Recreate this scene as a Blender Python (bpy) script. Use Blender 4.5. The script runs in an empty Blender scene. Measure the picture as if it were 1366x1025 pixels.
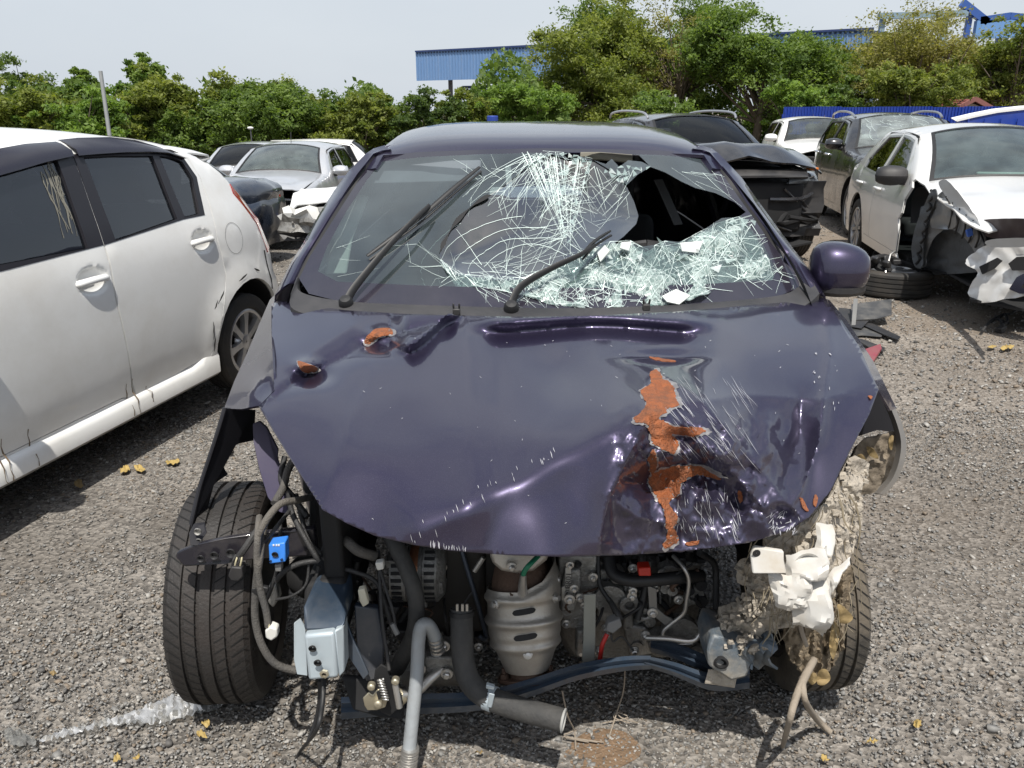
import bpy, bmesh, math, random
import numpy as np
from mathutils import Vector, Matrix, noise
from mathutils.geometry import delaunay_2d_cdt
random.seed(7); RNG = np.random.default_rng(7)
scene = bpy.context.scene
COL = scene.collection
R = math.radians
# ------------------------------------------------------------------ camera, sky, sun, exposure
FPX, PITCH, CAMH = 1052.0, R(19.0), 1.6
cam_d = bpy.data.cameras.new('camera'); cam = bpy.data.objects.new('camera', cam_d); COL.objects.link(cam)
cam.location = (0, 0, CAMH); cam.rotation_euler = (R(90) - PITCH, 0, 0)
cam_d.sensor_fit = 'HORIZONTAL'; cam_d.sensor_width = 36.0; cam_d.lens = 36.0 * FPX / 1366.0
cam_d.clip_start = 0.05; cam_d.clip_end = 3000
scene.camera = cam
SUN_DIR = Vector((0.02, -0.42, 0.90)).normalized()      # towards the sun
sun_el = math.asin(SUN_DIR.z); sun_az = math.atan2(SUN_DIR.x, SUN_DIR.y)
world = bpy.data.worlds.new('World'); scene.world = world; world.use_nodes = True
wn = world.node_tree.nodes; wl = world.node_tree.links
for n in list(wn): wn.remove(n)
w_out = wn.new('ShaderNodeOutputWorld'); w_bg = wn.new('ShaderNodeBackground')
sky = wn.new('ShaderNodeTexSky'); sky.sky_type = 'NISHITA'; sky.sun_disc = False
sky.sun_elevation = sun_el; sky.sun_rotation = sun_az
sky.air_density = 1.2; sky.dust_density = 3.0; sky.altitude = 50
tc = wn.new('ShaderNodeTexCoord'); sx = wn.new('ShaderNodeSeparateXYZ'); wl.new(tc.outputs['Generated'], sx.inputs[0])
# thin high cloud: denser towards the horizon, broken overhead
mp = wn.new('ShaderNodeMapping'); mp.inputs['Scale'].default_value = (1.0, 1.0, 2.2); wl.new(tc.outputs['Generated'], mp.inputs[0])
nz = wn.new('ShaderNodeTexNoise'); nz.inputs['Scale'].default_value = 2.3; nz.inputs['Detail'].default_value = 7; nz.inputs['Roughness'].default_value = .55
wl.new(mp.outputs[0], nz.inputs['Vector'])
r1 = wn.new('ShaderNodeMapRange'); r1.inputs['From Min'].default_value = .30; r1.inputs['From Max'].default_value = .58
wl.new(nz.outputs['Fac'], r1.inputs['Value'])
r2 = wn.new('ShaderNodeMapRange'); r2.inputs['From Min'].default_value = .12; r2.inputs['From Max'].default_value = .75
r2.inputs['To Min'].default_value = .92; r2.inputs['To Max'].default_value = 0.0
wl.new(sx.outputs['Z'], r2.inputs['Value'])
mx = wn.new('ShaderNodeMath'); mx.operation = 'MAXIMUM'
mm = wn.new('ShaderNodeMath'); mm.operation = 'MULTIPLY'; mm.inputs[1].default_value = .92
wl.new(r1.outputs[0], mm.inputs[0]); wl.new(mm.outputs[0], mx.inputs[0]); wl.new(r2.outputs[0], mx.inputs[1])
cr = wn.new('ShaderNodeMix'); cr.data_type = 'RGBA'
cr.inputs['A'].default_value = (3.75, 4.2, 4.8, 1); cr.inputs['B'].default_value = (5.5, 5.8, 6.1, 1)
nz2 = wn.new('ShaderNodeTexNoise'); nz2.inputs['Scale'].default_value = 1.6; nz2.inputs['Detail'].default_value = 5
wl.new(mp.outputs[0], nz2.inputs['Vector']); wl.new(nz2.outputs['Fac'], cr.inputs['Factor'])
cm = wn.new('ShaderNodeMix'); cm.data_type = 'RGBA'
wl.new(mx.outputs[0], cm.inputs['Factor']); wl.new(sky.outputs[0], cm.inputs['A']); wl.new(cr.outputs['Result'], cm.inputs['B'])
wl.new(cm.outputs['Result'], w_bg.inputs['Color']); w_bg.inputs['Strength'].default_value = 0.10
wl.new(w_bg.outputs[0], w_out.inputs[0])
sun_d = bpy.data.lights.new('sun', 'SUN'); sun_d.energy = 3.8; sun_d.angle = R(0.6); sun_d.color = (1.0, .955, .88)
sun = bpy.data.objects.new('sun', sun_d); COL.objects.link(sun); sun.rotation_euler = SUN_DIR.to_track_quat('Z', 'Y').to_euler()
sun.location = (0, 0, 40)
vs = scene.view_settings; vs.view_transform = 'Standard'; vs.look = 'None'; vs.exposure = 0.56; vs.gamma = 1.0; vs.use_curve_mapping = False
scene.cycles.max_bounces = 10; scene.cycles.transparent_max_bounces = 24; scene.cycles.glossy_bounces = 5
try: scene.cycles.use_denoising = True
except Exception: pass

# ------------------------------------------------------------------ surveying: photo ray at a horizontal distance -> place in the yard
CP, SP = math.cos(PITCH), math.sin(PITCH)
def ray(px, py):
    dx = (px - 683.0) / FPX; dy = -(py - 512.5) / FPX
    y = CP + dy * SP
    return Vector((dx / y, 1.0, (-SP + dy * CP) / y))
def U(px, py, Y): return ray(px, py) * Y + Vector((0, 0, CAMH))
def G(px, py, z=0.0):
    r = ray(px, py); return r * ((z - CAMH) / r.z) + Vector((0, 0, CAMH))

# ------------------------------------------------------------------ materials
MATS = {}
def mat(name, col, rough=.5, metal=0.0, coat=0.0, var=.12, scale=6.0, bump=0.0, bscale=60.0, dirt=0.0, dcol=(.30, .26, .21), spec=.5, fleck=0.0, dscale=3.0):
    if name in MATS: return MATS[name]
    m = bpy.data.materials.new(name); MATS[name] = m; m.use_nodes = True
    n = m.node_tree.nodes; l = m.node_tree.links; b = n['Principled BSDF']
    b.inputs['Metallic'].default_value = metal; b.inputs['Coat Weight'].default_value = coat; b.inputs['Coat Roughness'].default_value = .06
    b.inputs['Specular IOR Level'].default_value = spec
    t = n.new('ShaderNodeTexCoord')
    nz = n.new('ShaderNodeTexNoise'); nz.inputs['Scale'].default_value = scale; nz.inputs['Detail'].default_value = 6
    l.new(t.outputs['Object'], nz.inputs['Vector'])
    mix = n.new('ShaderNodeMix'); mix.data_type = 'RGBA'
    mix.inputs['A'].default_value = tuple(c * (1 - var) for c in col) + (1,); mix.inputs['B'].default_value = tuple(min(1, c * (1 + var)) for c in col) + (1,)
    l.new(nz.outputs['Fac'], mix.inputs['Factor']); out = mix.outputs['Result']
    rr = n.new('ShaderNodeMapRange'); rr.inputs['To Min'].default_value = max(.02, rough * (1 - var)); rr.inputs['To Max'].default_value = min(1, rough * (1 + var))
    l.new(nz.outputs['Fac'], rr.inputs['Value']); rout = rr.outputs[0]
    if fleck:
        fz = n.new('ShaderNodeTexNoise'); fz.inputs['Scale'].default_value = 900; l.new(t.outputs['Object'], fz.inputs['Vector'])
        fm = n.new('ShaderNodeMix'); fm.data_type = 'RGBA'; fm.blend_type = 'ADD'; fm.inputs['B'].default_value = (fleck, fleck, fleck * 1.3, 1)
        fr = n.new('ShaderNodeMapRange'); fr.inputs['From Min'].default_value = .55; fr.inputs['From Max'].default_value = .75
        l.new(fz.outputs['Fac'], fr.inputs['Value']); l.new(fr.outputs[0], fm.inputs['Factor']); l.new(out, fm.inputs['A']); out = fm.outputs['Result']
    if dirt:
        dz = n.new('ShaderNodeTexNoise'); dz.inputs['Scale'].default_value = dscale; dz.inputs['Detail'].default_value = 9; dz.inputs['Roughness'].default_value = .68
        l.new(t.outputs['Object'], dz.inputs['Vector'])
        dr = n.new('ShaderNodeMapRange'); dr.inputs['From Min'].default_value = .42; dr.inputs['From Max'].default_value = .72; dr.inputs['To Max'].default_value = dirt
        l.new(dz.outputs['Fac'], dr.inputs['Value'])
        dm = n.new('ShaderNodeMix'); dm.data_type = 'RGBA'; dm.inputs['B'].default_value = tuple(dcol) + (1,)
        l.new(dr.outputs[0], dm.inputs['Factor']); l.new(out, dm.inputs['A']); out = dm.outputs['Result']
        ra = n.new('ShaderNodeMix'); ra.data_type = 'FLOAT'; ra.inputs['B'].default_value = .85
        l.new(dr.outputs[0], ra.inputs['Factor']); l.new(rout, ra.inputs['A']); rout = ra.outputs['Result']
        cw = n.new('ShaderNodeMath'); cw.operation = 'MULTIPLY_ADD'; cw.inputs[1].default_value = -coat; cw.inputs[2].default_value = coat
        l.new(dr.outputs[0], cw.inputs[0]); l.new(cw.outputs[0], b.inputs['Coat Weight'])
    l.new(out, b.inputs['Base Color']); l.new(rout, b.inputs['Roughness'])
    if bump:
        bz = n.new('ShaderNodeTexNoise'); bz.inputs['Scale'].default_value = bscale; bz.inputs['Detail'].default_value = 6
        l.new(t.outputs['Object'], bz.inputs['Vector'])
        bb = n.new('ShaderNodeBump'); bb.inputs['Strength'].default_value = bump; bb.inputs['Distance'].default_value = .01
        l.new(bz.outputs['Fac'], bb.inputs['Height']); l.new(bb.outputs[0], b.inputs['Normal'])
    return m
def glass(name, tint=(.5, .55, .55), refl=1.0, rough=.02, ior=1.5, body=0.0, bcol=(.1, .1, .1)):
    """thin pane: tinted see-through plus mirror by Fresnel; lets the sun pass"""
    if name in MATS: return MATS[name]
    m = bpy.data.materials.new(name); MATS[name] = m; m.use_nodes = True
    n = m.node_tree.nodes; l = m.node_tree.links
    for x in list(n): n.remove(x)
    o = n.new('ShaderNodeOutputMaterial'); tr = n.new('ShaderNodeBsdfTransparent'); tr.inputs[0].default_value = tuple(tint) + (1,)
    gl = n.new('ShaderNodeBsdfGlossy'); gl.inputs['Roughness'].default_value = rough
    fr = n.new('ShaderNodeFresnel'); fr.inputs['IOR'].default_value = ior
    mu = n.new('ShaderNodeMath'); mu.operation = 'MULTIPLY'; mu.inputs[1].default_value = refl; mu.use_clamp = True
    l.new(fr.outputs[0], mu.inputs[0])
    base = tr.outputs[0]
    if body:
        df = n.new('ShaderNodeBsdfDiffuse'); df.inputs[0].default_value = tuple(bcol) + (1,)
        t = n.new('ShaderNodeTexCoord'); z = n.new('ShaderNodeTexNoise'); z.inputs['Scale'].default_value = 5; z.inputs['Detail'].default_value = 8
        l.new(t.outputs['Object'], z.inputs['Vector'])
        q = n.new('ShaderNodeMapRange'); q.inputs['From Min'].default_value = .3; q.inputs['From Max'].default_value = .75; q.inputs['To Min'].default_value = body * .4; q.inputs['To Max'].default_value = body
        l.new(z.outputs['Fac'], q.inputs['Value'])
        m1 = n.new('ShaderNodeMixShader'); l.new(q.outputs[0], m1.inputs[0]); l.new(base, m1.inputs[1]); l.new(df.outputs[0], m1.inputs[2]); base = m1.outputs[0]
    ms = n.new('ShaderNodeMixShader'); l.new(mu.outputs[0], ms.inputs[0]); l.new(base, ms.inputs[1]); l.new(gl.outputs[0], ms.inputs[2])
    l.new(ms.outputs[0], o.inputs[0]); return m

# ------------------------------------------------------------------ mesh helpers
class MB:
    def __init__(s): s.v = []; s.f = []
    def add(s, v, f):
        o = len(s.v); s.v += [tuple(x) for x in v]; s.f += [tuple(o + i for i in q) for q in f]; return s
    def box(s, c, size, rot=None):
        c = Vector(c); h = [x / 2 for x in size]; M = rot if rot is not None else Matrix.Identity(3)
        p = [c + M @ Vector((sx * h[0], sy * h[1], sz * h[2])) for sx in (-1, 1) for sy in (-1, 1) for sz in (-1, 1)]
        return s.add(p, [(0, 1, 3, 2), (4, 6, 7, 5), (0, 4, 5, 1), (2, 3, 7, 6), (0, 2, 6, 4), (1, 5, 7, 3)])
    def bar(s, a, b, w, h, up=(0, 0, 1)):
        a, b = Vector(a), Vector(b); d = b - a; L = d.length; x = d.normalized(); u = Vector(up); y = u.cross(x)
        if y.length < 1e-4: y = Vector((1, 0, 0)).cross(x)
        y.normalize(); z = x.cross(y)
        return s.box((a + b) / 2, (L, w, h), Matrix((x, y, z)).transposed())
    def tube(s, pts, rad, seg=8, cap=True, smooth=0, flat=1.0):
        pts = [Vector(p) for p in pts]
        if smooth: 
            rads = rad if isinstance(rad, (list, tuple)) else None
            pts, rads2 = catmull(pts, smooth, rads)
            if rads is not None: rad = rads2
        n = len(pts); rr = rad if isinstance(rad, (list, tuple)) else [rad] * n
        v = []; f = []; t0 = (pts[1] - pts[0]).normalized(); nrm = t0.orthogonal().normalized()
        for i, p in enumerate(pts):
            t = (pts[min(i + 1, n - 1)] - pts[max(i - 1, 0)])
            t = t.normalized() if t.length > 1e-9 else t0
            nrm = (nrm - t * nrm.dot(t)); nrm = nrm.normalized() if nrm.length > 1e-6 else t.orthogonal().normalized(); bn = t.cross(nrm)
            for k in range(seg):
                a = 2 * math.pi * k / seg; v.append(p + (nrm * math.cos(a) + bn * math.sin(a) * flat) * rr[i])
        for i in range(n - 1):
            for k in range(seg): f.append((i * seg + k, i * seg + (k + 1) % seg, (i + 1) * seg + (k + 1) % seg, (i + 1) * seg + k))
        if cap: f += [tuple(range(seg))[::-1], tuple((n - 1) * seg + k for k in range(seg))]
        return s.add(v, f)
    def lathe(s, prof, o, axis, seg=24, closed=False, a0=0.0, a1=2 * math.pi):
        """prof: (radius, along-axis)"""
        o = Vector(o); ax = Vector(axis).normalized(); u = ax.orthogonal().normalized(); w = ax.cross(u); n = len(prof)
        full = abs(a1 - a0 - 2 * math.pi) < 1e-6; ns = seg if full else seg + 1; v = []; f = []
        for k in range(ns):
            a = a0 + (a1 - a0) * k / seg; d = u * math.cos(a) + w * math.sin(a)
            for r, h in prof: v.append(o + ax * h + d * r)
        for k in range(seg):
            k2 = (k + 1) % ns
            for i in range(n - 1 + (1 if closed else 0)):
                j = (i + 1) % n; f.append((k * n + i, k2 * n + i, k2 * n + j, k * n + j))
        return s.add(v, f)
    def grid(s, rows):
        nr = len(rows); nc = len(rows[0]); v = [p for r in rows for p in r]
        return s.add(v, [(i * nc + j, i * nc + j + 1, (i + 1) * nc + j + 1, (i + 1) * nc + j) for i in range(nr - 1) for j in range(nc - 1)])
    def ball(s, c, r, seg=10, ring=6, scale=(1, 1, 1)):
        c = Vector(c); v = []; f = []
        for i in range(ring + 1):
            th = math.pi * i / ring
            for k in range(seg):
                a = 2 * math.pi * k / seg; v.append(c + Vector((math.sin(th) * math.cos(a) * scale[0], math.sin(th) * math.sin(a) * scale[1], math.cos(th) * scale[2])) * r)
        for i in range(ring):
            for k in range(seg): f.append((i * seg + k, (i + 1) * seg + k, (i + 1) * seg + (k + 1) % seg, i * seg + (k + 1) % seg))
        return s.add(v, f)
def catmull(pts, sub, rads=None):
    P = [Vector(p) for p in pts]; n = len(P); out = []; ro = []
    for i in range(n - 1):
        p0, p1, p2, p3 = P[max(i - 1, 0)], P[i], P[i + 1], P[min(i + 2, n - 1)]
        for k in range(sub):
            t = k / sub
            out.append(.5 * ((2 * p1) + (p2 - p0) * t + (2 * p0 - 5 * p1 + 4 * p2 - p3) * t * t + (3 * p1 - p0 - 3 * p2 + p3) * t ** 3))
            if rads is not None: ro.append(rads[i] * (1 - t) + rads[i + 1] * t)
    out.append(P[-1])
    if rads is not None: ro.append(rads[-1])
    return out, ro
def new_obj(name, me, m=None, parent=None):
    o = bpy.data.objects.new(name, me); COL.objects.link(o)
    if m is not None:
        for x in (m if isinstance(m, (list, tuple)) else [m]): me.materials.append(x)
    if parent is not None: o.parent = parent
    return o
def obj(name, mb, m, parent=None, smooth=35, bevel=0.0, solid=0.0, bseg=2, kind=None):
    """mesh -> ONE object. When parented, the vertices are given in the parent's space."""
    me = bpy.data.meshes.new(name); me.from_pydata(mb.v, [], mb.f)
    o = new_obj(name, me, m, parent)
    if smooth:
        bm = bmesh.new(); bm.from_mesh(me); bmesh.ops.recalc_face_normals(bm, faces=bm.faces); bm.to_mesh(me); bm.free()
        me.shade_smooth()
        if smooth < 180: me.set_sharp_from_angle(angle=R(smooth))
    if solid:
        d = o.modifiers.new('solid', 'SOLIDIFY'); d.thickness = solid; d.offset = -1
        d = o.modifiers.new('edges', 'EDGE_SPLIT'); d.split_angle = R(50)
    if bevel:
        d = o.modifiers.new('bevel', 'BEVEL'); d.width = bevel; d.segments = bseg; d.limit_method = 'ANGLE'; d.angle_limit = R(40)
    if kind: o['kind'] = kind
    return o
def tag(o, label=None, cat=None, group=None, kind=None):
    if label: o['label'] = label
    if cat: o['category'] = cat
    if group: o['group'] = group
    if kind: o['kind'] = kind
    return o
def empty(name, loc=(0, 0, 0), rz=0.0, parent=None):
    o = bpy.data.objects.new(name, None); COL.objects.link(o); o.location = loc; o.rotation_euler = (0, 0, rz); o.empty_display_size = .1
    if parent is not None: o.parent = parent
    return o
def np_mesh(name, V, Fc, m=None, parent=None, smooth=False):
    """fast mesh from arrays; Fc (n,3) or (n,4)"""
    V = np.asarray(V, np.float32); Fc = np.asarray(Fc, np.int32); k = Fc.shape[1]; me = bpy.data.meshes.new(name)
    me.vertices.add(len(V)); me.vertices.foreach_set('co', V.ravel())
    me.loops.add(Fc.size); me.loops.foreach_set('vertex_index', Fc.ravel())
    me.polygons.add(len(Fc)); me.polygons.foreach_set('loop_start', np.arange(0, Fc.size, k, dtype=np.int32))
    me.polygons.foreach_set('loop_total', np.full(len(Fc), k, np.int32))
    me.update(); me.validate()
    if smooth: me.shade_smooth()
    return new_obj(name, me, m, parent)
def pip(poly, x, y):
    c = False; n = len(poly); j = n - 1
    for i in range(n):
        xi, yi = poly[i][0], poly[i][1]; xj, yj = poly[j][0], poly[j][1]
        if (yi > y) != (yj > y) and x < (xj - xi) * (y - yi) / (yj - yi) + xi: c = not c
        j = i
    return c
def inset(poly, d):
    """move every edge of a polygon inwards by d"""
    n = len(poly); A = sum(poly[i][0] * poly[(i + 1) % n][1] - poly[(i + 1) % n][0] * poly[i][1] for i in range(n)); sg = 1 if A > 0 else -1; out = []
    for i in range(n):
        a, b, c = (Vector(poly[i - 1][:2]), Vector(poly[i][:2]), Vector(poly[(i + 1) % n][:2]))
        e1 = (b - a).normalized(); e2 = (c - b).normalized(); n1 = Vector((-e1.y, e1.x)) * sg; n2 = Vector((-e2.y, e2.x)) * sg
        m = (n1 + n2); m = m / max(.35, m.dot(n1)) if m.length > 1e-6 else n1
        out.append(tuple(b + m * d))
    return out
def densify(poly, step, closed=True):
    out = []; n = len(poly)
    for i in range(n if closed else n - 1):
        a, b = Vector(poly[i]), Vector(poly[(i + 1) % n]); k = max(1, int((b - a).length / step + .5))
        out += [tuple(a + (b - a) * (j / k)) for j in range(k)]
    if not closed: out.append(tuple(poly[-1]))
    return out
def smooth_poly(pts, sub=6):
    """closed smooth outline through the points"""
    n = len(pts); P = [Vector(p) for p in pts]; out = []
    for i in range(n):
        p0, p1, p2, p3 = P[i - 1], P[i], P[(i + 1) % n], P[(i + 2) % n]
        for k in range(sub):
            t = k / sub; out.append(tuple(.5 * ((2 * p1) + (p2 - p0) * t + (2 * p0 - 5 * p1 + 4 * p2 - p3) * t * t + (3 * p1 - p0 - 3 * p2 + p3) * t ** 3)))
    return out
def cdt(outline, constraints=(), points=(), inside=None):
    """triangulate a 2-D outline with further constraint loops and free points"""
    V = []; E = []
    for loop in [outline] + list(constraints):
        o = len(V); V += [Vector(p[:2]) for p in loop]; n = len(loop); E += [(o + i, o + (i + 1) % n) for i in range(n)]
    V += [Vector(p[:2]) for p in points]
    r = delaunay_2d_cdt(V, E, [], 0, 1e-5)
    vs_, fs = r[0], r[2]
    keep = []
    for f in fs:
        cx = sum(vs_[i].x for i in f) / 3; cy = sum(vs_[i].y for i in f) / 3
        if pip(outline, cx, cy): keep.append((tuple(f), cx, cy))
    return [tuple(v) for v in vs_], keep
def bary_noise(p, s, seed=0.0): return noise.noise(Vector((p[0] * s + seed, p[1] * s - seed * 1.7, (p[2] if len(p) > 2 else 0) * s + seed * .3)))

# ------------------------------------------------------------------ survey helpers: pieces measured from the photo get their own distance and thickness
def tps(ctrl):
    """smooth field through (px, py, value) samples"""
    A = np.array(ctrl, float); P = A[:, :2] / 300.0; n = len(P)
    def k(d): return np.where(d > 1e-9, d * d * np.log(d + 1e-12), 0)
    D = np.linalg.norm(P[:, None] - P[None], axis=2); M = np.zeros((n + 3, n + 3)); M[:n, :n] = k(D) + np.eye(n) * 1e-4; M[:n, n] = 1; M[:n, n + 1:] = P; M[n, :n] = 1; M[n + 1:, :n] = P.T
    w = np.linalg.solve(M, np.concatenate([A[:, 2], np.zeros(3)]))
    def f(px, py):
        q = np.array([px, py]) / 300.0; d = np.linalg.norm(P - q, axis=1); return float(k(d) @ w[:n] + w[n] + w[n + 1:] @ q)
    return f
def seg_d(p, a, b):
    ux, uy = b[0] - a[0], b[1] - a[1]; t = max(0, min(1, ((p[0] - a[0]) * ux + (p[1] - a[1]) * uy) / (ux * ux + uy * uy + 1e-12)))
    return math.hypot(p[0] - a[0] - ux * t, p[1] - a[1] - uy * t), t
def line_d(p, L):
    best = (1e9, 0, 0)
    for i in range(len(L) - 1):
        d, t = seg_d(p, L[i], L[i + 1])
        if d < best[0]:
            sd = (L[i + 1][0] - L[i][0]) * (p[1] - L[i][1]) - (L[i + 1][1] - L[i][1]) * (p[0] - L[i][0]); best = (d, (i + t) / (len(L) - 1), 1 if sd > 0 else -1)
    return best
def sstep(a, b, x):
    t = max(0, min(1, (x - a) / (b - a))); return t * t * (3 - 2 * t)
def px_grid(poly, step, extra=()):
    xs = [p[0] for p in poly]; ys = [p[1] for p in poly]; out = []
    y = min(ys); r = 0
    while y < max(ys):
        x = min(xs) + (step * .5 if r % 2 else 0)
        while x < max(xs):
            if pip(poly, x, y): out.append((x, y))
            x += step
        y += step * .87; r += 1
    return out
def px_sheet(poly, step, P3, edge=None, points=(), cons=()):
    """sheet that fills a photo outline; P3(px, py) gives each vertex its place in the yard"""
    V, T = cdt(densify(poly, edge or step), cons, px_grid(poly, step) + list(points))
    b = MB(); b.add([P3(*v) for v in V], [f for f, cx, cy in T]); return b
def plate(poly, Y, th=.012):
    """solid plate whose front face has this outline; vertices may carry their own distance"""
    f = [U(p[0], p[1], p[2] if len(p) > 2 else Y) for p in poly]; bk = [q + Vector((0, th, 0)) for q in f]; n = len(f)
    return MB().add(f + bk, [tuple(range(n)), tuple(range(2 * n - 1, n - 1, -1))] + [(i, n + i, n + (i + 1) % n, (i + 1) % n) for i in range(n)])
def ptube(pts, r, Y=None, seg=8, smooth=5, **k): return MB().tube([U(p[0], p[1], p[2] if len(p) > 2 else Y) for p in pts], r, seg, smooth=smooth, **k)
def in_frame_of(root, mb):
    bpy.context.view_layer.update(); M = root.matrix_world.inverted(); mb.v = [tuple(M @ Vector(v)) for v in mb.v]; return mb
# ------------------------------------------------------------------ car builder (local space: +x forward, +y to the car's left, z up)
M_tyre = lambda: mat('tyre rubber', (.022, .021, .020), .75, var=.35, scale=9, bump=.25, bscale=120, dirt=.55, dcol=(.085, .072, .058), dscale=6)
M_black = lambda: mat('black plastic', (.018, .018, .020), .5, var=.2, dirt=.35, dcol=(.10, .09, .08))
M_rubber = lambda: mat('black rubber seal', (.012, .012, .013), .55, var=.2)
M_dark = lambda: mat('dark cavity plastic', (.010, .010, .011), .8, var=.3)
M_alloy = lambda: mat('alloy wheel', (.50, .50, .51), .32, metal=.85, var=.12, scale=12, dirt=.45, dcol=(.16, .14, .12))
M_chrome = lambda: mat('chrome', (.75, .76, .78), .12, metal=1, var=.05)
M_seat = lambda: mat('dark seat fabric', (.035, .034, .037), .9, var=.25, bump=.2, bscale=300)
M_wind = lambda: glass('car window glass', (.50, .55, .55), 1.0)
M_tint = lambda: glass('tinted window glass', (.13, .14, .15), 1.0)
M_headl = lambda: mat('lamp lens clear', (.55, .57, .60), .12, metal=.35, coat=1, var=.3, scale=30)
M_taill = lambda: mat('red lamp lens', (.35, .012, .015), .15, coat=1, var=.25, scale=25)

_SL = {}
def interp(tab, x):
    """monotone cubic through a table"""
    k = id(tab)
    if k not in _SL:
        n = len(tab); d = [(tab[i + 1][1] - tab[i][1]) / (tab[i + 1][0] - tab[i][0]) for i in range(n - 1)]
        m = [d[0]] + [0 if d[i - 1] * d[i] <= 0 else 2 * d[i - 1] * d[i] / (d[i - 1] + d[i]) for i in range(1, n - 1)] + [d[-1]]
        _SL[k] = (tab, m)
    m = _SL[k][1]
    if x <= tab[0][0]: return tab[0][1]
    for i in range(len(tab) - 1):
        a, va = tab[i]; b, vb = tab[i + 1]
        if x <= b:
            h = b - a; t = (x - a) / h; t2 = t * t; t3 = t2 * t
            return (2 * t3 - 3 * t2 + 1) * va + (t3 - 2 * t2 + t) * h * m[i] + (3 * t2 - 2 * t3) * vb + (t3 - t2) * h * m[i + 1]
    return tab[-1][1]

def make_wheel(parent, c, axis, Rr, w, spokes=5, rim_r=None, steer=None, rim_mat=None, name='wheel', twin=False):
    """wheel = Empty part with tyre and rim sub-parts. axis points to the outer face"""
    wv = empty(name, c, 0, parent); ax = Vector(axis).normalized(); rr = rim_r or Rr * .66; hw = w / 2
    prof = [(rr, -hw * .86), (rr + .012, -hw * .97), (Rr * .86, -hw), (Rr * .955, -hw * .93), (Rr * .99, -hw * .8)]
    for g in (-.55, -.18, .18, .55): prof += [(Rr, hw * (g - .06)), (Rr - .008, hw * (g - .045)), (Rr - .008, hw * (g + .045)), (Rr, hw * (g + .06))]
    prof += [(Rr * .99, hw * .8), (Rr * .955, hw * .93), (Rr * .86, hw), (rr + .012, hw * .97), (rr, hw * .86), (rr - .01, 0)]
    b = MB().lathe(prof, (0, 0, 0), ax, 44, closed=True); obj('tyre', b, M_tyre(), wv, smooth=30)
    u = ax.orthogonal().normalized(); v = ax.cross(u); rm = MB()
    rm.lathe([(rr, hw * .86), (rr - .008, hw * .9), (rr - .022, hw * .85), (rr - .03, hw * .45), (rr - .04, -hw * .8)], (0, 0, 0), ax, 40)
    rm.lathe([(.005, hw * .72), (.045, hw * .72), (.058, hw * .62), (.07, hw * .3), (.02, hw * .1)], (0, 0, 0), ax, 20)
    ns = spokes * (2 if twin else 1)
    for k in range(ns):
        a = 2 * math.pi * k / spokes if not twin else 2 * math.pi * (k // 2) / spokes + (.17 if k % 2 else -.17)
        d = u * math.cos(a) + v * math.sin(a); t = ax.cross(d); ww = .052 if not twin else .026; rows = []
        for fr, h, q in ((.12, .70, 1.0), (.35, .74, .78), (.65, .78, .82), (.93, .80, 1.25)):
            c0 = d * (rr * fr) + ax * (hw * h); rows.append([c0 - t * ww * q * .5 - ax * .03, c0 - t * ww * q * .42, c0 + t * ww * q * .42, c0 + t * ww * q * .5 - ax * .03])
        rm.grid(rows)
    for k in range(5):
        a = 2 * math.pi * (k + .5) / 5; d = (u * math.cos(a) + v * math.sin(a)) * .05
        rm.tube([d + ax * hw * .5, d + ax * hw * .72], .010, 6)
    obj('rim', rm, rim_mat or M_alloy(), wv, smooth=40)
    dk = MB().lathe([(.001, -.01), (rr * .93, -.01), (rr * .93, -.03)], (0, 0, 0), ax, 24); obj('brake_disc', dk, mat('brake steel', (.13, .12, .115), .5, metal=.6, dirt=.5), wv)
    return wv

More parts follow.
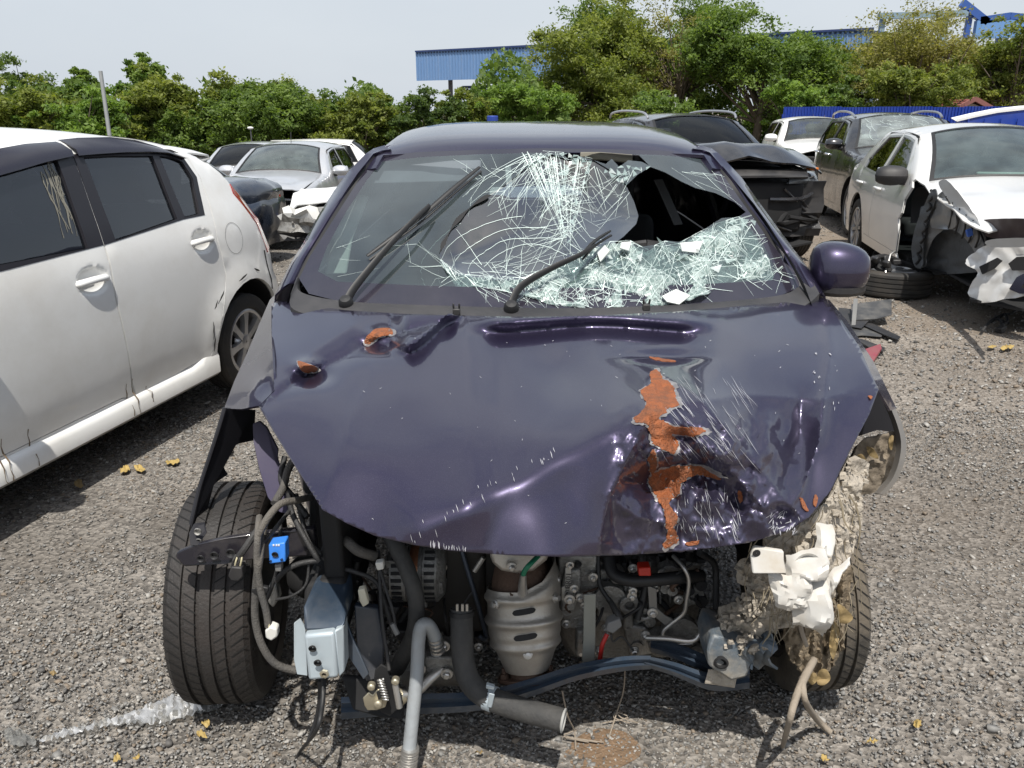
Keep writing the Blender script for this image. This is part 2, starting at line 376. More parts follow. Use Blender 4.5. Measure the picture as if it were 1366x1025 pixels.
class Car:
    """P: segs [(name, kind, [(x,z)..], crown)], widths, windows, doors, wheels ..."""
    def __init__(s, name, label, cat, group, P, paint):
        s.P = P; s.paint = paint; s.root = empty(name); tag(s.root, label, cat, group)
        s.W = P['W']; s.sect = P['sect']; s.plan = P['plan']; s.rnd = P.get('rnd', .05)
        s.stations = []          # (x,z,seg index)
        for si, sg in enumerate(P['segs']):
            pts = [Vector((a, b, 0)) for a, b in sg[2]]; sub = sg[4] if len(sg) > 4 else 4
            c, _ = catmull(pts, sub) if len(pts) > 2 else ([pts[0].lerp(pts[1], k / sub) for k in range(sub + 1)], None)
            for q in (c if si == 0 else c[1:]): s.stations.append((q.x, q.y))
            s.stations[-1] = tuple(sg[2][-1])
            sg_end = len(s.stations) - 1; P.setdefault('ends', []).append(sg_end)
        s.top = s.stations
    def hw0(s, x, z): return s.W * interp(s.plan, x) * interp(s.sect, z)
    def hw(s, x, z):
        if not hasattr(s, '_seg'):
            T = np.array(s.top); s._seg = (T[:-1, 0], T[:-1, 1], T[1:, 0] - T[:-1, 0], T[1:, 1] - T[:-1, 1])
        A, B, ux, uz = s._seg; L2 = ux * ux + uz * uz + 1e-12
        t = np.clip(((x - A) * ux + (z - B) * uz) / L2, 0, 1); d = math.sqrt(float(np.min((x - A - ux * t) ** 2 + (z - B - uz * t) ** 2)))
        h = s.hw0(x, z); r = s.rnd
        if d < r: h -= r * .85 * (1 - math.sqrt(max(0, 1 - (1 - d / r) ** 2)))
        return h + s.extra(x, z)
    def extra(s, x, z):
        f = s.P.get('side_shape'); return f(x, z) if f else 0.0
    def outline(s):
        P = s.P; low = []; z0 = P['sill']; xs = sorted(P['wheels'], reverse=False)
        for xw in P['wheels_x']:                                   # walk forward along the sill from the rear
            ra = P['arch']; zc = P['Rw']; n = 14; a0 = math.asin(max(-1, min(1, (z0 - zc) / ra)))
            for k in range(n + 1):
                a = math.pi - a0 - (math.pi - 2 * a0) * k / n; low.append((xw + ra * math.cos(a), zc + ra * math.sin(a) * P.get('arch_sq', 1.0)))
        return list(s.top) + low
    def build_side(s, side=1, skip=()):
        P = s.P; out = s.outline(); step = P.get('step', .09)
        cons = []; regs = []
        for d in P.get('doors', []): q = inset(d[1], .004); cons += [densify(d[1], step), densify(q, step)]; regs.append((d, q))
        wins = []
        for w in P.get('windows', []): q = inset(w[1], w[3] if len(w) > 3 else .02); cons += [densify(w[1], step), densify(q, step)]; wins.append((w, q))
        pts = []
        xs = [p[0] for p in out]; zs = [p[1] for p in out]; x = min(xs)
        while x < max(xs):
            z = min(zs)
            while z < max(zs):
                q = (x + .31 * step * math.sin(z * 37), z + .2 * step * math.sin(x * 29))
                if pip(out, *q): pts.append(q)
                z += step * .8
            x += step
        for (dx_, dz_, dr_, ds_) in P.get('dense', []):
            k = int(dr_ / ds_)
            pts += [(dx_ + i * ds_, dz_ + j * ds_) for i in range(-k, k + 1) for j in range(-k, k + 1) if pip(out, dx_ + i * ds_, dz_ + j * ds_) and math.hypot(i, j) * ds_ < dr_]
        for dd in (.006, .02, .045):
            pts += [p for p in inset(densify(list(s.top), .06, False) + [(s.top[-1][0], -1), (s.top[0][0], -1)], dd)[:-2] if pip(out, *p)]
        V, T = cdt(densify(out, .1), cons, pts)
        cls = {}
        for f, cx, cz in T:
            k = 'body_side'
            for (d, q) in regs:
                if pip(d[1], cx, cz): k = d[0] if pip(q, cx, cz) else None
            for i, (w, q) in enumerate(wins):
                if pip(w[1], cx, cz): k = ('glass', i) if pip(q, cx, cz) else ('seal', i)
            for cp in P.get('cut', {}).get(side, []):
                if pip(cp, cx, cz): k = None
            if k is None: continue
            cls.setdefault(k, []).append(f)
        hwc = {}
        def P3(i, off=0.0):
            if i not in hwc: hwc[i] = s.hw(*V[i])
            return (V[i][0], side * (hwc[i] - off), V[i][1])
        made = {}
        def emit(k, name, m, parent, off, **kw):
            ids = sorted({i for f in cls[k] for i in f}); mp = {i: n for n, i in enumerate(ids)}
            b = MB(); b.add([P3(i, off) for i in ids], [tuple(mp[i] for i in (f if side < 0 else f[::-1])) for f in cls[k]])
            df = P.get('deform')
            if df: b.v = [tuple(df(Vector(v), name)) for v in b.v]
            return obj(name, b, m, parent, **kw)
        for d in P.get('doors', []):
            if d[0] in cls and d[0] not in skip: made[d[0]] = emit(d[0], 'door', s.paint, s.root, 0.0, smooth=45, solid=.02); 
        if 'body_side' in cls: made['body'] = emit('body_side', 'body_side', s.paint, s.root, 0.0, smooth=45, solid=.02)
        for i, (w, q) in enumerate(wins):
            par = made.get(w[2], s.root) if w[2] else s.root
            if ('glass', i) in cls and w[0] not in skip:
                g = emit(('glass', i), 'window', P.get('side_glass') or M_tint(), par, .012, smooth=45)
            if ('seal', i) in cls: emit(('seal', i), 'window_frame', P.get('frame_mat') or M_rubber(), par, -.002, smooth=45, solid=.02)
        # gap filler: dark jamb a little way in
        for d in P.get('doors', []):
            b = MB(); n = len(d[1]); dd = densify(d[1], step); ii = inset(dd, .012); oo = inset(dd, -.012)
            v = [(p[0], side * (s.hw0(*p) + s.extra(*p) - .007), p[1]) for p in oo] + [(p[0], side * (s.hw0(*p) + s.extra(*p) - .007), p[1]) for p in ii]; n = len(dd)
            b.add(v, [(i, (i + 1) % n, n + (i + 1) % n, n + i) for i in range(n)]); obj('door_seal', b, M_dark(), s.root)
        # wheel-arch liners
        for xw in P['wheels_x']:
            rows = []
            if (xw, side) in P.get('no_liner', ()): continue
            for k in range(17):
                a = math.pi * (-.08 + 1.16 * k / 16); px, pz = xw + P['arch'] * math.cos(a), P['Rw'] + P['arch'] * math.sin(a) * P.get('arch_sq', 1.0)
                e = s.hw0(px, max(pz, P['sill'])); rows.append([(px, side * (e - .012), pz), (px + .004, side * (e - .10), pz + .02), (px, side * (e - .34), pz + .01)])
            obj('wheel_arch', MB().grid(rows), M_dark(), s.root, smooth=60)
        return made
    def profile_normals(s):
        T = s.top; N = []
        for i in range(len(T)):
            a, b = T[max(i - 1, 0)], T[min(i + 1, len(T) - 1)]; d = Vector((b[0] - a[0], b[1] - a[1])); d.normalize(); N.append(Vector((d.y, -d.x)) * 1.0)
        return N
    def build_top(s, skip=(), ncol=20):
        P = s.P; T = s.top; N = s.profile_normals(); st = 0; made = {}
        cx = sum(a for a, b in T) / len(T); cz = .5
        ends = P['ends']; crowns = []
        for si, sg in enumerate(P['segs']):
            e = ends[si]
            for i in range(st if si == 0 else st + 1, e + 1): crowns.append(sg[3])
            st = e
        cs = crowns[:]                       # smooth the crowns over the joints
        for _ in range(3): cs = [(cs[max(i - 1, 0)] + cs[i] * 2 + cs[min(i + 1, len(cs) - 1)]) / 4 for i in range(len(cs))]
        def pt(i, t, off=0.0):
            x, z = T[i]; n = N[i]
            if n.x * (x - cx) * .3 + n.y * (z - cz) < 0: n = -n
            e = s.hw(x, z); k = (1 - abs(t) ** P.get('crown_pow', 2.4)) * cs[i]
            return (x + n.x * (k - off), e * t, z + n.y * (k - off))
        st = 0
        ts = [math.sin(math.pi / 2 * (j / (ncol / 2) - 1)) * .45 + (j / (ncol / 2) - 1) * .55 for j in range(ncol + 1)]
        for si, sg in enumerate(P['segs']):
            e = ends[si]; nm, kind = sg[0], sg[1]
            if nm in skip or kind is None: st = e; continue
            if kind in ('paint', 'black'):
                b = MB().grid([[pt(i, t) for t in ts] for i in range(st, e + 1)])
                df = P.get('deform')
                if df: b.v = [tuple(df(Vector(v), nm)) for v in b.v]
                made[nm] = obj(nm, b, s.paint if kind == 'paint' else M_black(), s.root, smooth=50, solid=.012)
            elif kind in ('glass', 'tint', 'wind'):
                m = P.get('screen_mat') or (M_wind() if kind != 'tint' else M_tint()); bd = P.get('pillar', .1)
                inn = [t for t in ts if abs(t) <= 1 - bd]; tin = sorted(set([-1 + bd] + inn + [1 - bd]))
                b = MB().grid([[pt(i, t, .004) for t in tin] for i in range(st, e + 1)])
                df = P.get('deform')
                if df: b.v = [tuple(df(Vector(v), nm)) for v in b.v]
                made[nm] = obj(nm, b, m, s.root, smooth=60)
                for sgn in (-1, 1):
                    q = MB().grid([[pt(i, sgn * t) for t in (1 - bd + .012, 1 - bd * .6, 1 - bd * .25, 1)] for i in range(st, e + 1)])
                    if df: q.v = [tuple(df(Vector(v), 'pillar')) for v in q.v]
                    obj('pillar', q, s.paint, s.root, smooth=60, solid=.012)
                    q = MB().grid([[pt(i, sgn * t, -.002) for t in (1 - bd - .035, 1 - bd + .014)] for i in range(st, e + 1)])
                    obj('screen_seal', q, M_rubber(), made[nm], smooth=60)
                q = MB()
                for (i0, i1) in ((st, st + 1), (e - 1, e)):
                    f0, f1 = (0, .35) if i0 == st else (.65, 1.0)
                    def L(t, f): a, c = Vector(pt(i0, t, -.003)), Vector(pt(i1, t, -.003)); return a.lerp(c, f)
                    q.grid([[L(t, f0) for t in tin], [L(t, f1) for t in tin]])
                obj('screen_seal', q, M_rubber(), made[nm], smooth=60)
            st = e
        s.pt = pt
        return made
    def interior(s, x0, x1, zf=.32, zb=.95, seats=((.35, .36), (-.55, .36)), wheel_side=-1):
        W = s.W * .86; b = MB()
        b.box(((x0 + x1) / 2, 0, zf - .04), (x0 - x1, W * 2, .06)); obj('floor_pan', b, M_dark(), s.root)
        dash = MB(); dx = x0; rows = []
        for dz, ddx in ((zb - .34, -.12), (zb - .12, -.2), (zb - .02, -.12), (zb + .01, .05), (zb - .03, .42)): rows.append([(dx + ddx - .03 * abs(t) ** 2, W * .98 * t, dz - .03 * abs(t) ** 3) for t in (-1, -.7, -.35, 0, .35, .7, 1)])
        dash.grid(rows); obj('dashboard', dash, s.P.get('dash') or mat('grey dashboard', (.055, .055, .058), .8, var=.2), s.root, smooth=60)
        for k, (xs, yy) in enumerate(seats):
            for sg in (-1, 1):
                for nm, m in (('seat', None),):
                    q = MB(); y = sg * yy
                    for (c, sz) in (((xs, y, zf + .16), (.5, .48, .18)),): q.box(c, sz)
                    M = Matrix.Rotation(R(-18), 3, 'Y'); q.box((xs - .3, y, zf + .5), (.14, .46, .62), M)
                    q.box((xs - .42, y, zf + .92), (.10, .26, .20), M)
                    obj('seat', q, M_seat(), s.root, bevel=.05, bseg=3)
        sw = MB(); c = Vector((x0 - .34, wheel_side * .36, zb - .03)); M = Matrix.Rotation(R(-62), 3, 'Y'); ring = [c + M @ Vector((.18 * math.cos(a), .18 * math.sin(a), 0)) for a in [2 * math.pi * k / 20 for k in range(21)]]
        sw.tube(ring, .014, 6, cap=False); sw.bar(c - M @ Vector((0, .17, 0)), c + M @ Vector((0, .17, 0)), .05, .03); obj('steering_wheel', sw, M_black(), s.root)
    def underbody(s, z=.2):
        P = s.P; xs = [a for a, b in s.top]; b = MB(); rows = []
        for k in range(9):
            x = min(xs) + .1 + (max(xs) - min(xs) - .2) * k / 8; e = s.hw0(x, .3) * (.98 if not any(abs(x - xw) < P['arch'] + .05 for xw in P['wheels_x']) else .62)
            rows.append([(x, -e, P['sill'] + .02), (x, -e * .5, z), (x, e * .5, z), (x, e, P['sill'] + .02)])
        b.grid(rows); obj('underbody', b, M_dark(), s.root, solid=.02)
    def wheels(s, which=None, **kw):
        P = s.P; res = []
        for i, xw in enumerate(P['wheels_x']):
            for sg in (1, -1):
                if which is not None and (i, sg) not in which: continue
                res.append(make_wheel(s.root, (xw, sg * (s.hw0(xw, P['Rw'] + .1) - P.get('tw', .19) / 2 - .01), P['Rw']), (0, sg, 0), P['Rw'], P.get('tw', .19), **kw))
        return res
    def mirror(s, x, z, side, m=None, size=1.0, name='mirror'):
        e = s.hw0(x, z); b = MB(); c = Vector((x, side * (e + .11 * size), z + .05)); rows = []
        for i in range(9):
            th = math.pi * i / 8; rr = math.sin(th) ** .6; yy = math.cos(th)
            rows.append([c + Vector((.065 * rr * math.cos(a) * (1.5 if math.cos(a) > 0 else .5), side * yy * .125, .082 * rr * math.sin(a))) * size for a in [2 * math.pi * k / 14 for k in range(15)]])
        b.grid(rows); mo = obj(name, b, m or s.paint, s.root, smooth=60)
        q = MB().box((x, side * (e + .01), z - .01), (.10, .1, .05)); obj('mirror_arm', q, M_black(), mo, bevel=.015)
        g = MB().box((x - .045 * size, side * (e + .11 * size), z + .05), (.012, .20 * size, .12 * size)); obj('mirror_glass', g, M_chrome(), mo, bevel=.005)
        return mo
    def handle(s, x, z, side, parent, m=None, L=.2, cup=True):
        e = s.hw(x, z); m = m or s.paint
        if cup == 2:
            rows = []
            for i in range(6):
                r = i / 5; rows.append([(x + .095 * r * math.cos(a), side * (s.hw(x + .095 * r * math.cos(a), z + .052 * r * math.sin(a)) + .0025 * (1 - r) + .001), z + .052 * r * math.sin(a)) for a in [2 * math.pi * k / 24 for k in range(25)]])
            obj('handle_cup', MB().grid(rows), mat('white handle cup', tuple(c * .8 for c in (.75, .75, .74)), .4, var=.05) if m is None else m, parent, smooth=60)
        b = MB(); pts = [Vector((x - L * .5, side * (e + .004), z - .004)), Vector((x - L * .4, side * (e + .03), z)), Vector((x, side * (e + .038), z + .003)), Vector((x + L * .4, side * (e + .03), z)), Vector((x + L * .5, side * (e + .004), z - .004))]
        b.tube(pts, [.012, .017, .017, .017, .012], 10, smooth=4, flat=.8); return obj('handle', b, m, parent, smooth=60)
    def trace(s, pts, loc, heading, side):
        """side-view outline seen along photo rays, on this car's flank"""
        c, sn = math.cos(R(heading)), math.sin(R(heading)); out = []
        for p in pts:
            if len(p) == 3: out.append((p[0], p[1])); continue      # already (x, z, None) in the car's own space
            r = ray(*p); y = s.W
            for _ in range(8):
                lx0, ly0 = -loc[0] * c - loc[1] * sn, loc[0] * sn - loc[1] * c
                rx, ry = r.x * c + r.y * sn, -r.x * sn + r.y * c
                t = (side * y - ly0) / ry; x, z = lx0 + rx * t, CAMH + r.z * t - loc[2]; y = s.hw0(x, z)
            out.append((x, z))
        return out
    def place(s, loc, heading):
        s.root.location = loc; s.root.rotation_euler = (0, 0, R(heading)); return s
def patch4(p00, p10, p11, p01, bulge=(0, 0, 0), n=8):
    a, b, c, d = map(Vector, (p00, p10, p11, p01)); bl = Vector(bulge); rows = []
    for i in range(n + 1):
        v = i / n; rows.append([(a.lerp(b, u / n)).lerp(d.lerp(c, u / n), v) + bl * (16 * (u / n) * (1 - u / n) * v * (1 - v)) ** .6 for u in range(n + 1)])
    return MB().grid(rows)
# ------------------------------------------------------------------ ground
def ground_material():
    m = bpy.data.materials.new('gravel yard'); m.use_nodes = True; n = m.node_tree.nodes; l = m.node_tree.links; b = n['Principled BSDF']
    t = n.new('ShaderNodeTexCoord')
    def noise_(s, d=6, r=.6):
        z = n.new('ShaderNodeTexNoise'); z.inputs['Scale'].default_value = s; z.inputs['Detail'].default_value = d; z.inputs['Roughness'].default_value = r; l.new(t.outputs['Object'], z.inputs['Vector']); return z.outputs['Fac']
    def ramp(f, a, c):
        r = n.new('ShaderNodeValToRGB'); l.new(f, r.inputs[0]); e = r.color_ramp.elements; e[0].position, e[0].color = a[0], a[1] + (1,); e[1].position, e[1].color = c[0], c[1] + (1,); return r
    v = n.new('ShaderNodeTexVoronoi'); v.inputs['Scale'].default_value = 75; l.new(t.outputs['Object'], v.inputs['Vector'])
    big = ramp(noise_(.55, 5), (.35, (.152, .142, .130)), (.68, (.262, .246, .226)))
    st = n.new('ShaderNodeMix'); st.data_type = 'RGBA'; st.blend_type = 'MULTIPLY'; st.inputs['Factor'].default_value = 1
    cell = n.new('ShaderNodeSeparateColor'); l.new(v.outputs['Color'], cell.inputs[0])
    cr_ = ramp(cell.outputs[0], (.0, (.45, .44, .43)), (1.0, (1.45, 1.42, 1.38)))
    l.new(big.outputs[0], st.inputs['A']); l.new(cr_.outputs[0], st.inputs['B'])
    # dark oil and damp patches
    dk = n.new('ShaderNodeMix'); dk.data_type = 'RGBA'; dk.inputs['B'].default_value = (.05, .046, .042, 1)
    rr = n.new('ShaderNodeMapRange'); rr.inputs['From Min'].default_value = .56; rr.inputs['From Max'].default_value = .72; rr.inputs['To Max'].default_value = .75; l.new(noise_(.9, 7, .65), rr.inputs['Value'])
    l.new(rr.outputs[0], dk.inputs['Factor']); l.new(st.outputs['Result'], dk.inputs['A'])
    # brown clay
    br = n.new('ShaderNodeMix'); br.data_type = 'RGBA'; br.inputs['B'].default_value = (.22, .168, .12, 1)
    r3 = n.new('ShaderNodeMapRange'); r3.inputs['From Min'].default_value = .52; r3.inputs['From Max'].default_value = .75; r3.inputs['To Max'].default_value = .55; l.new(noise_(.37, 4), r3.inputs['Value'])
    sxx = n.new('ShaderNodeSeparateXYZ'); l.new(t.outputs['Object'], sxx.inputs[0]); gx = n.new('ShaderNodeMapRange'); gx.inputs['From Min'].default_value = .6; gx.inputs['From Max'].default_value = 4.5; gx.inputs['To Max'].default_value = .42; l.new(sxx.outputs['X'], gx.inputs['Value'])
    ad3 = n.new('ShaderNodeMath'); ad3.operation = 'ADD'; ad3.use_clamp = True; l.new(r3.outputs[0], ad3.inputs[0]); l.new(gx.outputs[0], ad3.inputs[1]); l.new(ad3.outputs[0], br.inputs['Factor']); l.new(dk.outputs['Result'], br.inputs['A']); l.new(br.outputs['Result'], b.inputs['Base Color'])
    b.inputs['Roughness'].default_value = .9; b.inputs['Specular IOR Level'].default_value = .3
    bp = n.new('ShaderNodeBump'); bp.inputs['Strength'].default_value = .8; bp.inputs['Distance'].default_value = .012
    ad = n.new('ShaderNodeMath'); ad.operation = 'ADD'; l.new(v.outputs['Distance'], ad.inputs[0]); l.new(noise_(40, 8, .7), ad.inputs[1]); l.new(ad.outputs[0], bp.inputs['Height']); l.new(bp.outputs[0], b.inputs['Normal'])
    return m
def gz(x, y): return -.045 * min(max(0, y - 6), 24) * sstep(-.3, -2.6, x)       # the yard falls away to the back left
def build_ground():
    xs = np.concatenate([np.linspace(-900, -32, 14), np.linspace(-30, -12, 10), np.linspace(-11, 11, 90), np.linspace(12, 900, 16)]); ys = np.concatenate([np.linspace(-60, -1, 5), np.linspace(-.8, 14, 90), np.linspace(15, 40, 26), np.linspace(45, 1500, 24)])
    X, Y = np.meshgrid(xs, ys); Z = np.zeros_like(X)
    near = (np.abs(X) < 11) & (Y > -.5) & (Y < 13.5)
    Z[near] = np.array([.010 * noise.noise(Vector((x * .9, y * .9, 0))) + .006 * noise.noise(Vector((x * 3.1, y * 3.1, 4))) for x, y in zip(X[near], Y[near])]) - .006
    Z = Z + np.vectorize(gz)(X, Y)
    V = np.stack([X, Y, Z], -1).reshape(-1, 3); nc = len(xs); nr = len(ys)
    I = np.arange(nr * nc).reshape(nr, nc); Fq = np.stack([I[:-1, :-1], I[:-1, 1:], I[1:, 1:], I[1:, :-1]], -1).reshape(-1, 4)
    tag(np_mesh('ground', V, Fq, ground_material(), smooth=True), kind='structure')
build_ground()
def stone_mats():
    return [mat('grey stone', (.20, .195, .185), .9, var=.5, scale=.9e1), mat('pale stone', (.33, .315, .29), .9, var=.35, scale=8), mat('brown stone', (.185, .15, .115), .9, var=.4, scale=8), mat('dark stone', (.095, .09, .085), .85, var=.4, scale=8)]
def gravel(name, n, size, region, mix_, seed, clump=True):
    rg = np.random.default_rng(seed); base = np.array([(sx, sy, sz) for sx in (-1, 1) for sy in (-1, 1) for sz in (-1, 1)], float) * .62
    Fb = np.array([(0, 1, 3, 2), (4, 6, 7, 5), (0, 4, 5, 1), (2, 3, 7, 6), (0, 2, 6, 4), (1, 5, 7, 3)])
    P = region(rg, n); n = len(P)
    if clump:
        k = np.array([noise.noise(Vector((x * .9 + seed, y * .9, 1))) + .5 * noise.noise(Vector((x * 3.3, y * 3.3, seed))) for x, y in P]); keep = k > rg.uniform(-.75, .35, n); P = P[keep]; n = len(P)
    sz = size[0] * np.exp(rg.normal(0, .38, n)); sz = np.clip(sz, size[0] * .45, size[1])
    B = base[None] + rg.uniform(-.34, .34, (n, 8, 3)); B *= rg.uniform([.75, .6, .4], [1.25, 1.0, .75], (n, 3))[:, None, :]
    a = rg.uniform(0, 6.283, n); c, s_ = np.cos(a)[:, None], np.sin(a)[:, None]
    x = B[..., 0] * c - B[..., 1] * s_; y = B[..., 0] * s_ + B[..., 1] * c
    tl = rg.uniform(-.5, .5, n)[:, None]; z = B[..., 2] + x * tl
    g0 = np.vectorize(gz)(P[:, 0], P[:, 1])[:, None]; V = np.stack([x * sz[:, None] + P[:, :1], y * sz[:, None] + P[:, 1:2], z * sz[:, None] + sz[:, None] * .12 + g0], -1).reshape(-1, 3)
    Fq = (Fb[None] + (np.arange(n) * 8)[:, None, None]).reshape(-1, 4)
    o = np_mesh(name, V, Fq, stone_mats()); mi = np.repeat(rg.choice(4, n, p=mix_), 6).astype(np.int32); o.data.polygons.foreach_set('material_index', mi)
    tag(o, kind='stuff'); return o
def view_region(y0, y1, pw):
    def f(rg, n):
        u = rg.uniform(0, 1, n); y = (y0 ** pw + u * (y1 ** pw - y0 ** pw)) ** (1 / pw); x = rg.uniform(-1, 1, n) * (y * .78 + .35); return np.stack([x, y], -1)
    return f
gravel('gravel', 110000, (.0034, .010), view_region(1.05, 4.2, 1.2), [.48, .19, .18, .15], 3)
gravel('gravel', 40000, (.0052, .014), view_region(1.1, 7.0, 1.4), [.48, .20, .18, .14], 5)
gravel('gravel', 30000, (.0095, .022), view_region(3.5, 14.0, 1.5), [.38, .28, .22, .12], 8)
gravel('gravel', 120, (.012, .024), view_region(1.15, 6.0, 1.5), [.4, .25, .2, .15], 9, clump=False)

# ------------------------------------------------------------------ trees
def leaf_mat(name, col, col2, trans=.48):
    if name in MATS: return MATS[name]
    m = bpy.data.materials.new(name); MATS[name] = m; m.use_nodes = True; n = m.node_tree.nodes; l = m.node_tree.links
    for x in list(n): n.remove(x)
    col = tuple(c * 1.3 for c in col); col2 = tuple(c * 1.3 for c in col2)
    o = n.new('ShaderNodeOutputMaterial'); at = n.new('ShaderNodeAttribute'); at.attribute_name = 'leafvar'
    mx_ = n.new('ShaderNodeMix'); mx_.data_type = 'RGBA'; mx_.inputs['A'].default_value = col + (1,); mx_.inputs['B'].default_value = col2 + (1,); l.new(at.outputs['Fac'], mx_.inputs['Factor'])
    d = n.new('ShaderNodeBsdfPrincipled'); d.inputs['Roughness'].default_value = .55; d.inputs['Specular IOR Level'].default_value = .35; l.new(mx_.outputs['Result'], d.inputs['Base Color'])
    t = n.new('ShaderNodeBsdfTranslucent'); tm = n.new('ShaderNodeMix'); tm.data_type = 'RGBA'; tm.blend_type = 'MULTIPLY'; tm.inputs['Factor'].default_value = 1; tm.inputs['B'].default_value = (1.3, 1.35, .6, 1); l.new(mx_.outputs['Result'], tm.inputs['A']); l.new(tm.outputs['Result'], t.inputs[0])
    s = n.new('ShaderNodeMixShader'); s.inputs[0].default_value = trans; l.new(d.outputs[0], s.inputs[1]); l.new(t.outputs[0], s.inputs[2]); l.new(s.outputs[0], o.inputs[0]); return m
LEAF = {'green': ((.046, .082, .018), (.150, .210, .050)), 'bright': ((.060, .110, .020), (.175, .255, .055)), 'dark': ((.034, .062, .018), (.105, .150, .040)), 'olive': ((.070, .098, .020), (.205, .230, .055)), 'dry': ((.105, .105, .030), (.255, .240, .08))}
def tree(name, label, loc, rx, rz, zc, kind, n_clump, leaf, per, seed, trunk_r=.12, airy=.0, group=None, cat='tree', lobes=5, spread=1.0, zmin=.15):
    """trunk with limbs that reach into leaf clumps; crown = many leaf-sized faces"""
    rg = np.random.default_rng(seed); root = empty(name, loc); tag(root, label, cat, group)
    # lobes shape the outline
    L = []
    for k in range(lobes):
        a = rg.uniform(0, 6.283); q = rg.uniform(.25, .75); L.append((np.array([math.cos(a) * rx * q, math.sin(a) * rx * q * .8, zc + rz * rg.uniform(-.6, .75)]), rx * rg.uniform(.34, .60), rz * rg.uniform(.30, .55)))
    C = []
    for k in range(n_clump):
        c, a, b = L[rg.integers(lobes)]; d = rg.normal(size=3); d /= np.linalg.norm(d); r = rg.uniform(.5, 1.1) if rg.random() < .7 else rg.uniform(.1, .6)
        p = c + d * np.array([a, a, b]) * r
        if p[2] > zmin: C.append(p)
    C = np.array(C); sizes = rg.uniform(.55, 1.4, len(C)) * rx * .105 * spread
    # leaves
    n = len(C) * per; ci = np.repeat(np.arange(len(C)), per); off = rg.normal(size=(n, 3)) * .55; off[:, 2] *= .62
    P = C[ci] + off * sizes[ci][:, None]; P[:, 2] = np.maximum(P[:, 2], .05)
    nr = rg.normal(size=(n, 3)) * .75 + np.array([0, -.15, .75]); nr /= np.linalg.norm(nr, axis=1)[:, None]
    t = np.cross(nr, rg.normal(size=(n, 3))); t /= np.linalg.norm(t, axis=1)[:, None] + 1e-9; bt = np.cross(nr, t); s = leaf * rg.uniform(.6, 1.4, n)[:, None]
    V = np.stack([P - t * s * .9, P - bt * s * .42 + nr * s * .12, P + t * s * .9, P + bt * s * .42 + nr * s * .12], 1).reshape(-1, 3)
    Fq = np.arange(n * 4).reshape(n, 4)
    a, b = LEAF[kind]; o = np_mesh('crown', V, Fq, leaf_mat('foliage ' + kind, a, b), root)
    var = np.clip(rg.normal(.5, .22, n) + np.repeat(rg.normal(0, .22, len(C)), per), 0, 1).astype(np.float32)
    at = o.data.attributes.new('leafvar', 'FLOAT', 'FACE'); at.data.foreach_set('value', var)
    # trunk and limbs
    tb = MB(); top = Vector((0, 0, zc * .75)); bend = Vector((rg.uniform(-.2, .2), rg.uniform(-.2, .2), 0)) * rx * .5
    tb.tube([(0, 0, -.1), tuple(bend * .4 + Vector((0, 0, zc * .3))), tuple(bend + top), tuple(bend * 1.2 + Vector((0, 0, zc + rz * .45)))], [trunk_r, trunk_r * .8, trunk_r * .55, trunk_r * .15], 8, smooth=3)
    for k in range(min(len(C), 26 + int(airy * 40))):
        p = Vector(C[rg.integers(len(C))]); f = rg.uniform(.25, .9); st = bend * f + Vector((0, 0, zc * (.25 + .5 * f))); md = st.lerp(p, .5) + Vector(rg.normal(size=3) * rx * .06)
        tb.tube([st, md, p], [trunk_r * .32, trunk_r * .2, trunk_r * .05], 5, cap=False, smooth=3)
    obj('trunk', tb, mat('bark', (.115, .09, .068), .9, var=.4, bump=.5, bscale=25), root, smooth=60)
    return root
def T_at(px, Y): p = U(px, 150.3, Y); return (p.x, Y, gz(p.x, Y))
def tz(py, Y): return CAMH + ray(683, py).z * Y        # height that reaches a photo row at a distance
GL = 'trees along the left boundary'; GR = 'trees beyond the blue fence'
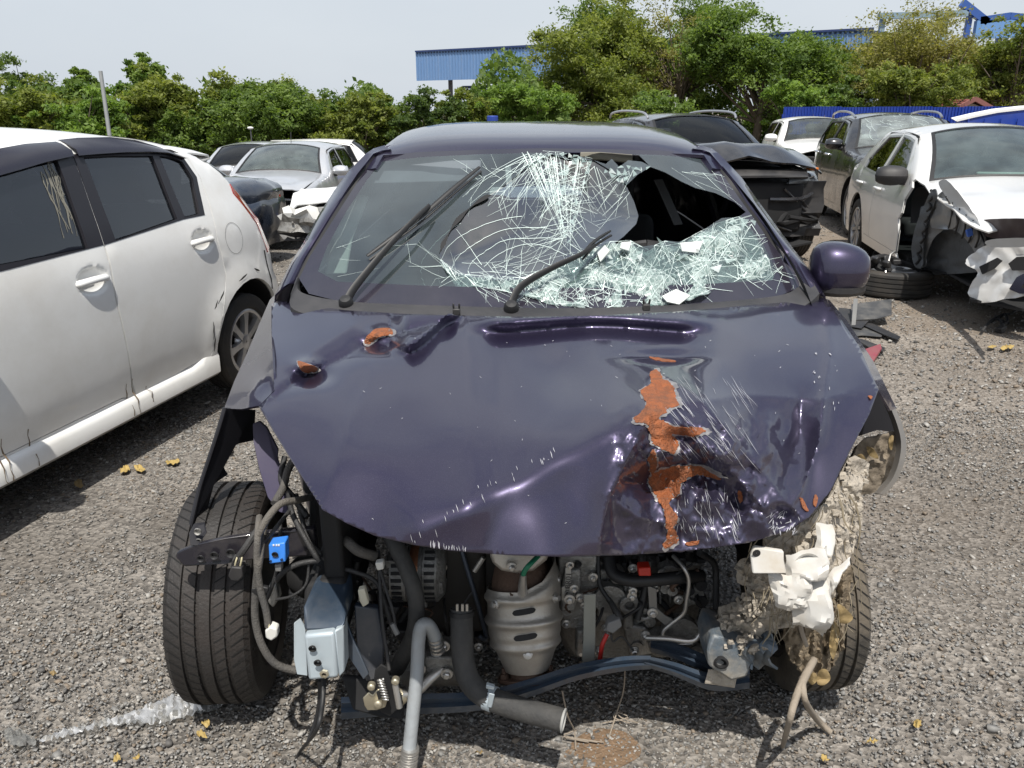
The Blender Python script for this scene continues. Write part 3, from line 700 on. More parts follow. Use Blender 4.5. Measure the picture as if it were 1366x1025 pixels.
TREES = [  # name, label, px, Y, half width px, top py, bottom py, kind, clumps, leaf, per
 ('broad_tree', 'far rounded tree rising at the left end of the tree line', 40, 46, 55, 86, 190, 'dark', 90, .16, 60, GL),
 ('broad_tree', 'far narrow tree top just left of the leaning pole', 118, 44, 30, 88, 180, 'green', 60, .15, 60, GL),
 ('leafy_bush', 'pale green broad-leaved bush above the front of the white hatchback', 35, 26, 75, 115, 200, 'olive', 110, .12, 60, GL),
 ('leafy_bush', 'low bright green bush behind the white hatchback roof by the pole', 105, 25, 60, 125, 205, 'bright', 80, .12, 60, GL),
 ('leafy_bush', 'mixed olive bush right of the leaning pole', 180, 27, 62, 98, 205, 'olive', 110, .11, 70, GL),
 ('slender_tree', 'tall thin tree with separate leaf tufts sticking out above the left tree line', 222, 29, 34, 66, 190, 'green', 46, .13, 60, GL),
 ('broad_tree', 'mid green tree between the slender tree and the dark dense tree', 275, 28, 58, 96, 205, 'olive', 110, .11, 70, GL),
 ('broad_tree', 'dense glossy green tree above the silver van', 350, 27, 75, 103, 205, 'green', 170, .10, 75, GL),
 ('leafy_bush', 'dull brownish bush with bare twigs on top above the silver sedan', 440, 28, 50, 108, 205, 'olive', 90, .10, 60, GL),
 ('leafy_bush', 'dark leafy bush filling the gap right of the far rounded tree', 78, 29, 52, 108, 205, 'green', 110, .11, 65, GL),
 ('leafy_bush', 'broad yellowish bush between the leaning pole and the slender tree', 150, 29, 58, 104, 205, 'bright', 110, .11, 65, GL),
 ('leafy_bush', 'rounded green bush at the foot of the slender tree', 235, 27, 55, 108, 205, 'green', 110, .10, 65, GL),
 ('leafy_bush', 'dense bush right of the dense glossy tree above the silver hatchback', 398, 28, 55, 108, 205, 'olive', 110, .10, 65, GL),
 ('leafy_bush', 'low hedge bush just left of the purple roof corner', 480, 27, 52, 124, 205, 'olive', 100, .10, 65, GL),
 ('broad_tree', 'small dark tree standing behind the bushes left of the dark roof', 503, 31, 32, 118, 200, 'dark', 60, .12, 60, GL),
 ('leafy_bush', 'dark olive hedge bush above the left end of the purple roof', 560, 27, 55, 124, 205, 'dark', 90, .10, 65, GL),
 ('leafy_bush', 'mid green hedge bush beneath the blue shed canopy', 615, 28, 50, 128, 205, 'olive', 90, .10, 65, GL),
 ('broad_tree', 'small far tree seen under the blue canopy', 648, 60, 26, 119, 175, 'dark', 40, .22, 50, GL),
 ('leafy_bush', 'bright yellow-green bush in front of the big spreading tree', 705, 27, 55, 113, 205, 'bright', 110, .10, 75, GL),
 ('spreading_tree', 'big spreading tree covering the right end of the blue shed', 800, 34, 98, 18, 190, 'olive', 240, .12, 75, GR),
 ('spreading_tree', 'dense dark green tree standing close behind the big spreading tree', 868, 39, 95, 6, 175, 'green', 240, .12, 75, GR),
 ('spreading_tree', 'drooping green tree between the tall rounded tree and the umbrella-shaped tree', 1112, 38, 76, 44, 180, 'olive', 190, .12, 70, GR),
 ('broad_tree', 'dull olive tree behind the umbrella-shaped tree on its right', 1292, 37, 55, 55, 165, 'olive', 110, .11, 65, GR),
 ('feathery_tree', 'sparse feathery tree with thin foliage and bare limbs beside the big spreading tree', 905, 36, 72, -2, 170, 'dry', 90, .10, 50, GR),
 ('spreading_tree', 'tall rounded green tree rising behind the dark SUV', 1010, 34, 100, 8, 190, 'green', 250, .12, 75, GR),
 ('leafy_bush', 'low green shrub behind the dark SUV roof', 880, 27, 60, 118, 200, 'green', 90, .10, 65, GR),
 ('leafy_bush', 'yellow-green shrub behind the blue fence left of the white SUV', 1060, 29, 48, 110, 190, 'bright', 70, .10, 65, GR),
 ('leafy_bush', 'dark shrub behind the blue fence above the white SUV', 1120, 31, 45, 95, 190, 'green', 70, .11, 65, GR),
 ('feathery_tree', 'sparse yellowish umbrella-shaped tree in front of the blue factory frame', 1222, 33, 82, 8, 150, 'dry', 130, .10, 60, GR),
 ('leafy_bush', 'brownish bush under the umbrella-shaped tree behind the fence', 1215, 29, 62, 90, 180, 'olive', 100, .10, 65, GR),
 ('feathery_tree', 'olive tree at the far right edge beside the red roofed hut', 1345, 32, 58, 12, 150, 'olive', 120, .11, 65, GR),
]
for i, (nm, lab, px, Y, hwpx, top, bot, kind, nc, lf, per, grp) in enumerate(TREES):
    d = Y * CP; rx = hwpx * 1.12 / FPX * d; zt = tz(top, Y); zb = max(.1, tz(bot, Y)); rz = (zt - zb) / 2
    g_ = T_at(px, Y)[2]; zt -= g_; zb = max(.1, zb - g_ - .6) if g_ < -.2 else zb; rz = (zt - zb) / 2
    tree(nm, lab, T_at(px, Y), rx, rz * 1.02, (zt + zb) / 2, kind, int(nc * 2.3), lf * .66, int(per * (1.45 if 'feather' not in nm else 1.2)), 40 + i, trunk_r=.05 + rx * .05, airy=1 if 'feather' in nm else 0, group=grp, lobes=4 if 'slender' in nm else 13, cat='bush' if 'bush' in nm else 'tree', spread=1.35 if 'feather' in nm else 1.0)
# undergrowth that closes the foot of the tree line
def undergrowth(x0, x1, Y, h, n, seed):
    rg = np.random.default_rng(seed); x = rg.uniform(x0, x1, n); y = Y + rg.normal(0, .8, n); z = rg.uniform(0, 1, n) ** 1.3 * h * (1 + .35 * np.sin(x * 1.3 + seed))
    z = z + np.vectorize(gz)(x, y); P = np.stack([x, y, z], -1); nr = rg.normal(size=(n, 3)) + np.array([0, -.6, .5]); nr /= np.linalg.norm(nr, axis=1)[:, None]; t = np.cross(nr, rg.normal(size=(n, 3))); t /= np.linalg.norm(t, axis=1)[:, None]; b = np.cross(nr, t); s = rg.uniform(.06, .16, n)[:, None]
    V = np.stack([P - t * s, P - b * s * .5, P + t * s, P + b * s * .5], 1).reshape(-1, 3); a, c = LEAF['green']
    o = np_mesh('undergrowth', V, np.arange(n * 4).reshape(n, 4), leaf_mat('foliage green', a, c)); at = o.data.attributes.new('leafvar', 'FLOAT', 'FACE'); at.data.foreach_set('value', rg.uniform(0, .9, n).astype(np.float32)); tag(o, kind='stuff')
undergrowth(-24, 2, 29.5, 2.7, 42000, 2); undergrowth(2, 26, 37, 2.4, 26000, 3)
# ------------------------------------------------------------------ white hatchback on the left
M_white = mat('white car paint', (.80, .80, .78), .30, coat=.8, var=.03, scale=2, dirt=.32, dcol=(.42, .37, .29), dscale=2.2)
M_visor = mat('smoked visor plastic', (.020, .018, .026), .22, coat=.4, var=.15)
def build_hatch():
    loc = (-2.361, 4.80, 0); hd = -103.6
    P = dict(W=.845, rnd=.06, step=.075, sill=.30, Rw=.292, arch=.385, tw=.185, wheels_x=(.03, 2.47), wheels=(0, 1),
        plan=[(-.62, .84), (-.45, .90), (-.2, .965), (.15, 1.0), (2.2, 1.0), (2.7, .96), (3.2, .84)],
        sect=[(.2, .955), (.33, .968), (.45, .992), (.62, 1.0), (.8, .995), (.95, .98), (1.04, .955), (1.2, .892), (1.42, .80), (1.5, .74)],
        segs=[('front_bumper', 'paint', [(3.10, .24), (3.15, .42), (3.12, .60), (3.06, .72)], .16), ('bonnet', 'paint', [(3.06, .72), (2.85, .86), (2.35, 1.0)], .06),
              ('windscreen', 'wind', [(2.35, 1.0), (2.05, 1.2), (1.72, 1.39)], .10), ('roof', 'paint', [(1.72, 1.39), (1.5, 1.46), (1.1, 1.487), (.65, 1.468), (.25, 1.42)], .055),
              ('rear_window', 'tint', [(.25, 1.42), (-.03, 1.29), (-.27, 1.0)], .08), ('tailgate', 'paint', [(-.27, 1.0), (-.37, .82), (-.41, .66)], .10), ('rear_bumper', 'paint', [(-.41, .66), (-.47, .58), (-.49, .42), (-.43, .26)], .10)])
    HND = []
    def shape(x, z):        # flared arches
        e = 0
        for xw in (.03, 2.47):
            d = math.hypot(x - xw, z - .292); e += .022 * math.exp(-((d - .40) / .07) ** 2) if z > .25 else 0
        for hx, hz in HND:
            r = math.hypot((x - hx) / .098, (z - hz) / .062)
            if r < 1: e -= .024 * (1 - r ** 3) ** .8
        return e
    P['side_shape'] = shape
    c = Car('white_hatchback', 'white hatchback with smoked window visors parked along the left side of the yard', 'car', None, P, M_white)
    T = lambda pts: c.trace(pts, loc, hd, 1)
    HND[:] = T([(125, 375), (271, 322)]); P['dense'] = [(a, b, .115, .012) for a, b in HND]
    wf = T([(138, 327), (96, 207)]) + [(1.45, 1.425), (1.66, 1.385), (1.78, 1.33), (2.26, 1.025), (2.2, 1.01)]
    wf_in = T([(117, 331), (76, 214)]) + [(1.45, 1.395), (1.64, 1.36), (1.74, 1.31), (2.12, 1.055)]
    wr = T([(139, 327), (97, 207), (150, 204), (209, 204), (244, 293)]); wr_in = T([(154, 321), (111, 210), (150, 208), (203, 208), (236, 292)])
    wq = T([(209, 204), (228, 206), (246, 213), (262, 236), (273, 287), (244, 293)]); wq_in = T([(212, 208), (229, 210), (243, 216), (257, 238), (266, 285), (246, 290)])
    P['windows'] = [('window_f', wf, 'door_f', wf_in), ('window_r', wr, 'door_r', wr_in), ('window_q', wq, 'door_r', wq_in)]
    split = T([(182, 531), (176, 510), (155, 400), (139, 327), (96, 206)]) 
    dr = split + T([(150, 202), (210, 201), (231, 203), (250, 211), (267, 236), (279, 270), (290, 318), (297, 345), (301, 366), (291, 425), (286, 455), (277, 476)])
    df = [(x + .001, z) for x, z in split[::-1]] + [(1.15, .325), (2.0, .325), (2.12, .45), (2.22, .75), (2.28, 1.01), (1.8, 1.335), (1.68, 1.395), (1.45, 1.432)][0:8]
    P['doors'] = [('door_r', dr), ('door_f', df)]
    # the glass panes have drawn inner outlines instead of an even inset
    global inset; keep = inset; names = {id(wf): wf_in, id(wr): wr_in, id(wq): wq_in}
    inset = lambda poly, d: names.get(id(poly)) or keep(poly, d)
    P['windows'] = [(w[0], w[1], w[2], .02) for w in P['windows']]
    P['frame_mat'] = mat('matt black window film', (.016, .015, .019), .4, var=.15); P['side_glass'] = glass('hatch side glass', (.36, .40, .43), 2.4, body=.06, bcol=(.10, .125, .17))
    mL = c.build_side(1); inset = keep; mR = c.build_side(-1)
    c.build_top(); c.underbody(); c.interior(2.15, .0, .3, .98, seats=((1.35, .34), (.45, .34))); c.wheels(spokes=7, rim_r=.2)
    # trim
    dF, dR = mL.get('door_f'), mL.get('door_r')
    for (x, z), d in zip(HND, (dF, dR)): c.handle(x + .005, z + .004, 1, d, L=.19)
    def visor(xs, tops, bots, d):
        b = MB(); rows = []
        for x, zt, zb in zip(xs, tops, bots): rows.append([(x, c.hw(x, zt) + .001, zt), (x, c.hw(x, zt - .01) + .010, zt - .008), (x, c.hw0(x, zb) + .012, zt * .4 + zb * .6), (x, c.hw0(x, zb) + .022, zb)])
        b.grid(rows); obj('rain_visor', b, M_visor, d, smooth=60, solid=.004)
    vr_t = T([(86, 187), (110, 184), (150, 183), (185, 187), (215, 195), (243, 210)]); vr_b = T([(95, 208), (118, 206), (150, 204), (185, 203), (215, 204), (243, 211)])
    visor([p[0] for p in vr_t], [p[1] for p in vr_t], [p[1] for p in vr_b], dR)
    vf_t = T([(81, 189), (40, 192), (0, 199)]) + [(1.72, 1.40), (1.86, 1.31)]; vf_b = T([(92, 208), (45, 217), (0, 229)]) + [(1.74, 1.335), (1.9, 1.27)]
    visor([p[0] for p in vf_t], [p[1] for p in vf_t], [p[1] for p in vf_b], dF)
    for sg in (1, -1):                                                   # sill skirt
        rows = []
        for k in range(25):
            x = .40 + 1.70 * k / 24; h = .05 * max(0, 1 - (k / 3.0)) if k < 3 else 0
            rows.append([(x, sg * (c.hw0(x, .31) - .01), .318 + h), (x, sg * (c.hw0(x, .31) + .012), .31 + h), (x, sg * (c.hw0(x, .3) + .03), .285 + h * .6), (x, sg * (c.hw0(x, .25) + .032), .225), (x, sg * (c.hw0(x, .22) + .012), .205), (x, sg * (c.hw0(x, .22) - .08), .20)])
        obj('side_skirt', MB().grid(rows), M_white, c.root, smooth=40, solid=.01)
    x, z = T([(313, 320)])[0]; z = .925                                              # fuel flap and its shut line
    ring = MB(); rr = [(x + .088 * math.cos(a), z + .088 * math.sin(a)) for a in [2 * math.pi * k / 32 for k in range(32)]]
    ri = [(x + .0855 * math.cos(a), z + .0855 * math.sin(a)) for a in [2 * math.pi * k / 32 for k in range(32)]]
    ring.add([(p[0], c.hw(*p) + .0015, p[1]) for p in rr + ri], [(i, (i + 1) % 32, 32 + (i + 1) % 32, 32 + i) for i in range(32)]); obj('fuel_flap', ring, mat('grey shut line', (.20, .20, .195), .7), c.root)
    sp = MB(); rows = []                                                  # roof spoiler
    for k in range(13):
        y = -.62 + 1.24 * k / 12; q = .03 * (abs(y) / .62) ** 3; rows.append([(.32, y, 1.452 - q * 2), (.10, y, 1.450 - q * 2), (-.06, y, 1.43 - q * 2), (-.075, y, 1.405 - q * 2), (.0, y, 1.395 - q * 2), (.15, y, 1.40 - q * 2)])
    sp.grid(rows); obj('roof_spoiler', sp, M_white, c.root, smooth=40, solid=.01)
    for sg in (1, -1):
        pts = [(-.06, 1.21), (-.25, .99), (-.35, .80), (-.29, .78), (-.20, .97), (-.05, 1.16)]
        b = MB(); q = [(p[0], sg * (c.hw(*p) + .006), p[1]) for p in pts]; b.add(q, [(0, 1, 4, 5), (1, 2, 3, 4)]); obj('tail_light', b, M_taill(), c.root, solid=.02, smooth=60)
        c.mirror(2.06, 1.03, sg)
        b = patch4((3.12, sg * .45, .60), (2.92, sg * .76, .66), (2.72, sg * .78, .86), (2.98, sg * .5, .76), (.04, sg * .03, .03)); obj('headlight', b, M_headl(), c.root, solid=.02)
    # scrapes and the cracked seam of the rear bumper
    b = MB(); 
    for x0, z0, L, a in ((.06, .715, .10, -.25), (.30, .665, .09, -.75), (.43, .52, .10, -1.45), (.435, .44, .09, -1.55), (.36, .63, .06, -.9), (-.10, .70, .07, .4)):
        p = [(x0 + L * t * math.cos(a) + .008 * bary_noise((t * 3, x0), 2), z0 + L * t * math.sin(a)) for t in (0, .25, .5, .75, 1)]; v = []
        for k, q in enumerate(p): w_ = .006 * math.sin(math.pi * (k + .3) / 4.6); v += [(q[0] - w_ * math.sin(a), c.hw(*q) + .0015, q[1] + w_ * math.cos(a)), (q[0] + w_ * math.sin(a), c.hw(*q) + .0015, q[1] - w_ * math.cos(a))]
        b.add(v, [(2 * k, 2 * k + 1, 2 * k + 3, 2 * k + 2) for k in range(4)])
    obj('paint_scrape', b, mat('scraped black', (.04, .038, .036), .8), c.root, kind='stuff')
    b = MB(); pp = [(-.24, .80), (-.245, .74), (-.25, .68), (-.26, .62), (-.25, .56)]; b.tube([(p[0], c.hw(*p) + .001, p[1]) for p in pp], .005, 5); obj('bumper_gap', b, M_dark(), c.root)
    rr_ = random.Random(6); b = MB()                                    # dried sap runs down the front door glass
    for k in range(17):
        x0, y0 = rr_.uniform(50, 74), rr_.uniform(212, 240); L = rr_.uniform(25, 95); v = []; n = 7
        for j in range(n):
            y = min(y0 + L * j / (n - 1), 327); px_ = x0 + (y - 212) * .36 + 2.2 * math.sin(j * 1.3 + k); (x, z) = T([(px_, y)])[0]; w_ = rr_.uniform(.001, .004) * (1 - .5 * j / n); v += [(x - w_, c.hw(x, z) - .0105, z), (x + w_, c.hw(x, z) - .0105, z)]
        b.add(v, [(2 * j, 2 * j + 1, 2 * j + 3, 2 * j + 2) for j in range(n - 1)])
    obj('dried_run', b, mat('dried sap', (.20, .19, .155), .8, var=.4, scale=40), dF, smooth=0, kind='stuff')
    # rust runs under the door seam
    b = MB()
    for x0, z0, h in ((1.12, .33, .10), (1.08, .325, .13), (1.70, .33, .10), (.98, .30, .05), (1.86, .33, .2), (1.83, .33, .12)):
        p = [(x0 + .004 * math.sin(k * 2.1), z0 + h * .6 - h * k / 6 * 1.6) for k in range(7)]; v = []
        for k, q in enumerate(p):
            e = max(c.hw(*q) + .0015, c.hw0(q[0], .28) + .0335 if q[1] < .31 else 0); q = (q[0], max(q[1], .225)); w_ = .0025 * (1 + .6 * math.sin(k * 1.7 + x0 * 9)); v += [(q[0] - w_, e, q[1]), (q[0] + w_, e, q[1])]
        b.add(v, [(2 * k, 2 * k + 1, 2 * k + 3, 2 * k + 2) for k in range(6)])
    obj('rust_run', b, mat('brown run mark', (.16, .11, .065), .9, var=.4), c.root, kind='stuff')
    return c.place(loc, hd)
HATCH = build_hatch()
# ------------------------------------------------------------------ the wrecked purple car in the middle
M_purple = mat('dark purple paint', (.032, .026, .060), .36, metal=.72, coat=1.0, var=.08, scale=3, dirt=.16, dcol=(.128, .125, .142), fleck=.05, dscale=1.1)
M_under = mat('unpainted underside and arch shade', (.012, .012, .016), .55, var=.3)
M_frit = mat('black screen border', (.018, .016, .026), .10, coat=1, var=.2, dirt=.25, dcol=(.07, .065, .075))
M_cowl = mat('grey cowl plastic', (.026, .026, .029), .6, var=.2, dirt=.5, dcol=(.085, .08, .08))
M_cast = mat('cast aluminium', (.31, .305, .29), .48, metal=.7, var=.4, scale=14, bump=.45, bscale=160, dirt=.85, dcol=(.055, .047, .038), dscale=9)
M_steel = mat('bright steel', (.52, .51, .49), .34, metal=.85, var=.2, scale=20, dirt=.3, dcol=(.20, .16, .12), dscale=9)
M_zinc = mat('zinc plated steel', (.55, .50, .38), .38, metal=.8, var=.25, scale=30, dirt=.4, dcol=(.18, .14, .10), dscale=12)
M_hose = mat('dusty rubber hose', (.032, .032, .032), .75, var=.35, scale=14, bump=.25, bscale=90, dirt=.55, dcol=(.095, .09, .082), dscale=10)
M_shield = mat('aluminised heat shield', (.46, .43, .385), .42, metal=.75, var=.15, scale=10, bump=.15, bscale=220, dirt=.45, dcol=(.22, .18, .14), dscale=8)
M_rustm = mat('rusty iron', (.085, .052, .036), .8, metal=.3, var=.45, scale=18, bump=.4, bscale=90)
M_beam = mat('blue black primed steel', (.035, .055, .085), .38, metal=.35, coat=.4, var=.3, scale=8, dirt=.4, dcol=(.10, .095, .09), dscale=9)
M_crash = mat('pale blue primed steel', (.40, .46, .50), .45, metal=.3, var=.1, scale=6, dirt=.3, dcol=(.28, .27, .25), dscale=8)
M_mud = mat('dried mud', (.37, .33, .275), .95, var=.35, scale=22, bump=1.0, bscale=70, dirt=.35, dcol=(.25, .21, .16), dscale=14)
M_wplast = mat('white lamp plastic', (.50, .49, .465), .38, var=.15, dirt=.7, dcol=(.40, .34, .26), dscale=11)
M_orange = mat('orange brown primer', (.27, .080, .024), .85, var=.6, scale=55, bump=.8, bscale=200, dirt=.75, dcol=(.10, .055, .035), dscale=38)
M_loom = mat('black wire loom', (.018, .018, .019), .6, var=.4, scale=40, bump=.3, bscale=200, dirt=.4, dcol=(.09, .085, .08))
YR = 4.58
PC = dict(W=.865, rnd=.06, step=.10, sill=.26, Rw=.30, arch=.37, tw=.185, wheels_x=(0.0,), wheels=(0,),
    plan=[(-1.0, .80), (-.7, .90), (-.3, .98), (.2, 1.0), (2.0, 1.0), (2.3, .98)], sect=[(.2, .955), (.4, .985), (.6, 1.0), (.85, .99), (1.0, .985), (1.25, .89), (1.44, .755), (1.55, .71)], crown_pow=4.5,
    segs=[('front_cut', None, [(2.16, .27), (2.18, .6), (2.16, .985)], 0), ('pillar_line', None, [(2.16, .985), (1.84, 1.21), (1.52, 1.45)], .0), ('roof', 'paint', [(1.52, 1.452), (1.3, 1.492), (.8, 1.527), (.1, 1.522), (-.45, 1.475), (-.72, 1.40)], .03),
          ('rear_window', 'wind', [(-.72, 1.40), (-.90, 1.2), (-1.0, 1.0)], .06), ('tailgate', 'paint', [(-1.0, 1.0), (-1.06, .8), (-1.06, .62)], .08), ('rear_bumper', 'paint', [(-1.06, .62), (-1.10, .5), (-1.02, .27)], .10)])
PC['windows'] = [('wf', [(2.02, 1.03), (1.55, 1.37), (1.32, 1.405), (1.05, 1.41), (1.0, 1.03)], 'df'), ('wr', [(.94, 1.03), (.98, 1.41), (.5, 1.415), (.0, 1.39), (-.10, 1.05)], 'dr')]
PC['doors'] = [('df', [(2.12, .42), (2.13, 1.0), (1.56, 1.40), (1.30, 1.43), (1.0, 1.435), (.965, 1.0), (1.0, .33), (2.08, .33)]), ('dr', [(.955, 1.0), (.99, 1.435), (.4, 1.44), (.0, 1.41), (-.15, 1.06), (-.02, .75), (.38, .55), (.42, .33), (.99, .33)])]
CUTP = [[(2.4, 1.0), (2.06, 1.0), (1.56, 1.40), (1.5, 1.6), (2.4, 1.6)]]; PC['cut'] = {1: CUTP, -1: CUTP}
PC['dash'] = mat('sunlit dusty dashboard', (.23, .26, .25), .85, var=.2, dirt=.3)  # sunlight on the dash is put into the pale base colour
PC['side_glass'] = glass('wreck side glass', (.20, .22, .22), 1.0)
wreck = Car('wrecked_car', 'dark purple car with smashed front, buckled bonnet and shattered windscreen, largest in the yard', 'car', None, PC, M_purple)
wreck.build_side(1); wreck.build_side(-1); wreck.build_top(); wreck.underbody(); wreck.interior(2.02, -.9, .32, 1.03, seats=((.95, .36), (.0, .36)), wheel_side=1); wreck.wheels(spokes=5)
wreck.place((.118, YR, 0), -90); WR = wreck.root
def wob(name, mb, m, parent=None, **k): return obj(name, in_frame_of(WR, mb), m, parent or WR, **k)

# ---- bonnet: one pressed sheet, its heights surveyed, with folds and dents
HOOD = [(362, 405), (375, 402), (460, 414), (540, 419), (610, 421), (700, 423), (800, 421), (900, 416), (950, 412), (1040, 404), (1098, 398), (1118, 420), (1146, 462), (1172, 520), (1160, 552), (1130, 610), (1108, 655), (1080, 690), (1060, 703), (1040, 712), (1000, 724), (950, 731), (880, 738), (830, 741), (750, 743), (680, 741), (600, 735), (550, 727), (500, 715), (462, 698), (430, 680), (395, 625), (366, 578), (345, 542), (352, 536), (366, 522), (363, 480), (362, 440)]
HZ = [(362, 405, 1.015), (460, 414, 1.035), (610, 421, 1.045), (720, 423, 1.045), (850, 418, 1.045), (950, 412, 1.04), (1098, 398, 1.02), (362, 440, .995), (366, 522, .955), (345, 542, .935), (395, 625, .885), (430, 680, .848), (500, 715, .822), (600, 735, .815), (680, 741, .82), (750, 743, .812), (806, 741, .765), (750, 640, .915), (880, 738, .715), (1000, 724, .725), (1060, 703, .75), (1080, 690, .765), (1130, 610, .85), (1172, 520, .935), (1146, 462, .975),
      (480, 520, .965), (600, 500, .99), (750, 490, 1.0), (900, 480, 1.005), (1020, 470, .995), (480, 610, .922), (600, 600, .942), (720, 590, .965), (560, 690, .862), (650, 690, .874), (750, 690, .868), (850, 560, .985), (872, 545, 1.0), (905, 560, .985), (940, 585, .955), (800, 640, .905), (860, 640, .875), (870, 690, .79), (820, 700, .80), (930, 640, .845), (930, 690, .775), (1000, 640, .85), (1000, 560, .935), (1010, 690, .78), (1080, 540, .93), (1120, 520, .94), (1050, 650, .82)]
hood_z = tps(HZ)
CREASES = [  # polyline, amplitude (m), half width px, side (0 both, +-1 one side)
    ([(346, 543), (410, 500), (455, 478), (505, 452), (560, 436), (608, 424)], -.016, 16, 0),
    ([(366, 520), (420, 470), (470, 436)], .006, 22, 0),
    ([(868, 548), (800, 585), (720, 632), (640, 672), (560, 705)], .020, 34, 0),
    ([(866, 552), (838, 610), (812, 660), (800, 720), (798, 745)], .014, 15, 0),
    ([(880, 500), (930, 530), (985, 590), (1040, 660), (1072, 692)], .014, 22, 0),
    ([(900, 570), (920, 620), (905, 680), (890, 736)], .012, 12, 0),
    ([(945, 588), (985, 640), (1030, 690)], .010, 14, 0),
    ([(1068, 530), (1066, 580), (1050, 625), (1044, 655)], -.012, 12, 0),
    ([(1098, 530), (1092, 590), (1075, 640), (1056, 672)], .012, 10, 0),
    ([(900, 540), (1000, 528), (1095, 535), (1150, 520)], .008, 18, 0),
    ([(830, 640), (860, 655), (900, 650)], -.010, 9, 0), ([(822, 670), (850, 690), (895, 700)], .009, 10, 0), ([(905, 615), (950, 640), (1000, 690)], -.008, 9, 0),
    ([(1100, 402), (1108, 470), (1098, 540)], .006, 16, 0), ([(430, 680), (470, 560), (500, 500)], .005, 40, 0), ([(650, 735), (690, 640), (720, 560)], -.004, 40, 0)]
def hood_h(px, py):
    z = hood_z(px, py); p = (px, py)
    for L, a, w, sd in CREASES:
        d, t, s = line_d(p, L)
        if w == 34: d = math.sqrt(d * d + 144) - 12
        if d < w * 5: z += a * math.exp(-d / w) * (1 if w > 20 else min(1, .35 + 2.6 * t * (1 - t) * 1.6))
    # rolled-up rear edge: a steep little wave along the screen
    yc = 433 + 4 * math.sin(px / 46.0); wv = sstep(618, 668, px) * (1 - sstep(905, 965, px)); z += .027 * wv * (sstep(11, -9, py - yc) - .4)
    if 520 < px < 620:
        yl = 466 - 44 * sstep(540, 612, px); z += .028 * sstep(515, 548, px) * (1 - sstep(604, 620, px)) * sstep(10, -8, py - yl)
    for cx, cy, rx, ry, a in ((508, 449, 20, 11, .022), (508, 456, 30, 14, -.012), (412, 489, 18, 9, .016), (415, 500, 24, 12, -.016), (885, 476, 44, 7, -.010), (1072, 605, 18, 46, -.016), (865, 640, 26, 15, -.018), (848, 690, 20, 26, .012), (930, 668, 26, 18, .014), (905, 588, 18, 14, -.016), (885, 520, 12, 10, -.010), (880, 605, 14, 16, .014), (985, 672, 24, 16, -.014), (1045, 690, 16, 12, -.016), (790, 690, 22, 46, .008), (960, 612, 40, 16, .006)):
        q = ((px - cx) / rx) ** 2 + ((py - cy) / ry) ** 2
        if q < 6: z += a * math.exp(-q)
    wr = sstep(800, 850, px) * sstep(530, 575, py) * (1 - sstep(1020, 1090, px))
    if wr > 0: z += wr * (.010 * noise.noise(Vector((px / 23.0, py / 31.0, 2))) + .005 * abs(noise.noise(Vector((px / 10.0, py / 13.0, 5)))))
    z += .0018 * noise.noise(Vector((px / 60.0, py / 50.0, 7)))
    return z
def H3(px, py, up=0.0): return G(px, py, hood_h(px, py)) + Vector((0, 0, up)) if not up else G(px, py, hood_h(px, py) + up)
hood_pts = px_grid([(800, 480), (1130, 480), (1130, 720), (800, 740)], 3.6) + px_grid([(500, 415), (980, 415), (980, 470), (500, 475)], 3.6) + px_grid([(350, 430), (560, 430), (530, 480), (370, 545)], 3.6)
hood_pts = [p for p in hood_pts if pip(HOOD, *p)]
bonnet = wob('bonnet', px_sheet(HOOD, 7.0, H3, points=hood_pts, edge=5), M_purple, smooth=60)
d = bonnet.modifiers.new('sheet', 'SOLIDIFY'); d.thickness = .007; d.offset = -1 if True else 1
# primer where the paint tore off
def torn(poly, seed, rough=3.0, sub=5):
    P = smooth_poly(poly, sub); out = []
    for i, p in enumerate(P):
        k = noise.noise(Vector((p[0] * .13, p[1] * .13, seed))) + .7 * noise.noise(Vector((p[0] * .42, p[1] * .42, seed + 3))); out.append((p[0] + rough * k, p[1] + rough * .8 * noise.noise(Vector((p[1] * .2, p[0] * .2, seed + 9)))))
    return out
TORN = [[(868, 498), (876, 492), (884, 505), (896, 512), (902, 530), (905, 540), (893, 545), (885, 552), (872, 566), (862, 566), (846, 560), (858, 548), (862, 538), (854, 522), (866, 512)],
        [(850, 558), (868, 556), (885, 562), (906, 570), (930, 570), (942, 576), (920, 582), (898, 580), (905, 592), (900, 606), (890, 602), (872, 594), (868, 580), (864, 566)],
        [(866, 640), (880, 628), (905, 622), (935, 624), (960, 640), (928, 634), (908, 646), (904, 660), (892, 672), (904, 690), (899, 705), (904, 722), (886, 731), (890, 712), (888, 694), (884, 676), (876, 664), (870, 652)],
        [(866, 606), (872, 600), (876, 620), (870, 640), (866, 628)],
        [(486, 455), (500, 440), (520, 438), (523, 446), (506, 450), (492, 460)], [(396, 482), (410, 485), (424, 492), (418, 497), (404, 496)],
        [(868, 476), (900, 481), (898, 483), (874, 480)], [(985, 655), (990, 662), (987, 672), (984, 664)], [(1068, 664), (1073, 668), (1079, 682), (1072, 678)], [(1088, 660), (1091, 664), (1088, 676), (1085, 670)], [(915, 724), (932, 722), (930, 727), (918, 728)], [(1158, 528), (1164, 529), (1162, 533)]]
M_bare = mat('scraped bare metal', (.30, .29, .29), .45, metal=.5, var=.5, scale=60, dirt=.6, dcol=(.05, .04, .06), dscale=40)
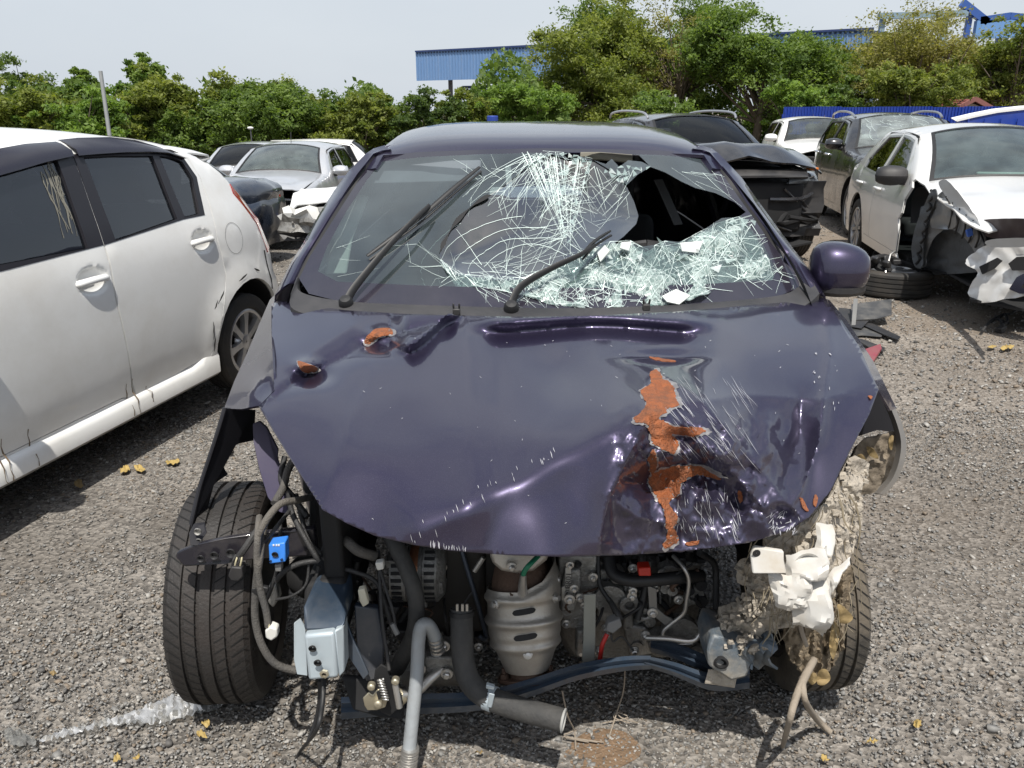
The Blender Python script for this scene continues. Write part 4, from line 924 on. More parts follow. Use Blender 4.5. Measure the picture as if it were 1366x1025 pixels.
for i, t in enumerate(TORN[:6]):
    cx, cy = sum(p[0] for p in t) / len(t), sum(p[1] for p in t) / len(t); q = [(cx + (x - cx) * 1.16 + 1.5, cy + (y - cy) * 1.05 + 1.0) for x, y in t]; P = [p for p in torn(q, i * 7.7 + 2, 4.2 if i < 4 else 1.6, 8)]
    wob('bare_metal', px_sheet(P, 3.5, lambda x, y: H3(x, y, .0011), edge=3), M_bare, bonnet, smooth=60, solid=.001)
for i, t in enumerate(TORN):
    P = torn(t, i * 3.1, 3.6 if i < 4 else 1.2, 8); b = px_sheet(P, 3.5, lambda x, y: H3(x, y, .0018 + .0012 * noise.noise(Vector((x * .3, y * .3, 1)))), edge=3); wob('bare_primer', b, M_orange, bonnet, smooth=60, solid=.002)
# scratches, chips
rs = random.Random(4); b = MB()
def scratch(b, p, q, w, f=None):
    n = 4; v = []; f = f or (lambda x, y: H3(x, y, .0012)); dx, dy = q[0] - p[0], q[1] - p[1]; L = math.hypot(dx, dy) + 1e-6; ox, oy = -dy / L * w, dx / L * w
    for k in range(n + 1):
        t = k / n; x, y = p[0] + dx * t + rs.uniform(-.3, .3), p[1] + dy * t; tw = math.sin(math.pi * (t * .9 + .05)); v += [f(x - ox * tw, y - oy * tw), f(x + ox * tw, y + oy * tw)]
    b.add(v, [(2 * k, 2 * k + 1, 2 * k + 3, 2 * k + 2) for k in range(n)])
for k in range(95):
    x, y = rs.uniform(880, 990), rs.uniform(500, 600); L = rs.uniform(8, 46); a = math.radians(rs.gauss(52, 7)); q = (x + L * math.cos(a), y + L * math.sin(a))
    if pip(HOOD, *q): scratch(b, (x, y), q, rs.uniform(.12, .34))
for k in range(70):
    x, y = rs.uniform(900, 985), rs.uniform(640, 720); L = rs.uniform(6, 26); a = math.radians(rs.gauss(78, 14)); q = (x + L * math.cos(a), y + L * math.sin(a))
    if pip(HOOD, *q): scratch(b, (x, y), q, rs.uniform(.15, .55))
for k in range(26):
    t = k / 25; x, y = 545 + 200 * t + rs.uniform(-14, 14), 715 - 120 * t + rs.uniform(-8, 8); L = rs.uniform(3, 12); scratch(b, (x, y), (x + L * .3, min(y + L, 733)), rs.uniform(.2, .55))
for k in range(14): x = 573 + k * 3.6 + rs.uniform(-2, 2); scratch(b, (x, 722 + k * .5 + rs.uniform(-2, 3)), (x + rs.uniform(-1, 2), 731 + k * .4), rs.uniform(.3, .8))
for k in range(55):
    x, y = rs.uniform(480, 1120), rs.uniform(440, 700)
    if pip(HOOD, x + 5, y + 3): scratch(b, (x, y), (x + rs.uniform(-4, 4), y + rs.uniform(.6, 3)), rs.uniform(.2, .4))
for k in range(40): x, y = rs.uniform(1030, 1066), rs.uniform(680, 708); scratch(b, (x, y), (x + rs.uniform(-10, 4), y + rs.uniform(2, 9)), rs.uniform(.3, .9))
for k in range(14): x, y = rs.uniform(1085, 1120), rs.uniform(450, 560); scratch(b, (x, y), (x + rs.uniform(-3, 3), y + rs.uniform(2, 6)), rs.uniform(.3, .9))
b.f = [f for f in b.f]; wob('scratch_marks', b, mat('scratched paint', (.34, .34, .37), .6, var=.3), bonnet, smooth=0, kind='stuff')

# ---- front wings
FL = [(372, 388), (366, 402), (362, 440), (364, 480), (366, 521), (346, 541), (322, 546), (299, 545), (312, 510), (330, 470), (346, 432), (360, 400)]
fz = tps([(372, 388, 1.03), (366, 402, 1.012), (362, 440, .988), (366, 521, .948), (346, 541, .925), (322, 546, .89), (299, 545, .845), (312, 510, .862), (330, 470, .885), (346, 432, .915), (360, 400, .975), (345, 500, .935), (338, 520, .925), (352, 460, .96)])
wing = wob('front_wing', px_sheet(FL, 5, lambda x, y: G(x, y, fz(x, y) + .006 * math.exp(-abs(line_d((x, y), [(330, 530), (352, 510), (364, 498)])[0]) / 6))), M_purple, smooth=60, solid=.006)
lip = [(299, 545, 1.93), (291, 575, 1.91), (278, 615, 1.89), (266, 652, 1.87), (258, 690, 1.84), (254, 705, 1.83), (262, 712, 1.84), (273, 706, 1.86), (276, 680, 1.88), (283, 648, 1.91), (294, 640, 1.91), (303, 634, 1.92), (298, 626, 1.93), (291, 622, 1.93), (300, 604, 1.96), (318, 592, 1.99), (338, 588, 2.0), (340, 548, 1.98)]
wob('wing_flange', plate(lip, 1.9, .006), M_under, wing)
b = ptube([(300, 544, 1.925), (291, 575, 1.905), (278, 615, 1.885), (266, 652, 1.865), (257, 690, 1.835), (254, 706, 1.825)], .006, smooth=3); wob('wing_edge', b, M_under, wing)
FRO = [(1098, 398), (1106, 400), (1130, 428), (1165, 482), (1196, 545), (1188, 548), (1172, 521), (1146, 462), (1118, 420)]
rz_ = tps([(1098, 398, 1.02), (1106, 400, 1.0), (1130, 428, .965), (1165, 482, .91), (1196, 545, .845), (1188, 548, .86), (1172, 521, .925), (1146, 462, .968), (1118, 420, 1.0)])
wingr = wob('front_wing', px_sheet(FRO, 4, lambda x, y: G(x, y, rz_(x, y))), M_purple, smooth=60, solid=.006)
edge = [(1190, 540, 2.02), (1200, 562, 2.0), (1207, 590, 1.98), (1204, 618, 1.96), (1194, 642, 1.95), (1178, 660, 1.94)]
b = MB(); rows = []
for (x, y, Y) in catmull([Vector(p) for p in edge], 4)[0]: rows.append([U(x, y, Y) + Vector((0, .03, 0)), U(x + 2, y, Y), U(x - 5, y - 1, Y - .004), U(x - 12, y - 2, Y + .02)])
wob('wing_flange', b.grid(rows), mat('dusty grey primer', (.14, .135, .13), .7, var=.3, dirt=.5, dcol=(.30, .25, .19)), wingr, smooth=60, solid=.004)
wob('arch_shade_plate', plate([(1172, 522), (1194, 545), (1201, 578), (1170, 574), (1146, 582), (1150, 560)], 2.12, .01), M_under, wingr)  # black plate stands in for the shade inside the arch

# ---- scuttle panel below the screen
cow_t = [(398, 372, 2.54), (402, 392, 2.47), (460, 404, 2.40), (560, 409, 2.34), (700, 413, 2.31), (800, 413, 2.32), (930, 407, 2.40), (1035, 397, 2.50), (1066, 384, 2.57), (1080, 372, 2.62)]
rows = []
for k, (x, y, Y) in enumerate(catmull([Vector(p) for p in cow_t], 5)[0]):
    xx = 362 + (x - 398) * (1098 - 362) / (1080 - 398); zz = 1.03; a = U(x, y, Y); e = G(max(372, min(1092, xx)), y + (16 if 420 < x < 1030 else 18), 1.0) if 420 < x < 1050 else a + Vector((-.05 if x < 600 else .03, -.07, -.035))
    e = a + Vector((0, -.10, -.028)); rows.append([a + Vector((0, .03, -.008)), a + Vector((0, -.004, .006)), a.lerp(e, .45) + Vector((0, 0, .004)), e, e + Vector((0, 0, -.05))])
cowl = wob('scuttle_panel', MB().grid(rows), M_cowl, smooth=45, solid=.004)
for x, y in ((609, 416), (862, 410)):
    q = U(x, y, 2.27); b = MB().box(q, (.022, .02, .02)); b.bar(q + Vector((-.008, 0, .008)), q + Vector((-.009, -.004, .026)), .006, .006); b.bar(q + Vector((.008, 0, .008)), q + Vector((.009, -.004, .026)), .006, .006); wob('washer_jet', b, M_black(), cowl, bevel=.003)

# ---- windscreen
SCR = [(399, 372), (413, 343), (450, 285), (482, 235), (502, 208), (560, 203), (640, 200), (720, 198), (800, 199), (880, 201), (942, 206), (962, 230), (990, 270), (1030, 326), (1066, 370), (1066, 384), (1035, 397), (930, 407), (800, 413), (700, 413), (560, 409), (460, 404), (412, 392)]
sY = tps([(399, 372, 2.55), (412, 392, 2.47), (460, 404, 2.41), (560, 409, 2.35), (700, 413, 2.32), (800, 413, 2.33), (930, 407, 2.41), (1035, 397, 2.51), (1066, 377, 2.60), (450, 285, 2.80), (502, 208, 3.09), (720, 198, 2.99), (942, 206, 3.10), (990, 270, 2.86), (560, 300, 2.67), (720, 300, 2.62), (880, 300, 2.68), (600, 240, 2.85), (840, 240, 2.86)])
CLEAR = [(424, 362), (436, 330), (462, 282), (490, 240), (508, 216), (560, 210), (640, 206), (720, 204), (800, 205), (880, 207), (934, 212), (955, 240), (985, 283), (1018, 326), (1036, 362), (1030, 374), (940, 379), (800, 384), (700, 385), (560, 381), (450, 376)]
HOLE = [(868, 223), (852, 232), (836, 247), (846, 267), (852, 286), (849, 297), (832, 314), (814, 327), (826, 327), (840, 324), (858, 329), (873, 327), (887, 321), (905, 323), (922, 317), (934, 310), (955, 296), (963, 291), (985, 290), (995, 283), (980, 270), (955, 258), (928, 251), (910, 243), (887, 230)]
SLIT = [(748, 203), (760, 214), (775, 209), (792, 214), (808, 219), (816, 212), (826, 223), (838, 214), (856, 216), (866, 221), (852, 207), (800, 203)]
PANE = [(650, 262), (628, 278), (606, 300), (592, 324), (586, 338), (588, 350), (600, 363), (640, 371), (700, 374), (756, 346), (800, 331), (814, 327), (832, 314), (849, 297), (852, 286), (846, 267), (836, 247), (812, 226), (792, 214), (760, 214), (734, 206), (700, 226), (672, 248)]
CRUSH = [(588, 348), (600, 363), (640, 370), (700, 373), (756, 345), (800, 331), (826, 328), (840, 325), (858, 330), (873, 328), (887, 322), (905, 324), (922, 318), (934, 311), (955, 297), (985, 291), (1002, 300), (1014, 318), (1020, 345), (1032, 370), (985, 374), (955, 384), (935, 402), (880, 409), (800, 412), (740, 408), (700, 396), (650, 386), (615, 380), (596, 366)]
def S3(x, y, off=0.0):
    p = U(x, y, sY(x, y)); return p + Vector((0, -.5, .86)) * off
def pane3(x, y, off=0.0):
    d = line_d((x, y), PANE + PANE[:1])[0]; k = 1 - math.exp(-d / 38.0)
    return U(x, y, sY(x, y) + .075 * k + .03 * k * math.sin(x / 55.0) * math.cos(y / 40.0)) + Vector((0, -.5, .86)) * (off - .006)
M_scr = glass('wreck windscreen glass', (.50, .58, .57), 2.8, body=.15, bcol=(.32, .41, .44))
M_pane = glass('folded windscreen glass', (.34, .42, .50), 5.5, body=.05, bcol=(.4, .45, .45), rough=.03)
V, T = cdt(densify(SCR, 12), [densify(q, 8) for q in (CLEAR, HOLE, SLIT, PANE)], px_grid(SCR, 14))
fr, cl = [], []
for f, cx, cy in T:
    if pip(HOLE, cx, cy) or pip(SLIT, cx, cy) or pip(PANE, cx, cy): continue
    (cl if pip(CLEAR, cx, cy) else fr).append(f)
sv = [S3(*v) for v in V]
screen = wob('windscreen', MB().add(sv, cl), M_scr, smooth=180); 
wob('screen_border', MB().add(sv, fr), M_frit, screen, smooth=180)
wob('broken_pane', px_sheet(PANE, 9, pane3), M_pane, screen, smooth=180)
# dark torn edge of the folded piece
b = MB(); pts = [(652, 261), (628, 277), (607, 299), (593, 323), (587, 337)]; v = []
for k, (x, y) in enumerate([tuple(p[:2]) for p in catmull([Vector((a, c, 0)) for a, c in pts], 5)[0]]): w_ = 1.6 + 1.2 * math.sin(k * .9); v += [S3(x - w_, y - w_ * .6, .002), S3(x + w_, y + w_ * .6, .002)]
b.add(v, [(2 * k, 2 * k + 1, 2 * k + 3, 2 * k + 2) for k in range(len(v) // 2 - 1)]); wob('torn_interlayer', b, M_dark(), screen)
# crushed laminated glass: facets held by the film
M_crush = bpy.data.materials.new('crushed glass'); M_crush.use_nodes = True
n = M_crush.node_tree.nodes; l = M_crush.node_tree.links; bs = n['Principled BSDF']
oi = n.new('ShaderNodeAttribute'); oi.attribute_name = 'leafvar'; rp = n.new('ShaderNodeValToRGB'); l.new(oi.outputs['Fac'], rp.inputs[0])
e = rp.color_ramp.elements; e[0].color = (.24, .33, .315, 1); e[1].color = (.78, .82, .80, 1); el = rp.color_ramp.elements.new(.55); el.color = (.46, .58, .55, 1); l.new(rp.outputs[0], bs.inputs['Base Color'])
bs.inputs['Roughness'].default_value = .12; bs.inputs['Coat Weight'].default_value = 1; bs.inputs['Alpha'].default_value = .5
def shards(name, poly, step, amp, seed, tilt=.012, f=S3, thr=None, keep=1.0):
    rg = random.Random(seed); pts = [(x + rg.uniform(-.42, .42) * step, y + rg.uniform(-.42, .42) * step) for x, y in px_grid(poly, step)]
    V, T = cdt(densify(poly, step), [], [p for p in pts if pip(poly, *p)]); vv, ff, var = [], [], []
    sag = lambda x, y: amp * noise.noise(Vector((x / 34.0, y / 26.0, seed)))
    for fc, cx, cy in T:
        if rg.random() > keep: continue
        base = f(cx, cy, sag(cx, cy) + .004); o = len(vv)
        for i in fc:
            x, y = V[i]; x, y = cx + (x - cx) * .93, cy + (y - cy) * .93; vv.append(f(x, y, sag(x, y) + .004 + rg.uniform(-tilt, tilt)))
        ff.append((o, o + 1, o + 2)); var.append(min(1, max(0, rg.betavariate(1.3, 2.0) + .3 * noise.noise(Vector((cx / 50.0, cy / 40.0, seed + 5))))))
    ob = wob(name, MB().add(vv, ff), M_crush, screen, smooth=0, kind='stuff'); at = ob.data.attributes.new('leafvar', 'FLOAT', 'FACE'); at.data.foreach_set('value', np.array(var, np.float32)); return ob
M_milk = bpy.data.materials.new('milky crazed glass'); M_milk.use_nodes = True
n = M_milk.node_tree.nodes; l = M_milk.node_tree.links; bs = n['Principled BSDF']; t_ = n.new('ShaderNodeTexCoord'); vo = n.new('ShaderNodeTexVoronoi'); vo.feature = 'DISTANCE_TO_EDGE'; vo.inputs['Scale'].default_value = 62; l.new(t_.outputs['Object'], vo.inputs['Vector'])
vc = n.new('ShaderNodeTexVoronoi'); vc.inputs['Scale'].default_value = 62; l.new(t_.outputs['Object'], vc.inputs['Vector']); sc_ = n.new('ShaderNodeSeparateColor'); l.new(vc.outputs['Color'], sc_.inputs[0])
ed = n.new('ShaderNodeMapRange'); ed.inputs['From Max'].default_value = .055; ed.inputs['To Min'].default_value = 1; ed.inputs['To Max'].default_value = 0; l.new(vo.outputs['Distance'], ed.inputs['Value'])
r_ = n.new('ShaderNodeValToRGB'); l.new(sc_.outputs[0], r_.inputs[0]); r_.color_ramp.elements[0].color = (.14, .22, .205, 1); r_.color_ramp.elements[1].color = (.50, .60, .57, 1)
mxc = n.new('ShaderNodeMix'); mxc.data_type = 'RGBA'; mxc.inputs['B'].default_value = (.72, .78, .76, 1); l.new(ed.outputs[0], mxc.inputs['Factor']); l.new(r_.outputs[0], mxc.inputs['A']); l.new(mxc.outputs['Result'], bs.inputs['Base Color'])
al = n.new('ShaderNodeMapRange'); al.inputs['To Min'].default_value = .35; al.inputs['To Max'].default_value = .85; nz_ = n.new('ShaderNodeTexNoise'); nz_.inputs['Scale'].default_value = 9; nz_.inputs['Detail'].default_value = 5; l.new(t_.outputs['Object'], nz_.inputs['Vector']); l.new(nz_.outputs['Fac'], al.inputs['Value'])
am = n.new('ShaderNodeMath'); am.operation = 'MAXIMUM'; l.new(al.outputs[0], am.inputs[0]); l.new(ed.outputs[0], am.inputs[1]); l.new(am.outputs[0], bs.inputs['Alpha'])
bm_ = n.new('ShaderNodeBump'); bm_.inputs['Strength'].default_value = .9; bm_.inputs['Distance'].default_value = .004; l.new(sc_.outputs[1], bm_.inputs['Height']); l.new(bm_.outputs[0], bs.inputs['Normal']); bs.inputs['Roughness'].default_value = .14; bs.inputs['Coat Weight'].default_value = .6
def sag3(x, y):
    return S3(x, y, .030 * noise.noise(Vector((x / 34.0, y / 26.0, 11))) + .014 * abs(noise.noise(Vector((x / 17.0, y / 12.0, 4)))) - .004)
wob('crazed_sheet', px_sheet(torn(CRUSH, 3, 2.5, 3), 4, sag3), M_milk, screen, smooth=50, solid=.003)
shards('crushed_glass', CRUSH, 5, .030, 11, tilt=.004, keep=.16)
shards('crushed_glass', [(835, 330), (887, 322), (934, 311), (963, 293), (990, 292), (1012, 318), (1020, 345), (1028, 366), (985, 372), (930, 368), (870, 362), (830, 350)], 13, .05, 15, tilt=.012, keep=.22)
shards('crushed_glass', [(640, 372), (700, 374), (756, 348), (800, 333), (840, 330), (900, 366), (930, 400), (800, 411), (720, 404), (650, 386)], 10, .03, 16, tilt=.006, keep=.12)
shards('crushed_glass', [(700, 214), (724, 204), (752, 206), (790, 214), (784, 240), (772, 280), (760, 330), (752, 320), (742, 284), (728, 250), (708, 230)], 7, .012, 12, tilt=.004, keep=.2)
shards('crushed_glass', [(800, 228), (835, 222), (868, 224), (850, 234), (832, 246), (842, 262), (826, 246)], 7, .01, 13, tilt=.004, keep=.4)
# cracks: white fissures in the pane
rc = random.Random(21); b = MB()
def crack(p, ang, L, w, f, bend=.25, split=.25, depth=0):
    x, y = p; v = []; n = max(3, int(L / 7)); pts = [(x, y)]
    for k in range(n):
        ang += rc.gauss(0, bend * .3) if rc.random() < .35 else 0; x += math.cos(ang) * L / n; y += math.sin(ang) * L / n; pts.append((x, y))
        if depth < 2 and rc.random() < split / 3: crack((x, y), ang + rc.choice((-1, 1)) * rc.uniform(.4, 1.1), L * rc.uniform(.25, .6), w * .7, f, bend, split, depth + 1)
    for k, (x, y) in enumerate(pts):
        if not pip(SCR, x, y) or pip(HOLE, x, y) or pip(SLIT, x, y): pts = pts[:k]; break
    if len(pts) < 3: return
    for k, (x, y) in enumerate(pts):
        a, c = pts[max(k - 1, 0)], pts[min(k + 1, len(pts) - 1)]; dx, dy = c[0] - a[0], c[1] - a[1]; q = math.hypot(dx, dy) + 1e-6; ww = w * .42 * (1 - .7 * k / len(pts)); g = pane3 if pip(PANE, x, y) else S3
        v += [g(x + dy / q * ww, y - dx / q * ww, .0022), g(x - dy / q * ww, y + dx / q * ww, .0022)]
    b.add(v, [(2 * k, 2 * k + 1, 2 * k + 3, 2 * k + 2) for k in range(len(pts) - 1)])
for k in range(62):
    x0 = rc.uniform(694, 806); crack((x0, rc.uniform(203, 216)), math.atan2(330 - 208, 757 - x0) + rc.gauss(0, .07), rc.uniform(45, 128), rc.uniform(.3, 1.1), None, .12, .35)      # fan below the mirror
for k in range(18): crack((rc.uniform(700, 745), rc.uniform(204, 215)), rc.gauss(2.45, .22), rc.uniform(40, 110), rc.uniform(.35, .8), None)
for k in range(16): crack((rc.uniform(820, 850), rc.uniform(228, 262)), rc.gauss(2.3, .4), rc.uniform(20, 70), rc.uniform(.3, .7), None)
for k in range(44): crack((rc.uniform(600, 1010), rc.uniform(350, 385)), rc.uniform(0, 6.28), rc.uniform(14, 60), rc.uniform(.35, .9), None, .5)
for k in range(40): crack((rc.uniform(900, 1010), rc.uniform(295, 365)), rc.gauss(-.5, .7), rc.uniform(20, 60), rc.uniform(.35, .8), None, .3)
for k in range(20): crack((rc.uniform(600, 700), rc.uniform(345, 385)), rc.gauss(.2, .5), rc.uniform(40, 90), rc.uniform(.25, .6), None, .25)
for k in range(6): crack((rc.uniform(590, 640), rc.uniform(355, 385)), rc.gauss(3.3, .5), rc.uniform(30, 100), rc.uniform(.25, .55), None, .2)
for k in range(3): crack((rc.uniform(440, 480), rc.uniform(330, 370)), rc.uniform(-.9, .6), rc.uniform(20, 60), rc.uniform(.15, .3), None, .2)
for k in range(26): crack((rc.uniform(880, 990), rc.uniform(215, 275)), rc.gauss(.55, .25), rc.uniform(20, 80), rc.uniform(.2, .55), None, .15)
for k in range(30): crack((rc.uniform(640, 940), rc.uniform(388, 404)), rc.gauss(0, 2), rc.uniform(14, 50), rc.uniform(.3, .8), None, .5)
for k in range(10): crack((rc.uniform(1040, 1062), rc.uniform(350, 380)), rc.uniform(1.5, 4), rc.uniform(10, 40), rc.uniform(.3, .7), None, .4)
for r_, a0, a1 in ((72, 2.6, 5.2), (92, 2.5, 4.9), (112, 2.6, 4.6), (130, 2.9, 4.0), (55, 2.2, 5.6)):                                              # rings round the blow
    pts = [(710 + (r_ + 9 * noise.noise(Vector((a * 1.4, r_, 0)))) * 1.12 * math.cos(a) + rc.uniform(-1, 1), 362 + (r_ + 9 * noise.noise(Vector((a * 1.4, r_, 0)))) * .66 * math.sin(a)) for a in [a0 + (a1 - a0) * k / 30 for k in range(31)]]; v = []
    for x, y in pts: v += [pane3(x, y - .28, .0022), pane3(x, y + .28, .0022)]
    b.add(v, [(2 * k, 2 * k + 1, 2 * k + 3, 2 * k + 2) for k in range(30)])
def crack_net(poly, step, w, seed, keep, amp):
    rg = random.Random(seed); pts = [(x + rg.uniform(-.45, .45) * step, y + rg.uniform(-.45, .45) * step) for x, y in px_grid(poly, step)]; V, T = cdt(densify(poly, step), [], [p for p in pts if pip(poly, *p)]); done = set()
    for fc, cx, cy in T:
        for i, j in ((fc[0], fc[1]), (fc[1], fc[2]), (fc[2], fc[0])):
            if (min(i, j), max(i, j)) in done: continue
            done.add((min(i, j), max(i, j)))
            if rg.random() > keep: continue
            (x0, y0), (x1, y1) = V[i], V[j]; q = math.hypot(x1 - x0, y1 - y0) + 1e-6; ox, oy = (y1 - y0) / q * w, -(x1 - x0) / q * w; g = lambda x, y: S3(x, y, amp * noise.noise(Vector((x / 34.0, y / 26.0, 11))) + .008)
            b.add([g(x0 + ox, y0 + oy), g(x0 - ox, y0 - oy), g(x1 - ox * .4, y1 - oy * .4), g(x1 + ox * .4, y1 + oy * .4)], [(0, 1, 2, 3)])
crack_net(CRUSH, 7.5, .19, 31, .55, .030); crack_net(CRUSH, 17, .34, 32, .6, .030)
crack_net([(700, 214), (724, 204), (752, 206), (790, 214), (784, 240), (772, 280), (760, 330), (752, 320), (742, 284), (728, 250), (708, 230)], 9, .18, 33, .35, .0)
M_crack = mat('white fissure', (.60, .70, .67), .25, var=.25, spec=.6)
wob('crack_lines', b, M_crack, screen, smooth=0, kind='stuff')
# loose white flakes of glass lying on the film
for i, t in enumerate(([(796, 340), (806, 334), (812, 346), (800, 353)], [(905, 332), (935, 333), (930, 342), (908, 343)], [(828, 334), (842, 326), (838, 342), (826, 342)], [(882, 400), (900, 394), (918, 406), (905, 411), (888, 411)])):
    v = [S3(x, y, .012 + .022 * ((k * 7 + i) % 3) / 2) for k, (x, y) in enumerate(t)]; wob('glass_flake', MB().add(v, [tuple(range(len(v)))]), mat('frosted glass flake', (.55, .58, .56), .45, var=.3, scale=30, bump=.4), screen, solid=.004)
# wipers
def wiper(arm, blade, base):
    b = MB(); pts = [S3(*p[:2], p[2]) for p in arm]; b.tube(pts, [.016, .014, .011, .009, .008][:len(pts)], 8, smooth=4, flat=.55); a = wob('wiper_arm', b, M_rubber(), screen, smooth=50)
    q = MB().lathe([(.0, .03), (.016, .028), (.022, .018), (.024, 0), (.02, -.02)], S3(*base, .012), (0, -.5, .86), 14); wob('wiper_pivot', q, M_rubber(), a)
    q = MB(); q.tube([S3(*p[:2], p[2]) for p in blade], [.006] + [.010] * (len(blade) - 2) + [.006], 6, smooth=4, flat=.6); q.tube([S3(p[0] + 2.0, p[1] + 1.5, p[2] - .012) for p in blade], .004, 5, smooth=4); wob('wiper_blade', q, M_rubber(), a, smooth=50)
    return a
wiper([(464, 410, .02), (476, 394, .035), (520, 346, .05), (552, 312, .05), (574, 286, .036)], [(491, 348, .02), (530, 320, .022), (568, 292, .024), (604, 260, .022), (640, 229, .018)], (463, 411))
wiper([(681, 417, .02), (694, 396, .04), (735, 376, .055), (772, 360, .06), (792, 344, .05)], [(774, 357, .05), (788, 343, .055), (800, 334, .055), (812, 325, .05)], (682, 418))
# screen pillars and the roof front
def pillar(inner, outer, side):
    rows = []
    for q_, (a, c) in enumerate(zip(inner, outer)):
        A = S3(*a); B = U(c[0], c[1], c[2]); m = A.lerp(B, .5) + Vector((0, -.035, .02)) * (1 - q_ / 8.5); m1 = A.lerp(B, .16) + Vector((0, -.004, .0)); m2 = A.lerp(B, .22) + Vector((0, -.016, .008)); rows.append([A + Vector((0, .004, -.004)), m1, m2, A.lerp(m, .62) + Vector((0, -.006, .004)), m, B.lerp(m, .35) + Vector((side * .008, 0, .004)), B, B + Vector((side * -.02, .09, -.03))])
    rr = []
    for r0, r1 in zip(rows, rows[1:]):
        for k in range(4): rr.append([p.lerp(q, k / 4) for p, q in zip(r0, r1)])
    rr.append(rows[-1]); b = MB(); b.grid([r[1:] for r in rr]); p = wob('screen_pillar', b, M_purple, smooth=40, solid=.006)
    b = MB().grid([[r[0], r[1] + Vector((0, -.002, .002)), r[2] + Vector((0, .006, -.004))] for r in rr]); wob('screen_seal', b, M_rubber(), p)
pillar([(399, 374), (413, 344), (431, 315), (450, 285), (466, 260), (482, 235), (502, 208), (514, 205), (524, 204)], [(366, 402, 2.56), (386, 360, 2.68), (404, 330, 2.78), (425, 290, 2.90), (445, 258, 3.02), (464, 232, 3.04), (489, 207, 3.10), (499, 199, 3.16), (514, 194, 3.16)], -1)
pillar([(1066, 384), (1050, 349), (1030, 326), (1010, 297), (990, 270), (972, 243), (942, 206), (932, 204), (920, 203)], [(1102, 402, 2.58), (1080, 366, 2.70), (1058, 336, 2.80), (1036, 306, 2.90), (1012, 272, 3.02), (988, 238, 3.04), (958, 207, 3.10), (949, 199, 3.16), (934, 194, 3.16)], 1)
# interior seen through the screen
wob('sun_visor', plate([(470, 246, 3.02), (640, 242, 2.98), (642, 214, 3.05), (496, 216, 3.12)], 3.0, .02), mat('lilac grey visor', (.20, .19, .22), .8, var=.1), bevel=.01)
wob('pillar_trim', plate([(432, 366, 2.70), (462, 366, 2.74), (470, 318, 2.86), (492, 262, 3.0), (478, 260, 2.97), (446, 312, 2.83)], 2.8, .02), mat('pale airbag cloth', (.62, .66, .62), .8, var=.1, bump=.3, bscale=30), bevel=.008)
wob('pillar_trim', plate([(1010, 372, 2.72), (1030, 368, 2.72), (1016, 330, 2.80), (990, 290, 2.95), (980, 292, 2.97), (1000, 330, 2.84)], 2.8, .02), mat('pale airbag cloth', (.62, .66, .62), .8), bevel=.008)
wob('mirror_mount', ptube([(775, 209, 3.03), (800, 208, 3.02), (842, 212, 3.04)], .016, smooth=3), mat('olive grey trim', (.16, .15, .12), .7, var=.2))
bag = MB(); rows = []
for i in range(9):
    rows.append([U(800 + 22 * j + 4 * math.sin(i), 352 - 5 * i, 2.62 + .05 * i) + Vector((0, 0, .05 * math.sin(j * 1.9 + i) - .02 * i)) for j in range(9)])
wob('spent_airbag', bag.grid(rows), mat('white airbag cloth', (.62, .62, .60), .85, var=.08, bump=.4, bscale=40), smooth=60, solid=.004)
b = MB(); b.bar(U(878, 240, 3.4), U(905, 300, 3.3), .05, .004); wob('seat_belt', b, mat('grey belt webbing', (.10, .10, .105), .85, var=.15))
# door mirror
c = U(1117, 358, 2.70); rows = []
for i in range(15):
    th = math.pi * i / 14; xx = -math.cos(th); r = max(0, math.sin(th)) ** .42; row = []
    for k in range(22):
        a = 2 * math.pi * k / 21; ca, sa = math.cos(a), math.sin(a); row.append(c + Vector((xx * .092, (-.10 if ca > 0 else .055) * abs(ca) ** .8 * r, (abs(sa) ** .75 * (1 if sa > 0 else -1)) * .092 * r * (1 - .12 * xx))))
    rows.append(row)
mirror = wob('door_mirror', MB().grid(rows), M_purple, smooth=60)
b = MB().grid([[c + Vector((x * .094, -.105 * math.cos(x * 1.2) * (.96 if z > -.075 else .7), z)) for x in (-.95, -.6, -.2, .2, .6, .95)] for z in (-.052, -.07, -.086)]); wob('mirror_skirt', b, M_black(), mirror, solid=.01)
b = patch4(c + Vector((.06, -.082, -.04)), c + Vector((.101, -.02, -.035)), c + Vector((.101, -.02, .0)), c + Vector((.07, -.082, -.01)), (.006, -.006, 0)); wob('indicator', b, mat('clear indicator lens', (.6, .6, .58), .2, coat=1), mirror)
b = MB().bar(c + Vector((-.09, .03, -.07)), c + Vector((-.22, .06, -.09)), .05, .03); wob('mirror_arm', b, M_black(), mirror, bevel=.01)
# ---- what the torn-off bumper lays bare
def part(name, mb, m, parent=None, **k): return wob(name, mb, m, parent, **k)
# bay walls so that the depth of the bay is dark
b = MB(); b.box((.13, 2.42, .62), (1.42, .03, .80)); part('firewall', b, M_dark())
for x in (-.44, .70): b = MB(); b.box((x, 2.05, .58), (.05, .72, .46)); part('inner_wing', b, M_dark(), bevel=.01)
ap = [(337, 566, 1.90), (346, 562, 1.92), (356, 571, 1.93), (371, 600, 1.92), (370, 612, 1.91), (390, 676, 1.84), (386, 688, 1.83), (372, 683, 1.83), (357, 664, 1.85), (345, 625, 1.88), (338, 590, 1.90)]
part('inner_wing', plate(ap, 1.9, .008), mat('satin purple apron', (.06, .052, .10), .55, metal=.2, var=.15, dirt=.4, dcol=(.14, .13, .14)), bevel=.004)
